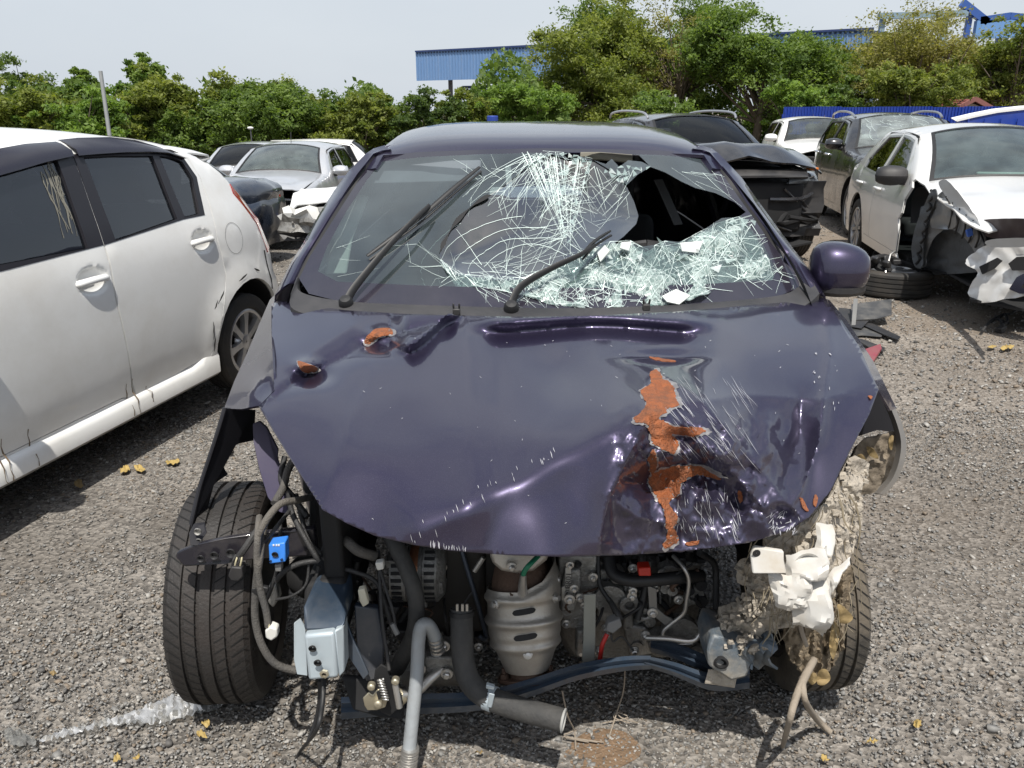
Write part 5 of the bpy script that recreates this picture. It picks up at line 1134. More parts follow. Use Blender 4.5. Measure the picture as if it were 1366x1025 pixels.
# front wheels
def front_wheel(c, axis, seed, muddy):
    wv = empty('wheel', c, 0, None); wv.parent = WR; bpy.context.view_layer.update(); wv.matrix_world = Matrix.Translation(Vector(c)); bpy.context.view_layer.update()
    ax = Vector(axis).normalized(); Rr, w = .308, (.19 if muddy else .215); rr = .20; hw = w / 2; b = MB(); M = wv.matrix_world.inverted()
    prof = [(rr, -hw * .86), (rr + .012, -hw * .99), (Rr * .82, -hw * 1.04), (Rr * .93, -hw * .98), (Rr * .975, -hw * .86)]
    for g in (-.50, -.17, .17, .50): prof += [(Rr, hw * (g - .055)), (Rr - .009, hw * (g - .04)), (Rr - .009, hw * (g + .04)), (Rr, hw * (g + .055))]
    prof += [(Rr * .975, hw * .86), (Rr * .93, hw * .98), (Rr * .82, hw * 1.04), (rr + .012, hw * .99), (rr, hw * .86), (rr - .01, 0)]
    b.lathe(prof, (0, 0, 0), ax, 72, closed=True)
    o = obj('tyre', b, mat('muddy tyre rubber', (.05, .045, .038), .9, var=.4, scale=10, bump=.3, bscale=110, dirt=.9, dcol=(.16, .13, .095), dscale=5) if muddy else mat('worn tyre rubber', (.020, .018, .017), .62, var=.35, scale=7, bump=.25, bscale=130, dirt=.7, dcol=(.034, .024, .019), dscale=4), wv, smooth=30)
    # sipes: thin slots across the tread blocks
    u = ax.orthogonal().normalized(); v = ax.cross(u); q = MB(); n = 64
    for k in range(n):
        a = 2 * math.pi * k / n
        for (h0, h1, da) in ((.58, .95, .10), (.20, .47, .06), (-.47, -.20, -.06), (-.95, -.58, -.10)):
            p = []
            for (h, aa) in ((h0, a), (h1, a + da)):
                rad = Rr * (1.0008 if abs(h) < .8 else .979) + .0004; d0 = u * math.cos(aa - .006) + v * math.sin(aa - .006); d1 = u * math.cos(aa + .006) + v * math.sin(aa + .006); p += [ax * hw * h + d0 * rad, ax * hw * h + d1 * rad]
            q.add(p, [(0, 1, 3, 2)])
    obj('tread_sipe', q, mat('deep tread groove', (.006, .006, .006), .9), o, smooth=0, kind='stuff')
    rm = MB().lathe([(rr, hw * .86), (rr - .02, hw * .7), (rr - .035, -hw * .2), (rr - .02, -hw * .8), (rr + .006, -hw * .95), (rr + .010, -hw * .86)], (0, 0, 0), ax, 40); rm.lathe([(.02, hw * .3), (.12, hw * .35), (rr - .03, hw * .45)], (0, 0, 0), ax, 30); obj('rim', rm, mat('dark dirty rim', (.05, .048, .046), .6, metal=.5, var=.3, dirt=.5), wv, smooth=40)
    br = MB().lathe([(.02, -.02), (.128, -.02), (.128, .0), (.02, .0)], (0, 0, 0), ax, 32); obj('brake_disc', br, mat('brake steel', (.13, .12, .115), .5, metal=.6, dirt=.5), wv, smooth=40)
    return wv
WL = front_wheel((-.80, 1.955, .303), (-1, -.10, .03), 1, False)
WRT = front_wheel((.835, 2.01, .30), (1, .02, .08), 2, True)
# strut and knuckle behind the left wheel
b = MB(); b.tube([(-.58, 2.06, .30), (-.56, 2.10, .62)], .03, 10); b.tube([(-.56, 2.10, .55), (-.54, 2.12, .85)], .055, 12); b.ball((-.60, 2.03, .30), .07); part('suspension_strut', b, M_dark())
# engine block and gearbox behind the front pieces
b = MB(); b.box((.02, 2.05, .50), (.62, .40, .46)); b.box((-.20, 1.98, .42), (.26, .30, .36)); part('engine_block', b, mat('oily engine casting', (.05, .047, .043), .6, metal=.4, var=.4, dirt=.5, dcol=(.04, .033, .027)), bevel=.02)
def cyl(px, py, Y, r, L, axis=(0, -1, 0), seg=20, hole=0):
    c = U(px, py, Y); p = [(.001, 0), (r, 0), (r, L), (hole, L)] + ([(hole, L * .4), (.001, L * .4)] if hole else [(.001, L)]); return MB().lathe(p, c, axis, seg)
def bolt(px, py, Y, r=.0095, parent=None, m=None):
    c = U(px, py, Y); b = MB().lathe([(r * 1.5, 0), (r * 1.5, .003), (r, .004), (r, .012), (r * .7, .014), (.0005, .014)], c, (0, -1, 0), 6); b.lathe([(r * 1.6, -.002), (r * 1.6, .002), (.001, .002)], c, (0, -1, 0), 14); return part('bolt', b, m or M_steel, parent, smooth=30)
# alternator
c = U(560, 762, 1.80); alt = part('alternator', MB().lathe([(.03, -.075), (.072, -.07), (.078, -.03), (.073, -.028), (.073, .012), (.078, .014), (.078, .05), (.06, .066), (.02, .07)], c, (1, 0, 0), 32), M_cast, smooth=40)
part('copper_winding', MB().lathe([(.0745, -.020), (.0765, -.016), (.0765, -.002), (.0745, .002)], c, (1, 0, 0), 32), mat('copper winding', (.38, .17, .09), .4, metal=.8, var=.3, scale=60), alt)
b = MB()
for k in range(26):
    a = 2 * math.pi * k / 26; dd = Vector((0, math.cos(a), math.sin(a)))
    for h in (-.052, .032): b.bar(c + Vector((h - .013, 0, 0)) + dd * .0775, c + Vector((h + .013, 0, 0)) + dd * .0775, .0085, .004, up=dd)
part('cooling_slot', b, M_dark(), alt, kind='stuff')
part('alternator_foot', plate([(556, 780), (590, 778), (592, 793), (575, 797), (556, 790)], 1.73, .05), M_cast, alt, bevel=.004)
part('bracket', plate([(540, 790), (570, 790), (570, 812), (548, 812)], 1.76, .04), M_cast, bevel=.004)
# intake hose, dusty
part('intake_hose', ptube([(512, 700, 1.80), (528, 728, 1.74), (545, 765, 1.70), (555, 800, 1.68), (553, 840, 1.68), (540, 872, 1.70), (530, 892, 1.74)], .021, seg=14), M_hose, smooth=60)
# refrigerant line with crimped ends
ac = part('refrigerant_pipe', ptube([(583, 870, 1.66), (579, 848, 1.65), (571, 834, 1.64), (562, 836, 1.63), (558, 858, 1.615), (556, 900, 1.585), (551, 950, 1.55), (546, 1000, 1.515), (542, 1040, 1.49)], .0165, seg=14), mat('dusty aluminium hose', (.30, .32, .335), .5, metal=.25, var=.25, scale=18, bump=.15, dirt=.5, dcol=(.28, .27, .25), dscale=14), smooth=60)
for y in (1000, 1007, 1014, 1021, 1028): part('crimp_ring', MB().tube([U(547.5 - (y - 1000) * .13, y - 2.2, 1.513 - (y - 1000) * .0008), U(547.3 - (y - 1000) * .13, y + 2.2, 1.512 - (y - 1000) * .0008)], .0215, 16), M_steel, ac)
for k in range(4): part('crimp_ring', MB().tube([U(580 + k * 1.3, 850 + k * 5, 1.652), U(580.5 + k * 1.3, 852.5 + k * 5, 1.653)], .019, 14), M_steel, ac)
# compressor with its bolts behind it
b = MB(); b.lathe([(.01, -.09), (.062, -.09), (.066, -.05), (.066, .07), (.05, .09), (.01, .09)], U(580, 882, 1.82), (1, 0, 0), 28); b.box(U(592, 875, 1.72), (.09, .09, .06)); cp = part('compressor', b, M_cast, smooth=40, bevel=.006)
for x, y in ((592, 862), (596, 899), (560, 893)): bolt(x, y, 1.665, .010, cp)
part('coolant_elbow', ptube([(535, 927, 1.62), (556, 922, 1.64), (575, 905, 1.66), (590, 893, 1.68)], .013, seg=12), M_steel, smooth=60)
part('pipe_flange', cyl(536, 927, 1.63, .022, .02, (-.6, -.7, -.1)), M_zinc, bevel=.003)
# big radiator hose
rh = part('radiator_hose', ptube([(616, 812, 1.69), (616, 846, 1.665), (618, 880, 1.64), (626, 908, 1.615), (648, 929, 1.59), (688, 944, 1.565), (750, 961, 1.53)], .0285, seg=20, smooth=6, cap=False), M_hose, smooth=60)
part('hose_end', MB().lathe([(.0285, 0), (.029, .004), (.024, .005), (.023, -.03), (.001, -.03)], U(750.5, 961.2, 1.53), (U(752, 961.6, 1.529) - U(740, 958.5, 1.535)), 24), mat('pale cut rubber', (.30, .30, .29), .7, var=.2), rh)
def clamp_ring(pc, pd, r, w, m, parent, name='hose_clamp'):
    a, q = U(*pc), U(*pd); ax = (q - a).normalized(); return part(name, MB().lathe([(r, -w), (r + .002, -w), (r + .002, w), (r, w)], a, ax, 28), m, parent)
clamp_ring((654, 931.5, 1.588), (670, 938, 1.575), .029, .011, M_crash, rh)
part('clamp_lug', plate([(649, 914), (660, 917), (659, 921), (648, 919)], 1.545, .012), M_crash, rh, bevel=.002); part('clamp_lug', plate([(652, 925), (660, 927), (656, 945), (650, 944)], 1.553, .004), M_crash, rh, bevel=.002)
clamp_ring((616, 818, 1.685), (616, 830, 1.678), .0295, .006, M_rubber(), rh)
for x in (610, 617, 623): part('clamp_lug', MB().bar(U(x, 815, 1.652), U(x, 806, 1.652), .004, .006), M_steel, rh)
# catalytic converter under its heat shield
t0, t1 = U(694, 742, 1.80), U(704, 908, 1.68); ax = (t1 - t0).normalized(); L = (t1 - t0).length
cat_ = part('catalytic_converter', MB().lathe([(.03, -.01), (.055, 0), (.070, .03), (.078, .06), (.08, .12), (.08, L * .6), (.06, L * .82), (.045, L * .95), (.045, L)], t0, ax, 32), M_rustm, smooth=50)
u = Vector((1, 0, 0)); u = (u - ax * u.dot(ax)).normalized(); v = ax.cross(u)
if v.y > 0: v = -v                                                      # towards the viewer
rows = []; prof = []
for k in range(60):
    h = .075 + (L - .105) * k / 59; f = k / 59; r = .091 + .003 * math.sin(f * 3) - .034 * max(0, f - .55) / .45 * 1.0
    for hc in (.085, .145, .208): r += .009 * math.exp(-((h - hc - .012) / .010) ** 2)
    prof.append((h, r))
for h, r in prof: rows.append([t0 + ax * (h - .035 * max(0, math.sin(a)) * (1 if h < .1 else 0) + (-.05 if False else 0)) + (u * math.sin(a) + v * math.cos(a)) * r for a in [-2.0 + 4.0 * j / 40 for j in range(41)]])
# upper right corner of the shield rises beside the dome
for i in range(8):
    for j in range(41):
        q = (j - 26) / 14.0
        if q > 0: rows[i][j] = rows[i][j] - ax * (.055 * q * (1 - i / 8))
sh = part('heat_shield', MB().grid(rows), M_shield, cat_, smooth=60, solid=.0025)
def on_shield(h, a, off): 
    r = min(prof, key=lambda q: abs(q[0] - h))[1]; return t0 + ax * h + (u * math.sin(a) + v * math.cos(a)) * (r + off)
for h0, tilt in ((.122, -.003), (.184, -.003)):
    for off, sc, m, nm in ((.0012, 1.25, M_shield, 'slot_rim'), (.0035, 1.0, M_dark(), 'vent_slot')):
        b = MB(); v_ = []
        for k in range(17):
            a = -.30 + .62 * k / 16; e = .0075 * sc * min(1, math.sqrt(max(.02, 1 - abs((k - 8) / 8.0) ** 6))); a2 = .01 + (a - .01) * (1.06 if sc > 1 else 1); hh = h0 + tilt * (k - 8) / 8.0; v_ += [on_shield(hh - e, a2, off), on_shield(hh + e, a2, off)]
        b.add(v_, [(2 * k, 2 * k + 1, 2 * k + 3, 2 * k + 2) for k in range(16)]); part(nm, b, m, sh)
for h, a in ((.105, -.78), (.23, .05), (.10, .95), (.06, 1.25)):
    p = on_shield(h, a, .001); dd = (p - (t0 + ax * h)).normalized(); part('bolt', MB().lathe([(.012, -.002), (.012, .003), (.008, .004), (.008, .012), (.0005, .013)], p, dd, 8), M_steel, sh, smooth=30)
b = MB(); fc = t0 + ax * (L - .012); rw = [fc + (u * math.cos(a) * (.078 if abs(math.cos(a)) > .5 else .062) + v * math.sin(a) * .05) for a in [2 * math.pi * k / 24 for k in range(24)]]
b.add(rw + [p + ax * .012 for p in rw], [tuple(range(24)), tuple(range(47, 23, -1))] + [(k, 24 + k, 24 + (k + 1) % 24, (k + 1) % 24) for k in range(24)]); fl = part('pipe_flange', b, M_rustm, cat_, bevel=.003)
for s_ in (-1, 1): part('bolt', MB().lathe([(.011, 0), (.011, -.012), (.006, -.013), (.006, -.026), (.0005, -.027)], fc + u * s_ * .06 + v * .012, ax, 6), M_rustm, cat_)
part('manifold_shield', plate([(652, 735, 1.72), (735, 735, 1.74), (730, 750, 1.73), (712, 764, 1.72), (690, 768, 1.71), (668, 764, 1.71), (655, 752, 1.72)], 1.72, .05), M_shield, cat_, bevel=.012); bolt(683, 756, 1.705, .008, cat_)
sn = part('oxygen_sensor', MB().tube([U(697, 792, 1.69), U(697, 780, 1.675), U(698, 766, 1.66)], [.013, .011, .008], 10), M_steel, cat_, smooth=40)
part('sensor_lead', ptube([(698, 767, 1.66), (701, 760, 1.655), (708, 752, 1.66), (718, 742, 1.70)], .0065), mat('green cable sleeve', (.01, .16, .085), .5, var=.2), cat_, smooth=60)
for x, y in ((682, 798), (692, 800), (706, 797)): part('bolt', MB().tube([U(x, y, 1.70), U(x + 1, y - 6, 1.69)], .006, 6), M_rustm, cat_)
# dip-stick tube
part('dipstick_tube', ptube([(616, 735, 1.82), (628, 775, 1.80), (640, 815, 1.79), (648, 846, 1.79), (645, 852, 1.78), (639, 848, 1.78)], .0065), mat('dark blue grey tube', (.06, .07, .09), .5, metal=.4), smooth=60)
part('bracket', MB().tube([U(633, 762, 1.78), U(645, 744, 1.78)], .007, 8), M_steel)
# gearbox: castings, ribs, covers
gb = part('gearbox', plate([(742, 742), (830, 742), (905, 752), (930, 770), (935, 820), (915, 870), (850, 890), (760, 880), (742, 850)], 1.86, .24), mat('dark gearbox casting', (.15, .145, .135), .5, metal=.6, var=.35, scale=12, bump=.4, bscale=130, dirt=.7, dcol=(.05, .043, .036), dscale=6), bevel=.02)
for poly, Y, th in (([(746, 742), (796, 742), (800, 800), (788, 842), (750, 838), (742, 800)], 1.79, .09), ([(754, 762), (775, 760), (774, 795), (768, 816), (748, 816), (748, 790)], 1.765, .03), ([(796, 760), (826, 765), (830, 820), (812, 834), (796, 828)], 1.81, .07), ([(832, 770), (842, 770), (846, 840), (832, 842)], 1.79, .05), ([(770, 842), (786, 842), (784, 880), (768, 876)], 1.77, .05), ([(846, 776), (864, 784), (860, 830), (846, 836)], 1.80, .04), ([(905, 750), (935, 752), (940, 800), (910, 815)], 1.84, .06), ([(832, 834), (862, 838), (880, 872), (840, 878)], 1.79, .07)):
    part('casting_boss', plate(poly, Y, th), M_cast, gb, bevel=.006)
for k in range(9): x = 800 + k * 13; part('casting_rib', plate([(x, 750), (x + 3.5, 750), (x + 4.5, 806), (x + 1, 806)], 1.835, .03), M_cast, gb, bevel=.002)
for px, py, Y, r, l_ in ((838, 800, 1.79, .028, .03), (812, 792, 1.80, .042, .03), (880, 850, 1.80, .036, .04), (905, 838, 1.80, .05, .03), (822, 760, 1.81, .02, .04), (890, 760, 1.82, .03, .03), (924, 790, 1.83, .028, .02), (858, 812, 1.79, .02, .03)): part('casting_boss', cyl(px, py, Y, r, l_, hole=r * .45 if r < .03 else 0), M_cast, gb, smooth=40, bevel=.003)
for x, y, Y in ((843, 795, 1.762), (871, 818, 1.745), (861, 847, 1.74), (846, 868, 1.73), (916, 873, 1.72), (905, 800, 1.78), (755, 832, 1.77), (798, 868, 1.74), (844, 758, 1.79), (890, 776, 1.79), (791, 770, 1.775), (780, 808, 1.77), (808, 838, 1.78)): bolt(x, y, Y, .008, gb)
nm = part('maker_plate', plate([(754, 758), (762, 757), (762, 780), (764, 781), (764, 800), (749, 802), (749, 784), (754, 782)], 1.756, .01), mat('pale cast pad', (.42, .41, .38), .5, metal=.5, var=.15), gb, bevel=.002)
def lettering(txt, p, size, rot, m, parent, name='lettering'):
    cu = bpy.data.curves.new(name, 'FONT'); cu.body = txt; cu.size = size; cu.extrude = .0006; cu.align_x = 'CENTER'; cu.align_y = 'CENTER'; t = bpy.data.objects.new(name, cu); COL.objects.link(t)
    bpy.context.view_layer.update(); me = bpy.data.meshes.new_from_object(t); bpy.data.objects.remove(t); M = Matrix.Translation(p) @ rot.to_4x4(); me.transform(parent_inv(parent) @ M); o = new_obj(name, me, m, parent); return o
def parent_inv(p): bpy.context.view_layer.update(); return p.matrix_world.inverted()
up_ = Matrix.Rotation(R(90), 3, 'X'); lettering('BR01', U(758.5, 775, 1.754), .022, up_ @ Matrix.Rotation(R(88), 3, 'Z'), mat('cast letter', (.12, .115, .11), .6, metal=.4), nm); lettering('07W2T', U(756.5, 792, 1.754), .012, up_ @ Matrix.Rotation(R(88), 3, 'Z'), mat('cast letter', (.12, .115, .11), .6), nm)
part('grey_bracket', plate([(779, 794), (795, 793), (794, 880), (791, 896), (776, 895), (778, 850)], 1.70, .006), mat('pale grey green steel', (.30, .31, .28), .55, metal=.3, var=.15, dirt=.5, dcol=(.15, .13, .11)), bevel=.002)
part('bracket', plate([(864, 782), (876, 786), (877, 812), (888, 822), (901, 828), (904, 834), (893, 840), (874, 824), (866, 818)], 1.745, .006), mat('grey steel strap', (.22, .215, .205), .45, metal=.6, var=.2), bevel=.002); bolt(870, 817, 1.742, .008)
for pts, r in (([(898, 742, 1.78), (912, 757, 1.74), (919, 775, 1.73), (916, 800, 1.73), (912, 818, 1.735), (896, 832, 1.74), (885, 842, 1.74), (886, 852, 1.735), (900, 860, 1.73), (924, 858, 1.73)], .0055), ([(862, 851, 1.72), (890, 852, 1.70), (923, 855, 1.69), (936, 843, 1.70), (957, 822, 1.74)], .0065)): part('brake_pipe', ptube(pts, r), M_steel, smooth=60)
# hoses, plugs
part('gearbox_hose', ptube([(812, 745, 1.80), (818, 765, 1.77), (838, 774, 1.75), (870, 774, 1.74), (910, 770, 1.76), (935, 768, 1.80)], .0165, seg=12), M_rubber(), smooth=60)
part('gearbox_hose', ptube([(798, 742, 1.80), (800, 780, 1.77), (815, 805, 1.75), (825, 830, 1.74)], .006), M_rubber(), smooth=60)
part('gearbox_hose', ptube([(862, 782, 1.77), (856, 806, 1.76), (850, 826, 1.75)], .010), M_rubber(), smooth=60)
part('red_clip', plate([(852, 758), (868, 757), (869, 769, 1.70), (852, 769, 1.70)], 1.705, .03), mat('red plastic clip', (.45, .022, .010), .4, var=.15), bevel=.003)
pg = part('wire_plug', plate([(811, 832), (827, 826), (830, 836), (818, 846), (808, 842)], 1.69, .03), mat('grey plug', (.17, .17, .17), .5, var=.15), bevel=.003)
part('red_lead', ptube([(810, 846, 1.70), (803, 862, 1.69), (800, 884, 1.70)], .006), mat('red cable', (.38, .02, .015), .5, var=.2), smooth=60)
part('wire', ptube([(815, 846, 1.69), (818, 856, 1.69), (830, 850, 1.70), (845, 868, 1.70)], .0025), M_loom, pg)
part('wire', ptube([(828, 828, 1.70), (822, 815, 1.72), (812, 800, 1.76)], .008), M_loom, pg)
b = MB(); rk = random.Random(9)
for k in range(26):
    x, y = rk.uniform(735, 940), rk.uniform(738, 775); w_, h_ = rk.uniform(5, 16), rk.uniform(5, 14); b = plate([(x, y), (x + w_, y), (x + w_, y + h_), (x, y + h_)], rk.uniform(1.80, 1.88), .05); part('casting_boss', b, rk.choice((M_cast, M_black(), M_dark())), gb, bevel=.003)
for k in range(14):
    x, y = rk.uniform(845, 945), rk.uniform(770, 880); part('casting_boss', cyl(x, y, rk.uniform(1.80, 1.84), rk.uniform(.008, .02), .03), rk.choice((M_cast, M_dark())), gb, bevel=.002)
for k in range(9):
    x, y = rk.uniform(570, 640), rk.uniform(745, 860); part('engine_fitting', plate([(x, y), (x + rk.uniform(6, 18), y), (x + 12, y + rk.uniform(5, 22)), (x, y + 10)], rk.uniform(1.84, 1.92), .05), rk.choice((M_black(), M_dark(), M_rustm)), bevel=.004)
for k in range(34):
    x, y = rk.uniform(470, 950), rk.uniform(735, 800); p = [(x, y, rk.uniform(1.76, 1.86))]
    for j in range(3): x += rk.gauss(0, 24); y += rk.uniform(8, 40); p.append((max(470, min(955, x)), min(y, 885), rk.uniform(1.74, 1.85)))
    if 640 < p[1][0] < 750 or 640 < p[2][0] < 750: continue
    part('wire_loom', ptube(p, rk.choice((.003, .004, .006, .009))), rk.choice((M_loom, M_loom, M_rubber(), M_black(), M_rustm)), smooth=60)
for k in range(20):
    x, y = rk.choice((rk.uniform(470, 640), rk.uniform(750, 950))), rk.uniform(740, 870); bolt(x, y, rk.uniform(1.74, 1.80), rk.uniform(.005, .009))
for k in range(12):
    x, y = rk.uniform(460, 545), rk.uniform(735, 860); part('engine_fitting', plate([(x, y), (x + rk.uniform(8, 26), y + 2), (x + rk.uniform(8, 22), y + rk.uniform(8, 30)), (x + 2, y + 12)], rk.uniform(1.74, 1.86), .05), rk.choice((M_black(), M_dark(), M_cast)), bevel=.004)
# lower cross member, bent
def beam(pts, hw_, m, name='cross_member', dep=.06):
    P = catmull([Vector(p) for p in pts], 5)[0]; rows = []
    for k, p in enumerate(P): h = hw_[0] + (hw_[1] - hw_[0]) * k / (len(P) - 1); rows.append([U(p.x, p.y - h, p.z + dep), U(p.x, p.y - h, p.z + .012), U(p.x, p.y - h * .45, p.z), U(p.x, p.y, p.z + .010), U(p.x, p.y + h * .4, p.z - .002), U(p.x, p.y + h, p.z + .008), U(p.x, p.y + h, p.z + dep)])
    return part(name, MB().grid(rows), m, smooth=25, solid=.003)
cm_ = beam([(455, 945, 1.66), (540, 940, 1.64), (640, 935, 1.63), (710, 917, 1.63), (770, 897, 1.63), (830, 886, 1.64), (868, 884, 1.65)], (15, 9), M_beam)
beam([(860, 882, 1.65), (900, 893, 1.65), (950, 910, 1.64), (1000, 905, 1.66)], (7, 14), M_beam)
beam([(868, 860, 1.72), (910, 872, 1.70), (950, 890, 1.68)], (10, 12), M_beam)
part('mud_stain', patch4(U(945, 893, 1.625), U(985, 895, 1.63), U(980, 918, 1.62), U(940, 912, 1.62), (0, -.006, 0)), M_mud, cm_)
# left crash box
cb = part('crash_box', plate([(405, 848, 1.53), (446, 844, 1.53), (451, 905, 1.51), (411, 909, 1.51)], 1.53, .10), M_crash, bevel=.008, bseg=3)
part('crash_box_top', plate([(404, 810, 1.56), (424, 793, 1.62), (458, 798, 1.62), (460, 828, 1.56), (457, 842, 1.545), (405, 843, 1.545)], 1.56, .12), M_beam, cb, bevel=.008, bseg=3)
part('crash_box_flange', plate([(392, 832, 1.58), (400, 826, 1.60), (407, 838, 1.59), (410, 902, 1.56), (396, 900, 1.56), (392, 880, 1.57)], 1.58, .006), M_crash, cb, bevel=.002)
part('crash_box_rim', plate([(446, 842, 1.535), (458, 836, 1.55), (460, 896, 1.53), (452, 905, 1.515)], 1.53, .05), M_crash, cb, bevel=.004)
for x, y, m in ((417, 865, M_dark()), (424, 884, M_dark()), (433, 898, M_rustm)):
    c = U(x, y, 1.516 if y < 870 else 1.506); part('bolt_hole', MB().lathe([(.0095, .002), (.0075, .004), (.007, -.002), (.001, -.002)], c, (0, -1, -.05), 16), m, cb)
    if m is M_rustm: part('nut', MB().lathe([(.011, 0), (.011, .006), (.006, .007), (.006, .001)], c, (0, -1, 0), 6), M_zinc, cb)
part('rail_end', plate([(405, 780, 1.66), (458, 772, 1.68), (466, 800, 1.66), (462, 840, 1.62), (404, 842, 1.62)], 1.64, .25), M_dark(), bevel=.01)
part('hanging_strap', ptube([(428, 908, 1.57), (426, 940, 1.56), (420, 965, 1.55), (410, 990, 1.53)], [.007, .006, .005, .003]), M_rubber())
part('radiator_support', plate([(472, 808, 1.66), (505, 812, 1.68), (512, 860, 1.66), (510, 905, 1.63), (488, 910, 1.62), (476, 870, 1.64)], 1.66, .02), mat('blue black panel', (.02, .03, .048), .4, coat=.4, var=.2, dirt=.3), bevel=.004)
part('radiator_support', plate([(455, 810, 1.67), (470, 850, 1.64), (492, 900, 1.60), (485, 908, 1.60), (460, 870, 1.63), (448, 830, 1.66)], 1.66, .01), M_beam, bevel=.003)
part('undertray', plate([(455, 905, 1.66), (492, 908, 1.64), (540, 940, 1.62), (538, 962, 1.61), (505, 958, 1.61), (470, 948, 1.62)], 1.62, .02), M_dark(), bevel=.006)
# lamp carrier bar with its tab
bar_ = part('lamp_carrier', plate([(233, 744, 1.66), (236, 737, 1.66), (262, 727, 1.66), (300, 719, 1.67), (360, 710, 1.70), (420, 704, 1.74), (424, 742, 1.73), (340, 747, 1.68), (300, 752, 1.66), (245, 757, 1.65)], 1.68, .018), mat('gloss black steel', (.014, .013, .020), .28, metal=.2, coat=.6, var=.3, dirt=.25), bevel=.005, bseg=3)
part('carrier_tab', plate([(254, 728, 1.66), (252, 712, 1.67), (258, 700, 1.70), (272, 698, 1.72), (275, 712, 1.69), (264, 728, 1.66)], 1.68, .006), M_under, bar_, bevel=.002)
for x, y, r in ((268, 745, .006), (286, 741, .007), (308, 738, .008), (264, 709, .006), (265, 722, .005)):
    c = U(x, y, 1.655 if y > 730 else 1.672); part('bolt_hole', MB().lathe([(r * 1.5, 0), (r * 1.4, .004), (r, .002), (r * .8, -.003), (.0005, -.003)], c, (0, -1, 0), 14), M_black() if y > 730 else M_cast, bar_)
part('carrier_brace', MB().bar(U(440, 745, 1.75), U(455, 705, 1.76), .016, .012), M_dark()); bolt(452, 704, 1.74, .007)
# blue relay and plugs
rl = part('relay', plate([(358, 727, 1.63), (380, 724, 1.63), (381, 750, 1.62), (359, 753, 1.62)], 1.625, .035), mat('bright blue relay', (.035, .19, .62), .4, var=.08), bevel=.003)
for x, y, r in ((367, 740, .0065), (361, 749, .0025), (376, 747, .003)): part('relay_hole', MB().lathe([(r * 1.25, .001), (r, .0015), (r * .9, -.002), (.0005, -.002)], U(x, y, 1.620), (0, -1, -.1), 14), M_dark(), rl)
b = MB(); 
for x in (365, 369, 372): b.box(U(x, 727.5, 1.628), (.004, .002, .004))
part('relay_print', b, mat('white print', (.7, .7, .7), .6), rl, kind='stuff'); part('relay_socket', plate([(366, 754), (375, 753), (375, 763), (367, 763)], 1.63, .02), mat('grey plug', (.17, .17, .17), .5), rl, bevel=.002)
for pts, r in (([(346, 690, 1.70), (344, 715, 1.63), (343, 750, 1.61), (347, 785, 1.60), (355, 815, 1.59), (358, 836, 1.585)], .0085), ([(352, 700, 1.70), (346, 745, 1.615), (341, 790, 1.61), (341, 830, 1.60), (350, 862, 1.59), (368, 886, 1.59), (395, 895, 1.60)], .0095), ([(420, 662, 1.80), (395, 668, 1.72), (375, 672, 1.68), (358, 690, 1.65), (344, 715, 1.63)], .009),
               ([(385, 660, 1.80), (390, 685, 1.74), (405, 715, 1.70), (420, 740, 1.68), (425, 748, 1.68)], .007), ([(395, 660, 1.82), (402, 690, 1.76), (412, 720, 1.72), (428, 740, 1.70)], .006), ([(425, 748, 1.68), (400, 752, 1.67), (380, 762, 1.66), (368, 775, 1.66)], .007), ([(412, 752, 1.68), (408, 780, 1.66), (390, 795, 1.65), (368, 800, 1.66)], .0035), ([(386, 682, 1.74), (370, 702, 1.68), (352, 725, 1.65)], .005),
               ([(455, 725, 1.76), (462, 722, 1.72), (478, 735, 1.70), (500, 742, 1.72)], .013), ([(448, 757, 1.72), (470, 762, 1.70), (500, 775, 1.70), (512, 800, 1.68), (525, 845, 1.66)], .006), ([(430, 746, 1.70), (450, 730, 1.72), (455, 705, 1.75)], .008), ([(425, 755, 1.70), (418, 790, 1.68), (420, 800, 1.68)], .0045), ([(440, 690, 1.82), (452, 720, 1.76), (456, 760, 1.74), (470, 800, 1.72)], .012), ([(374, 700, 1.72), (372, 750, 1.67), (360, 790, 1.66), (355, 800, 1.66)], .005), ([(400, 605, 1.92), (385, 625, 1.88), (378, 650, 1.82), (366, 672, 1.76)], .010), ([(380, 610, 1.92), (375, 640, 1.86), (392, 665, 1.80), (410, 690, 1.76)], .008)):
    part('wire_loom', ptube(pts, r), M_loom if r < .0085 else mat('grey corrugated loom', (.06, .058, .056), .7, var=.4, scale=60, bump=.5, bscale=260, dirt=.4), smooth=60)
p1 = part('wire_plug', plate([(304, 769), (308, 757), (322, 758), (324, 770), (318, 776), (308, 775)], 1.60, .03), M_black(), bevel=.003)
for k, x in enumerate((311, 315, 319, 322)): part('wire', ptube([(x - 2, 757, 1.61), (x, 748, 1.61), (x + 4 - k, 740, 1.62)], .0022), mat('pale wire', (.42, .38, .25), .5) if k % 2 else M_loom, p1)
part('wire_loom', ptube([(318, 744, 1.62), (328, 730, 1.62), (340, 712, 1.64), (350, 700, 1.68)], .008), M_loom)
p2 = part('wire_plug', plate([(353, 842), (360, 836), (369, 840), (370, 850), (362, 856), (354, 852)], 1.575, .025), mat('white plug', (.62, .61, .57), .5, var=.1), bevel=.004); part('wire', ptube([(359, 838, 1.58), (358, 828, 1.585)], .004), mat('pale wire', (.42, .38, .25), .5), p2)
part('wire_plug', plate([(477, 788), (486, 786), (492, 806), (484, 811), (479, 802)], 1.65, .02), mat('cream plug', (.58, .55, .44), .5, var=.1), bevel=.003)
part('wire_plug', plate([(500, 752), (511, 750), (512, 760), (503, 762)], 1.68, .02), mat('white plug', (.62, .61, .57), .5), bevel=.003)
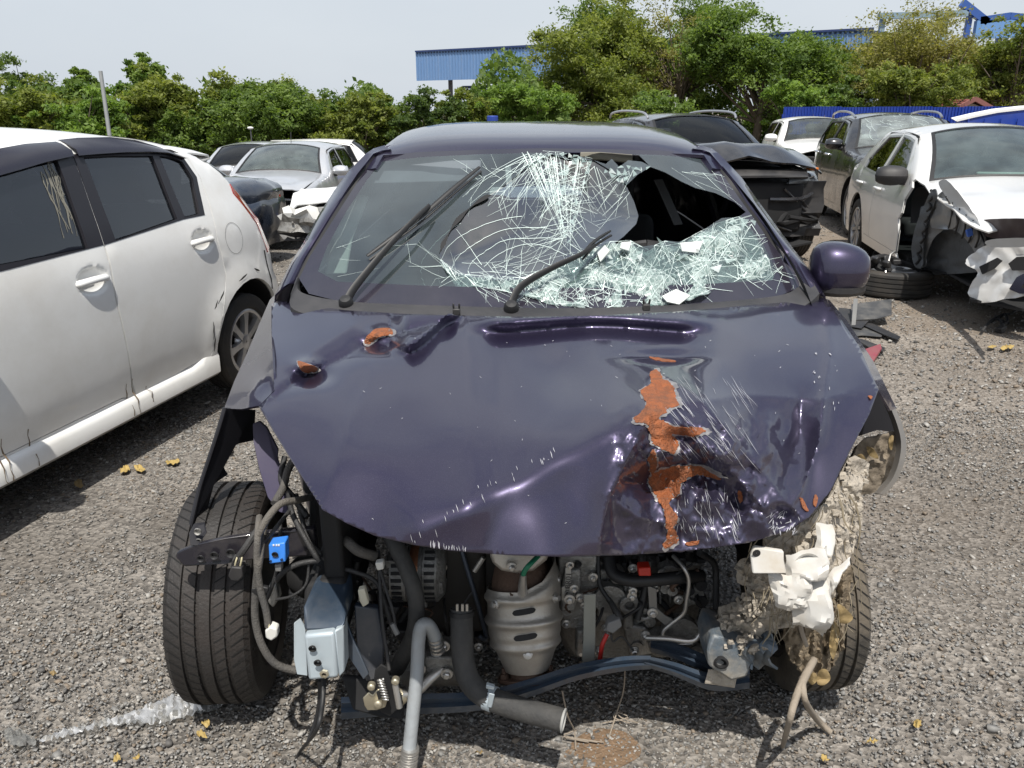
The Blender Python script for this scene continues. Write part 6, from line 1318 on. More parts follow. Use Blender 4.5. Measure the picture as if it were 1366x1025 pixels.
part('wheel_sensor', plate([(356, 785, 1.70), (368, 780, 1.70), (372, 800, 1.70), (364, 812, 1.70), (357, 805, 1.70)], 1.70, .03), M_cast, bevel=.005)
part('wire_clip', plate([(334, 788), (346, 782), (358, 785), (357, 792), (340, 795)], 1.60, .012), M_rubber(), bevel=.003)
# bonnet latch hanging on its cable
part('latch_cable', ptube([(505, 735, 1.74), (507, 780, 1.68), (510, 830, 1.63), (516, 870, 1.60), (519, 894, 1.585)], .0045), M_loom, smooth=60); part('latch_cable', ptube([(507, 760, 1.70), (516, 790, 1.67), (524, 815, 1.65), (528, 838, 1.64)], .004), M_loom, smooth=60)
part('cable_end', MB().tube([U(523, 832, 1.64), U(530, 846, 1.635)], .007, 8), mat('grey plug', (.17, .17, .17), .5))
lt = part('bonnet_latch', plate([(486, 942), (484, 932), (492, 924), (497, 928), (504, 920), (514, 922), (517, 934), (514, 944), (502, 948), (490, 948)], 1.575, .006), M_zinc, bevel=.002)
part('latch_plate', plate([(498, 912), (500, 895), (508, 887), (518, 892), (520, 906), (534, 925), (538, 940), (520, 956), (508, 950)], 1.59, .006), M_dark(), lt, bevel=.002)
part('spring', MB().tube([U(507 + 8 * (k / 90) + 4.2 * math.cos(k * .55), 906 + 28 * k / 90, 1.565 + .007 * math.sin(k * .55)) for k in range(91)], .0022, 6), M_steel, lt, smooth=60)
for x, y, r in ((496, 913, .010), (505, 936, .011), (528, 906, .010)): part('latch_pin', MB().lathe([(r, 0), (r, .012), (r * .6, .016), (.0005, .016)], U(x, y, 1.575), (0, -1, 0), 14), M_zinc, lt, bevel=.002)
part('latch_rod', MB().tube([U(527, 912, 1.57), U(533, 944, 1.56)], .008, 10), M_steel, lt); part('latch_hook', plate([(502, 924), (508, 922), (510, 930), (505, 934)], 1.568, .004), M_dark(), lt)
# ---- right corner: mud, torn lamp, grass fibres
MUD = [(948, 862), (953, 838), (962, 822), (985, 806), (998, 788), (990, 765), (1004, 742), (1040, 715), (1062, 706), (1082, 690), (1108, 660), (1130, 622), (1150, 612), (1160, 628), (1148, 660), (1150, 690), (1142, 722), (1128, 760), (1118, 800), (1100, 812), (1075, 830), (1045, 838), (1022, 842), (1012, 868), (985, 866)]
mY = tps([(948, 862, 1.66), (985, 806, 1.66), (1004, 742, 1.62), (1062, 706, 1.60), (1108, 660, 1.72), (1150, 612, 1.90), (1160, 628, 1.92), (1142, 722, 1.76), (1118, 800, 1.68), (1045, 838, 1.62), (985, 866, 1.61), (1060, 760, 1.60), (1020, 800, 1.62), (1100, 740, 1.66)])
def mud3(x, y):
    n_ = noise.noise(Vector((x / 26.0, y / 22.0, 3))) * .035 + noise.noise(Vector((x / 9.0, y / 8.0, 1))) * .016 + noise.noise(Vector((x / 3.6, y / 3.4, 2))) * .006; return U(x, y, mY(x, y) + n_)
mud = part('caked_mud', px_sheet(torn(MUD, 5, 4.0), 3.2, mud3), M_mud, smooth=60, solid=.02)
rm_ = random.Random(12); b = MB()
for k in range(230):
    while True:
        x, y = rm_.uniform(945, 1165), rm_.uniform(610, 875)
        if pip(MUD, x, y): break
    r = rm_.uniform(.003, .013); c = U(x, y, mY(x, y) - rm_.uniform(-.01, .03)); vv = [c + Vector((sx * rm_.uniform(.5, 1.2), sy * rm_.uniform(.5, 1.2), sz * rm_.uniform(.4, 1.0))) * r * .7 for sx in (-1, 1) for sy in (-1, 1) for sz in (-1, 1)]; b.add(vv, [(0, 1, 3, 2), (4, 6, 7, 5), (0, 4, 5, 1), (2, 3, 7, 6), (0, 2, 6, 4), (1, 5, 7, 3)])
part('mud_crumb', b, M_mud, mud, smooth=0, kind='stuff')
LN = [(1128, 655), (1126, 636), (1140, 604), (1150, 586), (1168, 584), (1192, 576), (1197, 592), (1190, 622), (1176, 652), (1150, 660)]
part('mud_liner', px_sheet(torn(LN, 6, 2.0), 4, lambda x, y: U(x, y, 2.02 + .012 * noise.noise(Vector((x / 9, y / 9, 4))))), mat('muddy arch liner', (.17, .14, .105), .9, var=.4, bump=.6, bscale=60, dirt=.7, dcol=(.33, .27, .20), dscale=12), smooth=60, solid=.01)
def crumple(p00, p10, p11, p01, bulge, seed, amp, name, par=None, m=None, n=11):
    p00, p10, p11, p01 = [Vector(q) * (1 - .035) + Vector((0, 0, CAMH)) * .035 for q in (p00, p10, p11, p01)]
    b = patch4(p00, p10, p11, p01, bulge, n); b.v = [tuple(Vector(v) + Vector((noise.noise(Vector(v) * 22 + Vector((seed, 0, 0))), noise.noise(Vector(v) * 22 + Vector((0, seed, 5))), noise.noise(Vector(v) * 22 + Vector((3, 0, seed))))) * amp + Vector((0, -1, 0)) * amp * 1.4 * abs(noise.noise(Vector(v) * 48 + Vector((seed, 7, 0))))) for v in b.v]
    return part(name, b, m or M_wplast, par, smooth=22, solid=.004)
lamp = crumple(U(1046, 738, 1.60), U(1106, 728, 1.58), U(1108, 768, 1.545), U(1050, 772, 1.55), (0, -.05, 0), 1, .012, 'torn_headlamp')
crumple(U(1026, 764, 1.55), U(1082, 770, 1.53), U(1074, 816, 1.52), U(1030, 806, 1.54), (0, -.02, 0), 2, .012, 'lamp_shell', lamp)
crumple(U(1060, 776, 1.55), U(1112, 768, 1.56), U(1096, 844, 1.55), U(1056, 834, 1.53), (.02, -.04, 0), 3, .012, 'lamp_shell', lamp)
crumple(U(1086, 738, 1.60), U(1112, 740, 1.60), U(1110, 702, 1.66), U(1090, 698, 1.66), (.0, -.035, 0), 4, .008, 'lamp_shell', lamp)
crumple(U(1100, 768, 1.60), U(1136, 742, 1.62), U(1134, 748, 1.62), U(1104, 790, 1.58), (0, -.015, 0), 5, .008, 'lamp_shell', lamp)
part('lamp_bracket', plate([(1002, 742, 1.50), (1006, 730, 1.51), (1046, 736, 1.48), (1046, 748, 1.475), (1050, 766, 1.465), (1004, 766, 1.48)], 1.49, .012), M_wplast, lamp, bevel=.003); part('bracket_hole', MB().lathe([(.009, .001), (.001, .001)], U(1009, 738, 1.497), (0, -1, 0), 12), M_dark(), lamp)
part('lamp_socket', MB().lathe([(.03, .012), (.022, .005), (.012, -.012), (.001, -.014)], U(1076, 752, 1.515), (-.1, -1, .1), 20), M_wplast, lamp, smooth=60)
# right crash box, torn
rb = part('crash_box', plate([(944, 868, 1.60), (950, 846, 1.62), (975, 856, 1.60), (1000, 862, 1.60), (1008, 880, 1.60), (996, 905, 1.59), (975, 910, 1.585), (945, 890, 1.59)], 1.60, .12), mat('muddy primed steel', (.10, .125, .15), .5, metal=.3, var=.3, bump=.3, dirt=.8, dcol=(.33, .28, .21), dscale=9), bevel=.008)
part('bolt_hole', MB().lathe([(.018, .002), (.013, .004), (.012, -.01), (.001, -.01)], U(962, 884, 1.588), (-.2, -1, 0), 18), M_dark(), rb)
b = MB().grid([[mud3(1000 + 8 * i + 3 * math.sin(j), 845 + 7 * j) + Vector((.01 * math.sin(j * 1.3 + i), .02 * (i % 2), 0)) for i in range(5)] for j in range(8)]); part('torn_rail', b, mat('muddy primed steel', (.1, .1, .1), .5), rb, smooth=30, solid=.006)
LQ = [(1046, 838), (1075, 825), (1104, 800), (1124, 756), (1138, 762), (1132, 810), (1126, 852), (1112, 888), (1096, 902), (1076, 906), (1064, 890), (1050, 872)]
part('torn_liner', px_sheet(torn(LQ, 8, 4.0), 4, lambda x, y: U(x, y, 1.665 + .03 * noise.noise(Vector((x / 7, y / 40, 3))) + .012 * noise.noise(Vector((x / 4, y / 9, 3))))), mat('muddy fibre liner', (.15, .115, .075), .95, var=.5, scale=16, bump=.9, bscale=80, dirt=.5, dcol=(.30, .25, .18), dscale=14), mud, smooth=50, solid=.01)
# fibres caught in the corner
b = MB()
for k in range(60):
    x0, y0 = rm_.uniform(1000, 1145), rm_.uniform(650, 800) if k > 20 else rm_.uniform(760, 830); L = rm_.uniform(20, 85); pts = []; x, y = x0, y0; Y0 = mY(x0, y0) - rm_.uniform(.02, .05); a = rm_.gauss(1.65, .35)
    for j in range(6): pts.append(U(x, y, Y0 - .004 * j)); a += rm_.gauss(0, .22); x += math.cos(a) * L / 5; y += math.sin(a) * L / 5
    b.tube(pts, [.0011, .0013, .0012, .001, .0009, .0005] if rm_.random() < .8 else [.003, .003, .0028, .0026, .002, .001], 4, cap=False, smooth=2)
part('dry_fibre', b, mat('dry grass fibre', (.22, .185, .13), .9, var=.4), mud, smooth=60, kind='stuff')
def dead_leaf(pts, Y, name, par, seed, m=None):
    P = smooth_poly(pts, 4); cx = sum(p[0] for p in P) / len(P); b = px_sheet(P, 4, lambda x, y: U(x, y, Y + .012 * noise.noise(Vector((x / 9, y / 9, seed))) + .0006 * abs(x - cx))); return part(name, b, m or mat('dead leaf', (.23, .165, .075), .8, var=.35, bump=.3), par, smooth=60, solid=.0012)
dead_leaf([(1118, 806), (1128, 812), (1138, 824), (1130, 832), (1120, 830), (1116, 818)], 1.60, 'dead_leaf', mud, 1); dead_leaf([(1092, 896), (1102, 893), (1108, 905), (1100, 914), (1090, 912)], 1.63, 'dead_leaf', mud, 2); dead_leaf([(1080, 900), (1088, 898), (1090, 908), (1083, 914), (1078, 908)], 1.63, 'dead_leaf', mud, 3); dead_leaf([(1112, 830), (1120, 845), (1112, 880), (1106, 860)], 1.63, 'dead_leaf', mud, 4)
dead_leaf([(1156, 596), (1166, 600), (1172, 612), (1160, 608)], 2.0, 'dead_leaf', mud, 5); dead_leaf([(1140, 612), (1150, 606), (1156, 618), (1146, 622)], 1.95, 'dead_leaf', mud, 6); dead_leaf([(1186, 584), (1192, 582), (1190, 600), (1186, 596)], 1.99, 'dead_leaf', mud, 7)
# ------------------------------------------------------------------ the other wrecks in the yard
def profile(wb, fo, ro, W, zh, zc, zbelt, zr, xc, xt, xr, xd, zd, Rw=.32, pillar=.1):
    F, B = wb + fo, -ro
    return dict(W=W, rnd=.06, step=.13, sill=.24, Rw=Rw, arch=Rw + .07, tw=.2, wheels_x=(0.0, wb), wheels=(0, 1), pillar=pillar,
        plan=[(B, .80), (B + .3, .93), (.0, .99), (.6, 1.0), (wb - .3, 1.0), (F - .45, .965), (F - .15, .88), (F, .78)], sect=[(.2, .95), (.4, .985), (.62, 1.0), (zbelt - .15, .985), (zbelt, .955), ((zbelt + zr) / 2, .845), (zr, .735), (zr + .1, .70)],
        segs=[('front_bumper', 'paint', [(F - .07, .22), (F, .42), (F - .03, .60), (F - .09, zh)], .14), ('bonnet', 'paint', [(F - .09, zh), ((F + xc) / 2, (zh + zc) / 2 + .035), (xc, zc)], .06),
              ('windscreen', 'wind', [(xc, zc), ((xc + xt) / 2, (zc + zr) / 2 + .02), (xt, zr - .02)], .09), ('roof', 'paint', [(xt, zr - .02), (xt - .3, zr + .01), ((xt + xr) / 2, zr + .02), (xr, zr - .02)], .06),
              ('rear_window', 'wind', [(xr, zr - .02), ((xr + xd) / 2, (zr + zd) / 2 + .02), (xd, zd)], .08), ('boot_lid', 'paint', [(xd, zd), (min(xd - .05, B + .10), zd - .03), (B + .05, zd - .2)], .07), ('rear_bumper', 'paint', [(B + .05, zd - .2), (B, .55), (B + .06, .24)], .10)])
def glasshouse(P, wb, zbelt, zr, xc, xt, xr, mid, quarter=True):
    t = zr - .045
    P['windows'] = [('wf', [(xc - .30, zbelt + .03), (xt - .02, t - .03), (xt - .25, t), (mid + .04, t + .01), (mid + .02, zbelt + .02)], 'df'), ('wr', [(mid - .04, zbelt + .02), (mid - .02, t + .01), (xr + .25, t - .01), (xr - .12, zbelt + .16), (xr - .1, zbelt + .05)], 'dr')]
    P['doors'] = [('df', [(xc - .12, .34), (xc - .05, .6), (xc - .12, zbelt + .01), (xt + .02, t + .0), (xt - .25, t + .02), (mid + .004, t + .025), (mid - .01, zbelt), (mid + .02, .34)]), ('dr', [(mid + .006, .34), (mid - .02, zbelt), (mid - .01, t + .025), (xr + .2, t + .01), (xr - .16, zbelt + .17), (xr - .12, zbelt - .05), (P['arch'] * .72, .32 + P['arch'] * .72), (P['arch'] + .06, .45), (P['arch'] + .08, .34)])]
def lamps(c, F, zh, sides=(1, -1), tail=None):
    for sg in sides:
        W = c.W; b = patch4((F - .02, sg * W * .48, zh - .13), (F - .30, sg * W * .93, zh - .10), (F - .42, sg * W * .93, zh + .03), (F - .12, sg * W * .5, zh - .01), (.05, sg * .03, .02)); obj('headlight', b, M_headl(), c.root, solid=.02)
def common(c, xc, mid, zbelt, door_sides=(1, -1), mir=(1, -1), made=None):
    for sg in mir: c.mirror(xc - .25, zbelt + .02, sg, size=.95)
# -- A white sedan with its front wing and wheel gone
M_pearl = mat('pearl white paint', (.66, .66, .65), .28, metal=.1, coat=1, var=.03, scale=2, dirt=.22, dcol=(.36, .32, .26), dscale=3)
def white_sedan():
    P = profile(2.62, .86, 1.05, .875, .80, 1.0, .95, 1.42, 1.92, 1.22, -.02, -.62, 1.02, Rw=.335); glasshouse(P, 2.62, .95, 1.42, 1.92, 1.22, -.02, .72)
    P['cut'] = {-1: [[(1.86, 1.02), (1.80, .6), (1.86, .2), (4, .2), (4, .9), (3.1, .93), (2.2, 1.0)]]}; P['no_liner'] = ((2.62, -1),); P['side_glass'] = glass('dark sedan glass', (.10, .11, .12), 1.2); P['frame_mat'] = mat('bright trim', (.5, .5, .5), .3, metal=.8); P['screen_mat'] = glass('green dusty screen', (.5, .6, .58), 2.2, body=.28, bcol=(.26, .34, .34))
    df = lambda v, nm: v + Vector((0, 0, -.02 - .05 * sstep(.2, -.8, v.y) * (noise.noise(v * 4) * .5 + .5))) if nm == 'bonnet' and v.x > 2.2 else (v + Vector((.05 * noise.noise(v * 6), .05 * noise.noise(v * 5 + Vector((9, 0, 0))), -.05 + .04 * noise.noise(v * 7))) if nm == 'front_bumper' else v)
    P['deform'] = df
    c = Car('white_sedan', 'pearl white sedan missing a front wheel and wing at the right edge', 'car', 'wrecked cars in the right row', P, M_pearl)
    m = c.build_side(-1); c.build_side(1); c.build_top(skip=('front_bumper',)); c.underbody(); c.interior(1.85, -.5, .32, .98, seats=((.9, .38), (.0, .38))); c.wheels(which=((0, 1), (0, -1), (1, 1)), spokes=10, rim_r=.24)
    lamps(c, 3.46, .80, (1,)); c.mirror(1.62, .99, -1, m=M_black(), size=1.15); c.mirror(1.62, .99, 1)
    for x, d in ((.86, 'df'), (.02, 'dr')): c.handle(x, .86, -1, m[d], L=.2, cup=False)
    # bare structure where the wing was
    M_gr = mat('grey primed structure', (.20, .205, .21), .5, metal=.3, var=.3, scale=9, bump=.2, dirt=.4, dcol=(.12, .11, .10)); M_lin = mat('grey felt liner', (.085, .09, .095), .9, var=.35, bump=.5, bscale=30)
    b = MB().box((2.0, -.60, .55), (.1, .3, .5)); obj('bulkhead', b, M_lin, c.root, bevel=.02)
    c.place((4.80, 9.08, 0), -100.5); rt = c.root; Yf = lambda x: 7.12 - (x - 1222) * .0128
    def put(name, mb, m, **k): return obj(name, in_frame_of(rt, mb), m, rt, **k)
    def sheet(name, poly, fy, m, seed, amp, step=5, solid=.008, smooth=40, rough=1.0): return put(name, px_sheet(torn(poly, seed, rough, 4), step, lambda x, y: U(x, y, fy(x, y) + amp * (noise.noise(Vector((x / 16, y / 14, seed))) + .5 * noise.noise(Vector((x / 6, y / 6, seed)))))), m, smooth=smooth, solid=solid)
    sheet('inner_wing', [(1226, 352), (1222, 318), (1236, 282), (1256, 256), (1270, 258), (1288, 280), (1306, 312), (1318, 344), (1306, 352), (1296, 330), (1280, 312), (1262, 306), (1246, 318), (1236, 340), (1234, 356)], lambda x, y: Yf(x) + .10, M_gr, 1, .05)
    sheet('wheel_liner', [(1228, 358), (1234, 332), (1246, 312), (1264, 302), (1284, 312), (1300, 336), (1304, 358), (1296, 364), (1240, 366)], lambda x, y: Yf(x) + .34 - .10 * abs((x - 1266) / 36.0) ** 2, M_lin, 2, .06)
    sheet('torn_hinge_pillar', [(1219, 354), (1216, 330), (1222, 300), (1238, 262), (1246, 252), (1250, 262), (1238, 290), (1232, 320), (1230, 356)], lambda x, y: Yf(x) + .02, M_lin, 3, .05)
    sheet('wing_edge', [(1252, 246), (1262, 240), (1276, 254), (1296, 280), (1308, 300), (1300, 302), (1282, 284), (1266, 268)], lambda x, y: Yf(x) - .02, M_pearl, 4, .02)
    sheet('strut_tower', [(1240, 300), (1256, 266), (1268, 270), (1276, 300), (1262, 306)], lambda x, y: Yf(x) + .06, mat('silver grey alloy', (.30, .31, .32), .4, metal=.6, var=.2, bump=.3), 5, .05)
    sheet('lamp_opening', [(1306, 296), (1340, 292), (1400, 296), (1400, 318), (1324, 318), (1312, 308)], lambda x, y: Yf(x) + .12, mat('dark maroon cavity', (.03, .014, .015), .6, var=.3), 6, .03)
    fy = lambda x, y: 6.02 - (x - 1290) * .0042 - .0016 * (y - 360)
    bp_ = sheet('torn_bumper', [(1288, 352), (1296, 340), (1320, 326), (1366, 320), (1430, 318), (1430, 398), (1366, 396), (1330, 402), (1306, 404), (1291, 391), (1300, 372), (1304, 362)], fy, M_pearl, 7, .018, step=6, rough=2.2)
    for nm, poly, m, off in (('bumper_vent', [(1345, 352), (1356, 343), (1400, 341), (1400, 360), (1350, 361)], M_dark(), -.04), ('bumper_tear', [(1306, 356), (1330, 344), (1336, 348), (1326, 358), (1310, 366)], M_dark(), -.045), ('fog_surround', [(1346, 386), (1356, 370), (1372, 362), (1400, 360), (1400, 392), (1360, 392)], M_chrome(), -.05), ('fog_recess', [(1362, 384), (1370, 372), (1390, 370), (1390, 388)], M_dark(), -.07)): put(nm, px_sheet(poly, 4, lambda x, y, off=off: U(x, y, fy(x, y) + off)), m, smooth=40, solid=.02)
    sheet('headlamp_sill', [(1316, 322), (1340, 318), (1400, 318), (1400, 327), (1330, 330)], lambda x, y: Yf(x) + .02, M_pearl, 8, .01)
    put('blue_plug', plate([(1290, 308), (1297, 305), (1299, 314), (1292, 317)], Yf(1294) - .02, .03), mat('blue plug', (.03, .12, .5), .4), bevel=.004)
    for k in range(7): x = 1222 + k * 3; put('torn_seal', MB().tube([U(x, 352 - k * 14, Yf(x)), U(x + 5, 346 - k * 14, Yf(x) - .05), U(x + 2, 338 - k * 14, Yf(x) + .02)], .012, 6, smooth=3), M_rubber())
    for k in range(6): x = 1262 + k * 9; put('loose_cable', MB().tube([U(x, 262 + k * 8, Yf(x) - .02), U(x + 8, 282 + k * 8, Yf(x) - .06), U(x + 3, 306 + k * 6, Yf(x) + .04)], .008, 6, smooth=4), M_loom)
    b = MB().box((1.50, .10, 1.06), (.05, .55, .03)); obj('paper_roll', b, mat('pale green tube', (.5, .62, .55), .6), c.root, bevel=.014)
    return c
white_sedan()
# -- B black SUV, frosted screen
M_blk = mat('black car paint', (.010, .010, .012), .22, coat=1, var=.15, dirt=.35, dcol=(.09, .085, .08), dscale=3)
def frosted(name): 
    m = glass(name, (.45, .52, .52), 1.6, rough=.08, body=.55, bcol=(.42, .47, .46)); return m
def crazed(c, n, region, seed, w=.004):
    """white fissures over a shattered screen"""
    rg = random.Random(seed); b = MB()
    segs = c.P['ends']; i0, i1 = segs[1], segs[2]
    for k in range(n):
        fi, t = rg.uniform(i0 + .1, i1 - .1), rg.uniform(*region); a = rg.uniform(0, 6.28); v = []; st = rg.uniform(.05, .11)
        for q in range(6):
            i = max(i0, min(i1 - .01, fi)); lo = int(i); f = i - lo; p = Vector(c.pt(lo, t)).lerp(Vector(c.pt(lo + 1, t)), f) + Vector((.006, 0, .006)); v += [p + Vector((0, w * .5, w * .4)), p - Vector((0, w * .5, w * .4))]
            a += rg.gauss(0, .6); fi += math.sin(a) * st * 6; t = max(-.86, min(.86, t + math.cos(a) * st))
        b.add(v, [(2 * q, 2 * q + 1, 2 * q + 3, 2 * q + 2) for q in range(5)])
    obj('crack_lines', b, mat('white fissure', (.70, .78, .76), .25), c.root, smooth=0, kind='stuff')
def black_suv():
    P = profile(2.45, .85, .85, .90, .92, 1.10, 1.08, 1.52, 1.75, 1.05, -.50, -.78, 1.10, Rw=.36); glasshouse(P, 2.45, 1.08, 1.52, 1.75, 1.05, -.45, .62); P['side_glass'] = glass('dark sedan glass', (.10, .11, .12), 1.2); P['screen_mat'] = frosted('frosted screen')
    c = Car('black_suv', 'black SUV with frosted shattered windscreen behind the white sedan', 'car', 'wrecked cars in the right row', P, M_blk)
    m = c.build_side(-1); c.build_side(1); c.build_top(); c.underbody(); c.interior(1.7, -.6, .36, 1.08); c.wheels(spokes=8, rim_r=.26, twin=True); lamps(c, 3.3, .92); c.mirror(1.45, 1.12, -1); c.mirror(1.45, 1.12, 1); crazed(c, 55, (-.85, .85), 3, .0022)
    for x, d in ((.75, 'df'), (-.1, 'dr')): c.handle(x, 1.0, -1, m[d], m=M_chrome(), L=.2, cup=False)
    for sg in (1, -1): b = MB().tube([(1.0, sg * .60, 1.53), (.7, sg * .62, 1.60), (.0, sg * .62, 1.615), (-.5, sg * .60, 1.58), (-.65, sg * .58, 1.52)], .017, 8, smooth=4); obj('roof_rail', b, mat('brushed rail', (.45, .45, .46), .3, metal=.9), c.root)
    b = MB().tube([(1.62, -.5, 1.2), (1.5, -.1, 1.24)], .012, 6); obj('wiper_arm', b, M_rubber(), c.root)
    return c.place((5.86, 13.25, 0), -99.5)
black_suv()
# -- C white SUV behind
def white_suv():
    P = profile(2.5, .85, .8, .88, .88, 1.04, 1.0, 1.44, 1.75, 1.15, -.55, -.74, 1.05, Rw=.34, pillar=.08); glasshouse(P, 2.5, 1.0, 1.44, 1.75, 1.15, -.5, .65); P['side_glass'] = glass('dark sedan glass', (.10, .11, .12), 1.2); P['screen_mat'] = glass('pale green screen', (.55, .66, .62), 1.6, body=.15, bcol=(.4, .45, .43))
    c = Car('white_suv', 'white SUV with raised wiper parked between the dark SUV and the black SUV', 'car', 'wrecked cars in the right row', P, M_white)
    c.build_side(-1); c.build_side(1); c.build_top(skip=('front_bumper',)); c.underbody(); c.interior(1.7, -.6, .34, 1.02); c.wheels(); c.mirror(1.45, 1.06, -1); c.mirror(1.45, 1.06, 1)
    b = MB().box((3.22, 0, .62), (.08, 1.4, .44)); obj('bare_front', b, M_dark(), c.root, bevel=.03); b = MB().tube([(1.68, -.35, 1.14), (1.38, -.02, 1.36), (1.22, .12, 1.45)], .014, 6); obj('wiper_arm', b, M_rubber(), c.root)
    return c.place((6.45, 18.3, 0), -98)
white_suv()
# -- D dark SUV behind the purple car, bonnet folded up
M_char = mat('charcoal car paint', (.011, .011, .014), .22, coat=1, var=.12, dirt=.35, dcol=(.10, .095, .09), dscale=3)
def dark_suv():
    P = profile(2.45, .62, .8, .86, .90, 1.06, 1.04, 1.515, 1.72, 1.02, -.55, -.78, 1.06, Rw=.345); glasshouse(P, 2.45, 1.04, 1.515, 1.72, 1.02, -.5, .6); P['side_glass'] = glass('dark sedan glass', (.10, .11, .12), 1.2)
    P['cut'] = {1: [[(2.4, .2), (2.35, .7), (2.2, .95), (4, .95), (4, .2)]]}; P['no_liner'] = ((2.45, 1),)
    c = Car('dark_suv', 'charcoal SUV with roof rails and bonnet folded up, behind the purple car', 'car', 'wrecked cars in the right row', P, M_char)
    c.build_side(-1); c.build_side(1); c.build_top(skip=('front_bumper', 'bonnet')); c.underbody(); c.interior(1.68, -.6, .36, 1.05); c.wheels()
    rows = []
    for i in range(15):
        f = i / 14; row = []
        for j in range(13):
            t = -1 + 2 * j / 12; x = 1.74 + 1.2 * f + (-.12 * abs(t) ** 3 * f); z = 1.08 + .20 * math.sin(f * 2.6) * (1 - .25 * t) - .10 * max(0, f - .75) * 4 * .6 - .16 * (abs(t) ** 4) * f + .085 * noise.noise(Vector((f * 3.2, t * 2.6, 0))) * f; row.append((x, t * .80, z))
        rows.append(row)
    bn = obj('bonnet', MB().grid(rows), M_char, c.root, smooth=60, solid=.02)
    b = MB().box((2.62, 0, .62), (.5, 1.2, .55)); obj('engine_bay', b, M_dark(), c.root, bevel=.05)
    b = patch4((2.95, .35, .88), (2.72, .84, .86), (2.55, .86, .98), (2.85, .4, 1.0), (.05, .03, .02)); obj('headlight', b, mat('smoky lamp lens', (.10, .11, .12), .15, coat=1), c.root, solid=.04)
    b = patch4((2.98, -.75, .95), (2.98, .55, .95), (2.80, .62, 1.02), (2.80, -.75, 1.04), (.04, 0, .02)); obj('slam_panel', b, M_black(), c.root, solid=.03)
    rg = random.Random(14)
    b = MB().grid([[Vector((2.72 + .10 * noise.noise(Vector((i * .8, j * .7, 0))) + .12 * (1 - j / 6), .84 - .16 * j + .06 * noise.noise(Vector((i, j, 4))), .30 + .085 * i + .05 * noise.noise(Vector((j, i, 7))))) for j in range(9)] for i in range(8)]); obj('torn_bumper', b, M_black(), c.root, smooth=30, solid=.01)
    for k in range(9): p = [(2.72 + rg.uniform(0, .2), rg.uniform(.1, .85), rg.uniform(.3, .95)) for _ in range(3)]; obj('torn_bracket', MB().tube(p, rg.uniform(.01, .035), 6, smooth=3), rg.choice((M_black(), M_dark(), M_char)), c.root)
    b = MB().box((2.78, .70, 1.02), (.1, .1, .03)); obj('indicator', b, mat('amber lens', (.5, .14, .02), .3), c.root, bevel=.01)
    for sg in (1, -1): b = MB().tube([(1.02, sg * .585, 1.53), (.85, sg * .60, 1.60), (.1, sg * .61, 1.62), (-.5, sg * .59, 1.59), (-.66, sg * .57, 1.53)], .015, 8, smooth=4); obj('roof_rail', b, mat('bright rail', (.48, .48, .49), .3, metal=.8), c.root)
    b = MB().box((1.80, .05, 1.115), (.04, 1.0, .02)); obj('bright_strip', b, mat('bright trim', (.5, .5, .5), .3, metal=.8), c.root, bevel=.008); c.mirror(1.4, 1.08, 1); c.mirror(1.4, 1.08, -1)
    return c.place((2.10, 11.5, 0), -80)
dark_suv()
# -- E silver hatchback with its nose torn off
M_silver = mat('silver car paint', (.56, .57, .59), .30, metal=.45, coat=1, var=.05, dirt=.25, dcol=(.30, .27, .23), dscale=3)
def silver_hatch():
    P = profile(2.45, .75, .7, .83, .84, 1.0, .96, 1.37, 1.72, 1.1, -.35, -.6, .98, Rw=.3); glasshouse(P, 2.45, .96, 1.37, 1.72, 1.1, -.35, .6); P['screen_mat'] = glass('clear screen', (.78, .86, .84), 2.4, body=.24, bcol=(.40, .48, .46)); P['side_glass'] = glass('clear side glass', (.5, .56, .55), 1.0)
    P['cut'] = {1: [[(2.3, .2), (2.3, .66), (2.75, .80), (4, .82), (4, .2)]], -1: [[(2.3, .2), (2.3, .66), (2.75, .80), (4, .82), (4, .2)]]}; P['no_liner'] = ((2.45, 1), (2.45, -1))
    P['deform'] = lambda v, nm: v + Vector((0, 0, (.05 * noise.noise(v * 5) + .04 * abs(v.y)) * sstep(2.3, 3.0, v.x))) if nm == 'bonnet' else v
    c = Car('silver_hatchback', 'silver hatchback with clear windscreen and torn off nose beyond the white hatchback', 'car', 'wrecked cars in the left row', P, M_silver)
    c.build_side(-1); c.build_side(1); c.build_top(skip=('front_bumper',)); c.underbody(); c.interior(1.66, -.5, .32, .98); c.wheels(which=((0, 1), (0, -1))); c.mirror(1.42, .99, 1); c.mirror(1.42, .99, -1)
    b = MB().box((2.5, 0, .5), (.9, 1.3, .5)); obj('engine_bay', b, M_dark(), c.root, bevel=.06)
    rg = random.Random(5)
    for k in range(16): p = [(2.9 + rg.uniform(0, .2), rg.uniform(-.75, .75), rg.uniform(.3, .8)) for _ in range(3)]; obj('torn_bracket', MB().tube(p, rg.uniform(.008, .03), 6, smooth=3), rg.choice((M_black(), M_silver, M_cast)), c.root)
    b = MB().box((1.55, .1, 1.03), (.16, .36, .02)); obj('paper_sheet', b, mat('white paper', (.8, .8, .78), .8), c.root)
    b = MB().tube([(.9, 0, 1.43), (.86, 0, 1.60)], .005, 5); obj('aerial', b, M_black(), c.root)
    return c.place((-3.55, 14.2, gz(-3.55, 12.6)), -91)
silver_hatch()
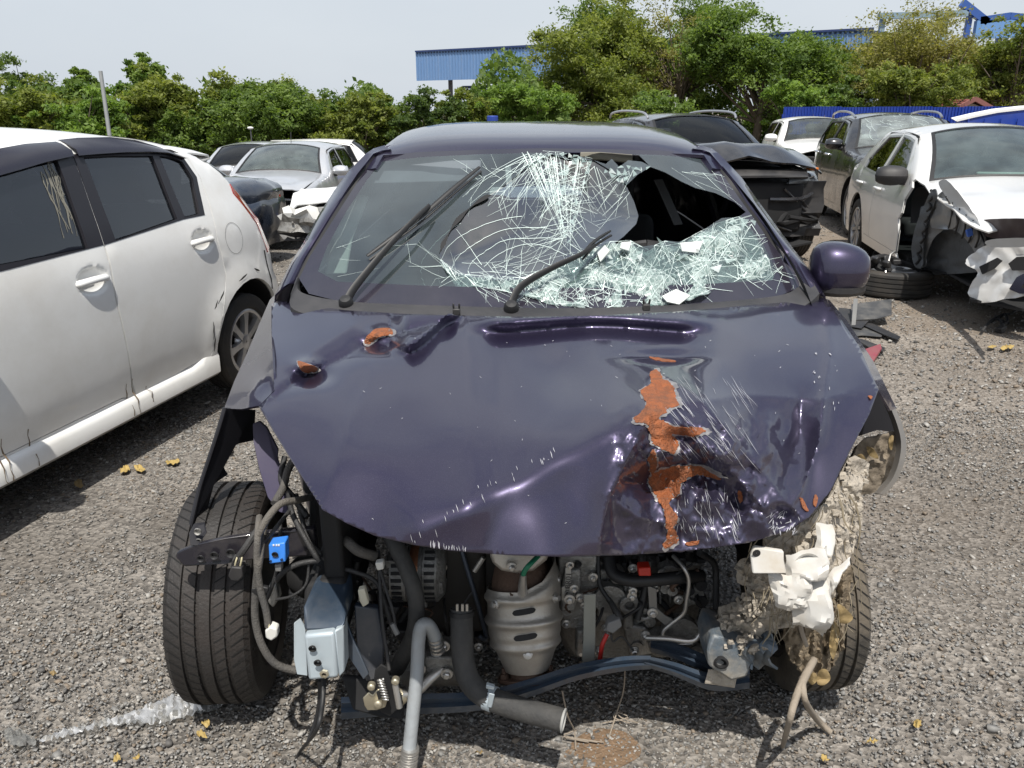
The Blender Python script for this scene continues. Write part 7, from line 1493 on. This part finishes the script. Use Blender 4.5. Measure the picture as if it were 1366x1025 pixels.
# -- F silver van further left
def silver_van():
    P = profile(2.6, .8, .8, .88, .88, 1.02, .98, 1.42, 1.95, 1.3, -.55, -.72, 1.0, Rw=.33); glasshouse(P, 2.6, .98, 1.42, 1.95, 1.3, -.5, .7); P['side_glass'] = glass('dark sedan glass', (.10, .11, .12), 1.2); P['screen_mat'] = glass('smoky screen', (.25, .29, .29), 1.3, body=.05)
    c = Car('silver_van', 'silver van with chrome mirrors behind the white hatchback spoiler', 'van', 'wrecked cars in the left row', P, M_silver)
    m = c.build_side(1); c.build_side(-1); c.build_top(); c.underbody(); c.interior(1.9, -.5, .32, 1.0); c.wheels(); lamps(c, 3.4, .88); c.mirror(1.66, 1.02, 1, m=M_chrome(), size=1.15); c.mirror(1.66, 1.02, -1, m=M_chrome(), size=1.15)
    for (a, e, d) in ((1.25, .74, 'df'), (.68, -.2, 'dr')): b = MB().grid([[(a + (e - a) * k / 6, c.hw0(a, 1.39) + o, z) for o, z in ((.005, 1.40), (.03, 1.37), (.045, 1.32))] for k in range(7)]); obj('rain_visor', b, M_visor, m[d], solid=.004)
    return c.place((-5.45, 18.2, gz(-5.45, 16.8)), -88)
silver_van()
# -- G white van, only the roof shows above the others
def white_van():
    P = profile(2.7, .7, .8, .86, .95, 1.08, 1.02, 1.55, 2.0, 1.5, -.7, -.78, 1.05, Rw=.33); glasshouse(P, 2.7, 1.02, 1.55, 2.0, 1.5, -.6, .8)
    c = Car('white_van', 'white van whose long flat roof shows above the silver hatchback', 'van', 'wrecked cars in the left row', P, M_white); c.build_side(1); c.build_side(-1); c.build_top(); c.underbody(); c.wheels(); c.interior(1.9, -.5, .32, 1.0)
    return c.place((-5.9, 22.8, gz(-5.9, 22)), 4)
white_van()
# -- H dark blue saloon, only its tail shows
M_navy = mat('dark navy paint', (.020, .026, .040), .25, coat=1, var=.1, dirt=.35, dcol=(.11, .105, .10), dscale=3)
def navy_saloon():
    P = profile(2.5, .8, .95, .84, .80, .95, .92, 1.34, 1.85, 1.25, .40, -.15, .96, Rw=.3); glasshouse(P, 2.5, .92, 1.34, 1.85, 1.25, .40, .95)
    P['deform'] = lambda v, nm: v + Vector((.06 * noise.noise(v * 4), .04 * noise.noise(v * 5 + Vector((3, 0, 0))), .03 * noise.noise(v * 6))) if v.x < -.4 else v
    c = Car('navy_saloon', 'dark navy saloon showing its dented tail behind the white hatchback', 'car', 'wrecked cars in the left row', P, M_navy); c.build_side(1); c.build_side(-1); c.build_top(); c.underbody(); c.wheels(); c.interior(1.8, .6, .32, .94, seats=((1.25, .34),))
    for sg in (1, -1): b = patch4((-.94, sg * .44, .68), (-.70, sg * .80, .68), (-.66, sg * .81, .84), (-.92, sg * .46, .85), (-.06, sg * .05, .01)); obj('tail_light', b, M_taill(), c.root, solid=.02)
    return c.place((-3.95, 9.85, gz(-3.9, 9.8)), 166)
navy_saloon()
# -- I white hatchback hidden behind the purple car, crushed corner showing
def white_crushed():
    P = profile(2.3, .75, .6, .80, .60, .72, .80, 1.25, 1.55, .95, -.35, -.5, .85, Rw=.29); glasshouse(P, 2.3, .80, 1.25, 1.55, .95, -.3, .5)
    P['cut'] = {1: [[(2.2, .2), (2.2, .6), (2.7, .78), (4, .80), (4, .2)]]}; P['no_liner'] = ((2.3, 1),)
    P['deform'] = lambda v, nm: v + Vector((0, 0, .10 * noise.noise(v * 4) * sstep(1.8, 2.6, v.x))) if nm == 'bonnet' else v
    c = Car('crushed_white_car', 'white car with crushed bare front corner peeping past the purple car', 'car', 'wrecked cars in the left row', P, M_white); c.build_side(1); c.build_side(-1); c.build_top(skip=('front_bumper',)); c.underbody(); c.interior(1.5, -.4, .3, .92); c.wheels(which=((0, 1), (0, -1), (1, -1)))
    b = MB().box((2.35, 0, .42), (.8, 1.2, .32)); obj('engine_bay', b, M_dark(), c.root, bevel=.05)
    for (q, zz, m, sd) in ((.74, .44, M_white, 0), (.80, .34, M_cast, 4), (.70, .24, M_black(), 8)):
        rows = [[Vector((2.42 + .10 * j + .10 * noise.noise(Vector((i * .7, j * .6, sd))), q + .13 * noise.noise(Vector((i * .6, j * .8, 3 + sd))), zz + .055 * i + .08 * noise.noise(Vector((j * .8, i * .5, 6 + sd))))) for j in range(7)] for i in range(4)]; obj('torn_wing', MB().grid(rows), m, c.root, smooth=25, solid=.008)
    rg = random.Random(8)
    for k in range(12): p = [(rg.uniform(2.5, 3.0), rg.uniform(.4, .82), rg.uniform(.22, .6)) for _ in range(3)]; obj('torn_bracket', MB().tube(p, rg.uniform(.01, .03), 6, smooth=3), rg.choice((M_white, M_cast, M_black())), c.root)
    return c.place((.42, 9.75, 0), 183)
white_crushed()
# ------------------------------------------------------------------ blue fence, sheds, poles
M_blue = mat('blue sheet metal', (.012, .045, .30), .4, metal=.1, var=.12, scale=2, dirt=.25, dcol=(.10, .12, .20))
def fence():
    root = empty('blue_fence', (0, 0, 0)); tag(root, 'low blue corrugated sheet fence running behind the right row of cars', 'fence')
    a, b_ = Vector((8.3, 25.5, 0)), Vector((19.5, 22.5, 0)); n = 14; d = (b_ - a) / n; u = d.normalized(); nr = Vector((u.y, -u.x, 0)); me = None
    for k in range(n):
        rows = [[], []]
        if me is None:
            for i in range(41):
                q = u * (d.length * i / 40 * .994) + nr * (.022 if (i // 2) % 2 else -.022)
                rows[0].append(q); rows[1].append(q + Vector((0, 0, 1.88)))
            o = obj('fence_panel', MB().grid(rows), M_blue, root, smooth=0, solid=.004); me = o
        else:
            o = me.copy(); COL.objects.link(o); o.parent = root
        o.location = a + d * k + Vector((0, 0, -.12 + .012 * math.sin(k * 2.2)))
    for k in range(0, n + 1, 2): p = a + d * k - nr * .06; obj('fence_post', MB().box(p + Vector((0, 0, .7)), (.06, .06, 1.7)), M_blue, root)
    obj('fence_rail', MB().bar(a + Vector((0, .05, 1.3)), b_ + Vector((0, .05, 1.3)), .04, .04), M_blue, root)
fence()
aw = empty('blue_awning', (0, 0, 0)); tag(aw, 'blue sheet screen with a curved white top edge at the far right', 'awning')
P = [(1275, 162), (1300, 156), (1330, 150), (1366, 146), (1420, 142), (1480, 140)]; rows = []; rows2 = []
for x, y in P: p = U(x, y, 20.5); rows.append([p, Vector((p.x, p.y + .02, .2))]); rows2.append([p + Vector((0, -.05, .05)), p + Vector((0, -.05, -.01)), p + Vector((0, .25, .06))])
obj('blue_sheet', MB().grid(rows), M_blue, aw, solid=.02); obj('white_edge', MB().grid(rows2), mat('white sheet edge', (.7, .7, .69), .5, var=.05), aw, solid=.02)
for k in range(9): p = U(1290 + k * 22, 170, 20.45); obj('sheet_rib', MB().box((p.x, p.y - .01, .85), (.03, .02, 1.2)), M_blue, aw)
def shed():
    root = empty('blue_shed', (0, 0, 0)); tag(root, 'long open sided shed with pale blue ribbed fascia half hidden by the big tree', 'building')
    a, b_ = Vector((-6.75, 60, 0)), Vector((18.5, 44, 0)); n = 30; d = (b_ - a) / n; u = d.normalized(); nr = Vector((u.y, -u.x, 0)); z0, z1 = 3.72, 5.62; me = None
    mb_ = mat('pale blue fascia', (.13, .24, .44), .5, metal=.1, var=.06, scale=.6, dirt=.15, dcol=(.3, .33, .38))
    for k in range(n):
        if me is None:
            rows = [[], []]
            for i in range(17): q = u * (d.length * i / 16 * .996) + nr * (.05 if i % 4 == 0 else 0); rows[0].append(q + Vector((0, 0, z0))); rows[1].append(q + Vector((0, 0, z1)))
            o = obj('fascia_panel', MB().grid(rows), mb_, root, smooth=0); me = o
        else: o = me.copy(); COL.objects.link(o); o.parent = root
        o.location = a + d * k
    back = Vector((-u.y, u.x, 0)) * 13
    b = MB(); b.add([a + Vector((0, 0, z1 - .15)), b_ + Vector((0, 0, z1 - .15)), b_ + back + Vector((0, 0, z1 + .5)), a + back + Vector((0, 0, z1 + .5))], [(0, 1, 2, 3)]); obj('roof', b, mat('dark blue roof', (.03, .05, .11), .6, var=.2), root, solid=.1)
    obj('fascia_trim', MB().bar(a + nr * .06 + Vector((0, 0, z1 + .03)), b_ + nr * .06 + Vector((0, 0, z1 + .03)), .12, .10), mat('dark blue trim', (.02, .04, .13), .5), root)
    for f in (.06, .30, .55, .8): 
        p = a.lerp(b_, f) + back * .12; obj('post', MB().box(p + Vector((0, 0, 1.9)), (.3, .3, 4.2)), mat('grey post', (.13, .13, .135), .7), root); q = p + back * .7; obj('post', MB().box(q + Vector((0, 0, 1.9)), (.3, .3, 4.4)), MATS['grey post'], root)
    for f in (.06, .30, .55, .8): p = a.lerp(b_, f); obj('truss', MB().bar(p + back * .05 + Vector((0, 0, z0 + .25)), p + back * .95 + Vector((0, 0, z0 + .55)), .15, .3), MATS['dark blue trim'], root)
    b = MB().bar(a.lerp(b_, .04) + back * .3 + Vector((0, 0, z0 - .35)), a.lerp(b_, .4) + back * .3 + Vector((0, 0, z0 - .35)), .2, .2); obj('beam', b, MATS['dark blue trim'], root)
shed()
def factory():
    root = empty('factory', (0, 0, 0)); tag(root, 'white factory with blue steel gantry behind the umbrella shaped tree', 'building'); mb_ = mat('gantry blue', (.03, .085, .30), .5, var=.1); mg = mat('grey blue beam', (.19, .27, .33), .6, var=.1); Y = 52
    w = [U(1150, 80, Y), U(1480, 70, Y)]; b = MB().box((w[0].lerp(w[1], .5).x, Y + 3, 2.5), (w[1].x - w[0].x, 5, 5.4)); obj('wall', b, mat('white factory wall', (.55, .56, .57), .8, var=.06, scale=.5), root)
    for (x0, y0, x1, y1, h, m) in ((1172, 22, 1290, 18, .34, mg), (1283, 4, 1316, 30, .42, mb_), (1306, 28, 1346, 22, .42, mb_), (1346, 22, 1420, 30, .4, mb_), (1300, 40, 1480, 36, 1.0, mat('pale blue band', (.12, .25, .50), .5, var=.08)), (1150, 62, 1300, 58, .25, mg)):
        obj('gantry_beam', MB().bar(U(x0, y0, Y), U(x1, y1, Y), .35, h), m, root)
    for x, y in ((1180, 22), (1265, 18), (1296, 20), (1340, 24), (1410, 28)): p = U(x, y, Y); obj('gantry_post', MB().box((p.x, Y + .2, p.z / 2), (.28, .28, p.z)), mb_ if x > 1280 else mg, root)
    obj('gantry_post', MB().box((U(1297, 120, 40).x, 40, 1.9), (.32, .32, 3.8)), mat('white paint', (.62, .62, .6), .7), root)
factory()
def hut():
    root = empty('red_roof_hut', (0, 0, 0)); tag(root, 'small hut with dark red tiled gable roof behind the blue fence', 'hut'); Y = 30; r, l, e = U(1300, 132, Y), U(1252, 158, Y - 1), U(1345, 158, Y + 1); m = mat('dark red roof tile', (.16, .045, .035), .75, var=.35, scale=6)
    for (p0, p1) in ((r, l), (r, e)):
        for k in range(8):
            a, b_ = p0.lerp(p1, k / 8), p0.lerp(p1, (k + 1.12) / 8); n_ = Vector((0, 3.6, 0)); up = Vector((0, 0, .03)); bb = MB(); bb.add([a, b_ + up, b_ + up + n_, a + n_, a - Vector((0, 0, .05)), b_ - Vector((0, 0, .03)), b_ - Vector((0, 0, .03)) + n_, a - Vector((0, 0, .05)) + n_], [(0, 1, 2, 3), (7, 6, 5, 4), (0, 4, 5, 1), (1, 5, 6, 2), (2, 6, 7, 3), (3, 7, 4, 0)]); obj('tile_course', bb, m, root, smooth=0)
    obj('barge_board', MB().bar(r + Vector((0, -.05, 0)), l + Vector((0, -.05, 0)), .06, .16), mat('dull red board', (.2, .08, .07), .7), root); obj('barge_board', MB().bar(r + Vector((0, -.05, 0)), e + Vector((0, -.05, 0)), .06, .16), MATS['dull red board'], root)
    c = (l + e) / 2; obj('wall', MB().box((c.x, Y + 2, .65), ((e - l).length * .8, 3.2, 1.5)), mat('cream wall', (.42, .38, .32), .85), root)
    b = MB(); b.add([(l.x + .3, Y + .3, 1.35), (e.x - .3, Y + .3, 1.35), (r.x, Y + .3, r.z - .1)], [(0, 1, 2)]); obj('gable', b, MATS['cream wall'], root, solid=.1)
hut()
def pole(name, label, a, b, r, m): o = obj(name, MB().tube([a, a.lerp(b, .5), b], [r, r * .92, r * .85], 12), m, None, smooth=60); return tag(o, label, 'pole')
p0 = G(150, 205); p0 = U(150, 215, 23.5); p0.z = gz(p0.x, 23.5) - .1; pole('leaning_pole', 'grey steel pole leaning over the left tree line', p0, U(134, 95, 23.8), .062, mat('galvanised pole', (.30, .31, .31), .6, metal=.3, var=.15))
for k, (x, y, lab) in enumerate(((893, 128, 'thin dark steel post left of two pale posts under the feathery tree'), (901, 126, 'pale grey post in the middle of three under the feathery tree'), (916, 130, 'pale grey post right of two others under the feathery tree'))):
    t = U(x, y, 31); pole('steel_post', lab, Vector((t.x, 31, 0)), t, .045, mat('pale post', (.45, .45, .44), .6) if k else mat('dark post', (.08, .08, .085), .6))['group'] = 'posts under the feathery tree'
dr = U(657, 160, 22); b = MB().lathe([(.001, 0), (.15, 0), (.155, .25), (.145, .27), (.155, .3), (.155, .55), (.145, .57), (.155, .6), (.15, .88), (.13, .9), (.001, .9)], (dr.x, 22, .62), (0, 0, 1), 18); drum = empty('blue_drum', (0, 0, 0)); tag(drum, 'small blue drum on a stand beyond the purple roof', 'drum'); obj('drum_body', b, M_blue, drum, smooth=40); obj('stand', MB().box((dr.x, 22, .31), (.34, .34, .62)), mat('rusty stand', (.09, .06, .045), .8), drum)
lp = U(334, 171, 24.5); sl = empty('yard_lamp', (0, 0, 0)); tag(sl, 'small white lamp head on a thin post in front of the dense green tree', 'lamp'); obj('post', MB().tube([(lp.x, 24.5, gz(lp.x, 24.5)), (lp.x, 24.5, lp.z)], .018, 8), mat('dark post', (.08, .08, .085), .6), sl); b = MB(); b.ball(lp, .06, 12, 8, (1.6, 1, .7)); obj('lamp_head', b, mat('white lamp head', (.62, .62, .6), .5), sl, smooth=60)
rg = random.Random(3); b = MB(); c = U(1098, 170, 24)
for k in range(26): a = rg.uniform(0, 6.28); s_ = c + Vector((rg.uniform(-.35, .35), rg.uniform(-.3, .3), -.9)); b.tube([s_, s_ + Vector((.25 * math.cos(a) + .15, .1, .7)), s_ + Vector((.5 * math.cos(a) + .25, .2, .85 + rg.uniform(0, .4)))], [.014, .010, .004], 4, cap=False, smooth=3)
bs_ = empty('dry_brush', (0, 0, 0)); tag(bs_, 'heap of dry bare twigs leaning on the blue fence', 'brushwood'); obj('twigs', b, mat('dry twig', (.15, .12, .10), .9, var=.3), bs_, kind='stuff')
# ------------------------------------------------------------------ things lying in the yard
tw = empty('loose_wheel', (3.55, 7.33, .115)); tag(tw, 'loose wheel lying flat under the door of the white sedan', 'wheel')
wv = make_wheel(tw, (0, 0, 0), (0.02, 0, 1), .365, .23, spokes=10, rim_r=.25)
for ch in list(wv.children): ch.parent = tw
bpy.data.objects.remove(wv)
hb = empty('brake_assembly', (3.40, 7.20, .235)); tag(hb, 'broken black hub and brake parts heaped on the loose wheel', 'car part')
obj('hub', MB().lathe([(.001, 0), (.08, 0), (.085, .03), (.04, .05), (.035, .09), (.001, .09)], (0, 0, 0), (.2, -.3, 1), 20), M_dark(), hb, smooth=40); obj('caliper', MB().box((-.12, .02, .05), (.16, .09, .09), Matrix.Rotation(.5, 3, 'Z')), M_black(), hb, bevel=.02); obj('control_arm', MB().tube([(-.2, -.05, .08), (.0, .0, .12), (.22, .05, .05), (.36, .02, .0)], [.02, .025, .02, .03], 8, smooth=3), M_dark(), hb); obj('tie_rod', MB().tube([(-.02, -.12, -.02), (.05, -.02, .14), (.11, .03, .16)], .009, 8), M_steel, hb)
for k in range(7): obj('torn_fitting', MB().box((rg.uniform(-.2, .15), rg.uniform(-.1, .1), rg.uniform(.03, .12)), (rg.uniform(.04, .1), rg.uniform(.04, .08), rg.uniform(.03, .08)), Matrix.Rotation(rg.uniform(0, 3), 3, 'Z') @ Matrix.Rotation(rg.uniform(-.5, .5), 3, 'X')), M_black(), hb, bevel=.01)
def debris(name, label, cat, poly, z, m, th=.008, tilt=(0, 0), group='broken trim by the purple car'):
    f = [G(x, y, z) for x, y in poly]; c = sum(f, Vector()) / len(f); f = [p + Vector((0, 0, (p.x - c.x) * tilt[0] + (p.y - c.y) * tilt[1])) for p in f]; n = len(f); lo = [p - Vector((0, 0, th)) for p in f]
    b = MB().add(f + lo, [tuple(range(n)), tuple(range(2 * n - 1, n - 1, -1))] + [(i, n + i, n + (i + 1) % n, (i + 1) % n) for i in range(n)]); return tag(obj(name, b, m, None, smooth=0, bevel=.003), label, cat, group)
M_trim = mat('grey black trim', (.045, .046, .048), .5, var=.25, dirt=.5, dcol=(.16, .15, .135), dscale=12); M_redl = mat('dusty red lens', (.22, .02, .03), .3, coat=.5, var=.3, dirt=.4, dcol=(.2, .15, .13), dscale=16)
debris('broken_trim', 'flat grey trim plate, topmost of the broken trim by the door mirror', 'trim', [(1135, 410), (1188, 408), (1190, 418), (1170, 420), (1136, 420)], .10, M_trim, tilt=(.05, .25)); debris('broken_trim', 'dark trim piece beneath the flat grey trim plate', 'trim', [(1118, 414), (1140, 416), (1160, 426), (1150, 434), (1120, 430)], .06, M_black(), tilt=(.0, .1)); debris('broken_trim', 'long narrow black strip slanting to the right from the broken trim', 'trim', [(1148, 426), (1158, 428), (1202, 448), (1198, 453), (1180, 447), (1150, 434)], .03, M_black(), tilt=(-.08, .0))
debris('broken_trim', 'thin grey plate lying below the slanting strip', 'trim', [(1128, 440), (1150, 436), (1178, 443), (1176, 449), (1150, 447), (1130, 450)], .02, M_trim); debris('broken_trim', 'black angular strip just above the red lens piece', 'trim', [(1140, 452), (1150, 452), (1181, 463), (1178, 469), (1160, 464)], .03, M_black(), tilt=(-.05, 0)); debris('red_lens', 'broken red lamp lens on the gravel beside the purple wing', 'lamp lens', [(1150, 467), (1174, 463), (1176, 467), (1166, 478), (1160, 478)], .035, M_redl, th=.02, tilt=(.1, .1)); debris('clear_film', 'thin clear strip standing against the flat grey trim plate', 'trim', [(1135, 424), (1141, 424), (1142, 440), (1137, 442)], .05, mat('dusty clear plastic', (.16, .16, .155), .3, var=.2), tilt=(0, .8), th=.003)
wh = empty('wire_harness', (0, 0, 0)); tag(wh, 'tangled black and grey wire on the ground in front of the white sedan', 'wire')
for pts in ([(1310, 442), (1322, 428), (1338, 420), (1350, 418), (1366, 406)], [(1328, 422), (1336, 430), (1334, 440), (1342, 436)], [(1322, 430), (1330, 426), (1346, 432)], [(1334, 424), (1340, 419), (1344, 428), (1338, 434)]): obj('wire', MB().tube([G(x, y, .03 + .02 * (i % 2)) for i, (x, y) in enumerate(pts)], .011, 6, smooth=4), M_loom, wh)
obj('plug', MB().box(G(1335, 440, .02), (.07, .05, .04), Matrix.Rotation(.6, 3, 'Z')), M_black(), wh, bevel=.006)
# film, leaves, twigs in front of the wreck
def ground_sheet(name, label, cat, poly, m, z, seed, amp=.006, group=None, step=4, kind=None):
    P = torn(poly, seed, 2.0, 4); b = px_sheet(P, step, lambda x, y: G(x, y, 0) + Vector((0, 0, z + amp * abs(noise.noise(Vector((x / 7, y / 5, seed))) + .6 * noise.noise(Vector((x / 2.5, y / 2.2, seed)))) * 1.6))); return tag(obj(name, b, m, None, smooth=40), label, cat, group, kind)
M_film = glass('crumpled clear film', (.72, .73, .72), .7, rough=.55, body=.5, bcol=(.31, .31, .30))
ground_sheet('plastic_film', 'long crumpled strip of clear plastic film running out from under the left tyre', 'plastic film', [(302, 936), (296, 948), (262, 960), (205, 972), (150, 974), (108, 984), (60, 996), (56, 992), (100, 977), (142, 968), (180, 955), (215, 940), (255, 930)], M_film, .012, 4, .016)
ground_sheet('plastic_film', 'small crumpled piece of clear film at the left end of the film strip', 'plastic film', [(10, 986), (22, 980), (48, 992), (46, 1000), (28, 1003), (12, 996)], M_film, .012, 6, .03)
ground_sheet('rusty_soil', 'patch of rust coloured soil under the radiator hose', 'soil', [(752, 1010), (770, 985), (800, 972), (838, 980), (855, 1000), (842, 1018), (800, 1032), (765, 1028)], mat('rusty soil', (.17, .112, .068), .95, var=.5, scale=40, bump=.8, bscale=120), .0008, 9, .002, kind='stuff')
M_yl = mat('fallen yellow leaf', (.36, .26, .09), .7, var=.4, scale=30, bump=.3)
LV = [(168, 632, 9, 'left of the three yellow leaves beside the white sill'), (187, 630, 10, 'middle yellow leaf of three in the shadow edge of the white car'), (232, 621, 10, 'yellow leaf nearest the torn purple wing'), (106, 650, 10, 'brownish yellow leaf in the shade of the white sill'), (276, 972, 8, 'upper of two yellow leaves below the plastic film strip'), (270, 988, 9, 'lower of two yellow leaves below the plastic film strip'), (157, 1019, 8, 'yellow leaf at the bottom edge left of a pair'), (184, 1018, 6, 'small yellow leaf at the bottom edge beside a bigger one'), (1222, 973, 9, 'bright yellow leaf right of the muddy tyre'), (1160, 997, 7, 'orange yellow leaf below the muddy tyre'), (1100, 1020, 8, 'yellow leaf at the bottom edge below the branch'), (1342, 467, 9, 'yellow leaf on brown gravel under the wire'), (1322, 466, 6, 'small yellow leaf left of another under the wire'), (308, 606, 7, 'yellow leaf seen inside the torn wing flange'), (72, 905, 7, 'dry leaf lying alone on the left gravel'), (640, 1012, 6, 'small dry leaf on the gravel right of the aluminium pipe')]
for i, (x, y, r, lab) in enumerate(LV):
    rg = random.Random(i); a0 = rg.uniform(0, 6.28); pts = [(x + r * q * math.cos(a0 + t) * (1.2 if k % 3 else .8), y + r * q * .62 * math.sin(a0 + t)) for k, (t, q) in enumerate([(0, 1.1), (.8, .6), (1.6, .5), (2.5, .7), (3.14, 1.0), (3.9, .65), (4.7, .5), (5.5, .65)])]
    ground_sheet('fallen_leaf', lab, 'leaf', pts, M_yl if i not in (3, 14, 15) else mat('dead leaf', (.23, .165, .075), .8), .016, i, .012, 'fallen leaves on the gravel', step=3)
M_twig = mat('pale dry branch', (.25, .21, .165), .9, var=.35, scale=12, bump=.5, bscale=60)
br = empty('dry_branch', (0, 0, 0)); tag(br, 'forked grey branch hanging from the muddy corner to the ground', 'branch')
obj('stem', MB().tube([U(1098, 752, 1.52), U(1070, 800, 1.515), U(1068, 835, 1.53), U(1076, 862, 1.53)], [.006, .006, .0055, .005], 7, smooth=4), M_twig, br, smooth=60)
obj('stem', MB().tube([U(1086, 880, 1.62), U(1074, 902, 1.57), U(1062, 930, 1.52), U(1053, 962, 1.48), G(1044, 996, .01)], [.009, .010, .009, .008, .006], 8, smooth=4), M_twig, br, smooth=60); obj('twig', MB().tube([U(1070, 905, 1.565), U(1074, 935, 1.53), G(1090, 960, .06), G(1108, 977, .012)], [.009, .008, .009, .008], 8, smooth=4), M_twig, br, smooth=60)
for i, (pts, lab) in enumerate((([(750, 922, .20), (757, 955, .12), (766, 975, .03), (768, 1000, .008)], 'thin dry root dangling by the end of the radiator hose'), ([(834, 880, .22), (832, 920, .10), (823, 950, .03), (812, 985, .008)], 'thin dry root dangling below the bent cross member'))):
    t = empty('dry_root', (0, 0, 0)); tag(t, lab, 'root', 'dry roots under the engine'); P = [G(*p) for p in pts]; obj('strand', MB().tube(P, .0022, 5, smooth=4), M_twig, t)
    for k in range(3): q = P[2]; obj('strand', MB().tube([q, q + Vector((rg.uniform(-.03, .03), -.01, -.01)), Vector((q.x + rg.uniform(-.08, .08), q.y - .02, .01))], .0016, 5, smooth=3), M_twig, t)
obj('dark_strap', MB().tube([U(432, 905, 1.55), U(430, 940, 1.50), U(422, 975, 1.46), G(400, 1003, .012), G(388, 1030, .01)], [.006, .006, .005, .004, .003], 6, smooth=4), M_rubber(), None, smooth=60); tag(bpy.data.objects['dark_strap'], 'thin black strap trailing from the pale blue crash box onto gravel', 'strap')
# unseen trees added behind the camera to darken reflections in paint and glass
undergrowth(-30, 30, -24, 4.0, 16000, 5)
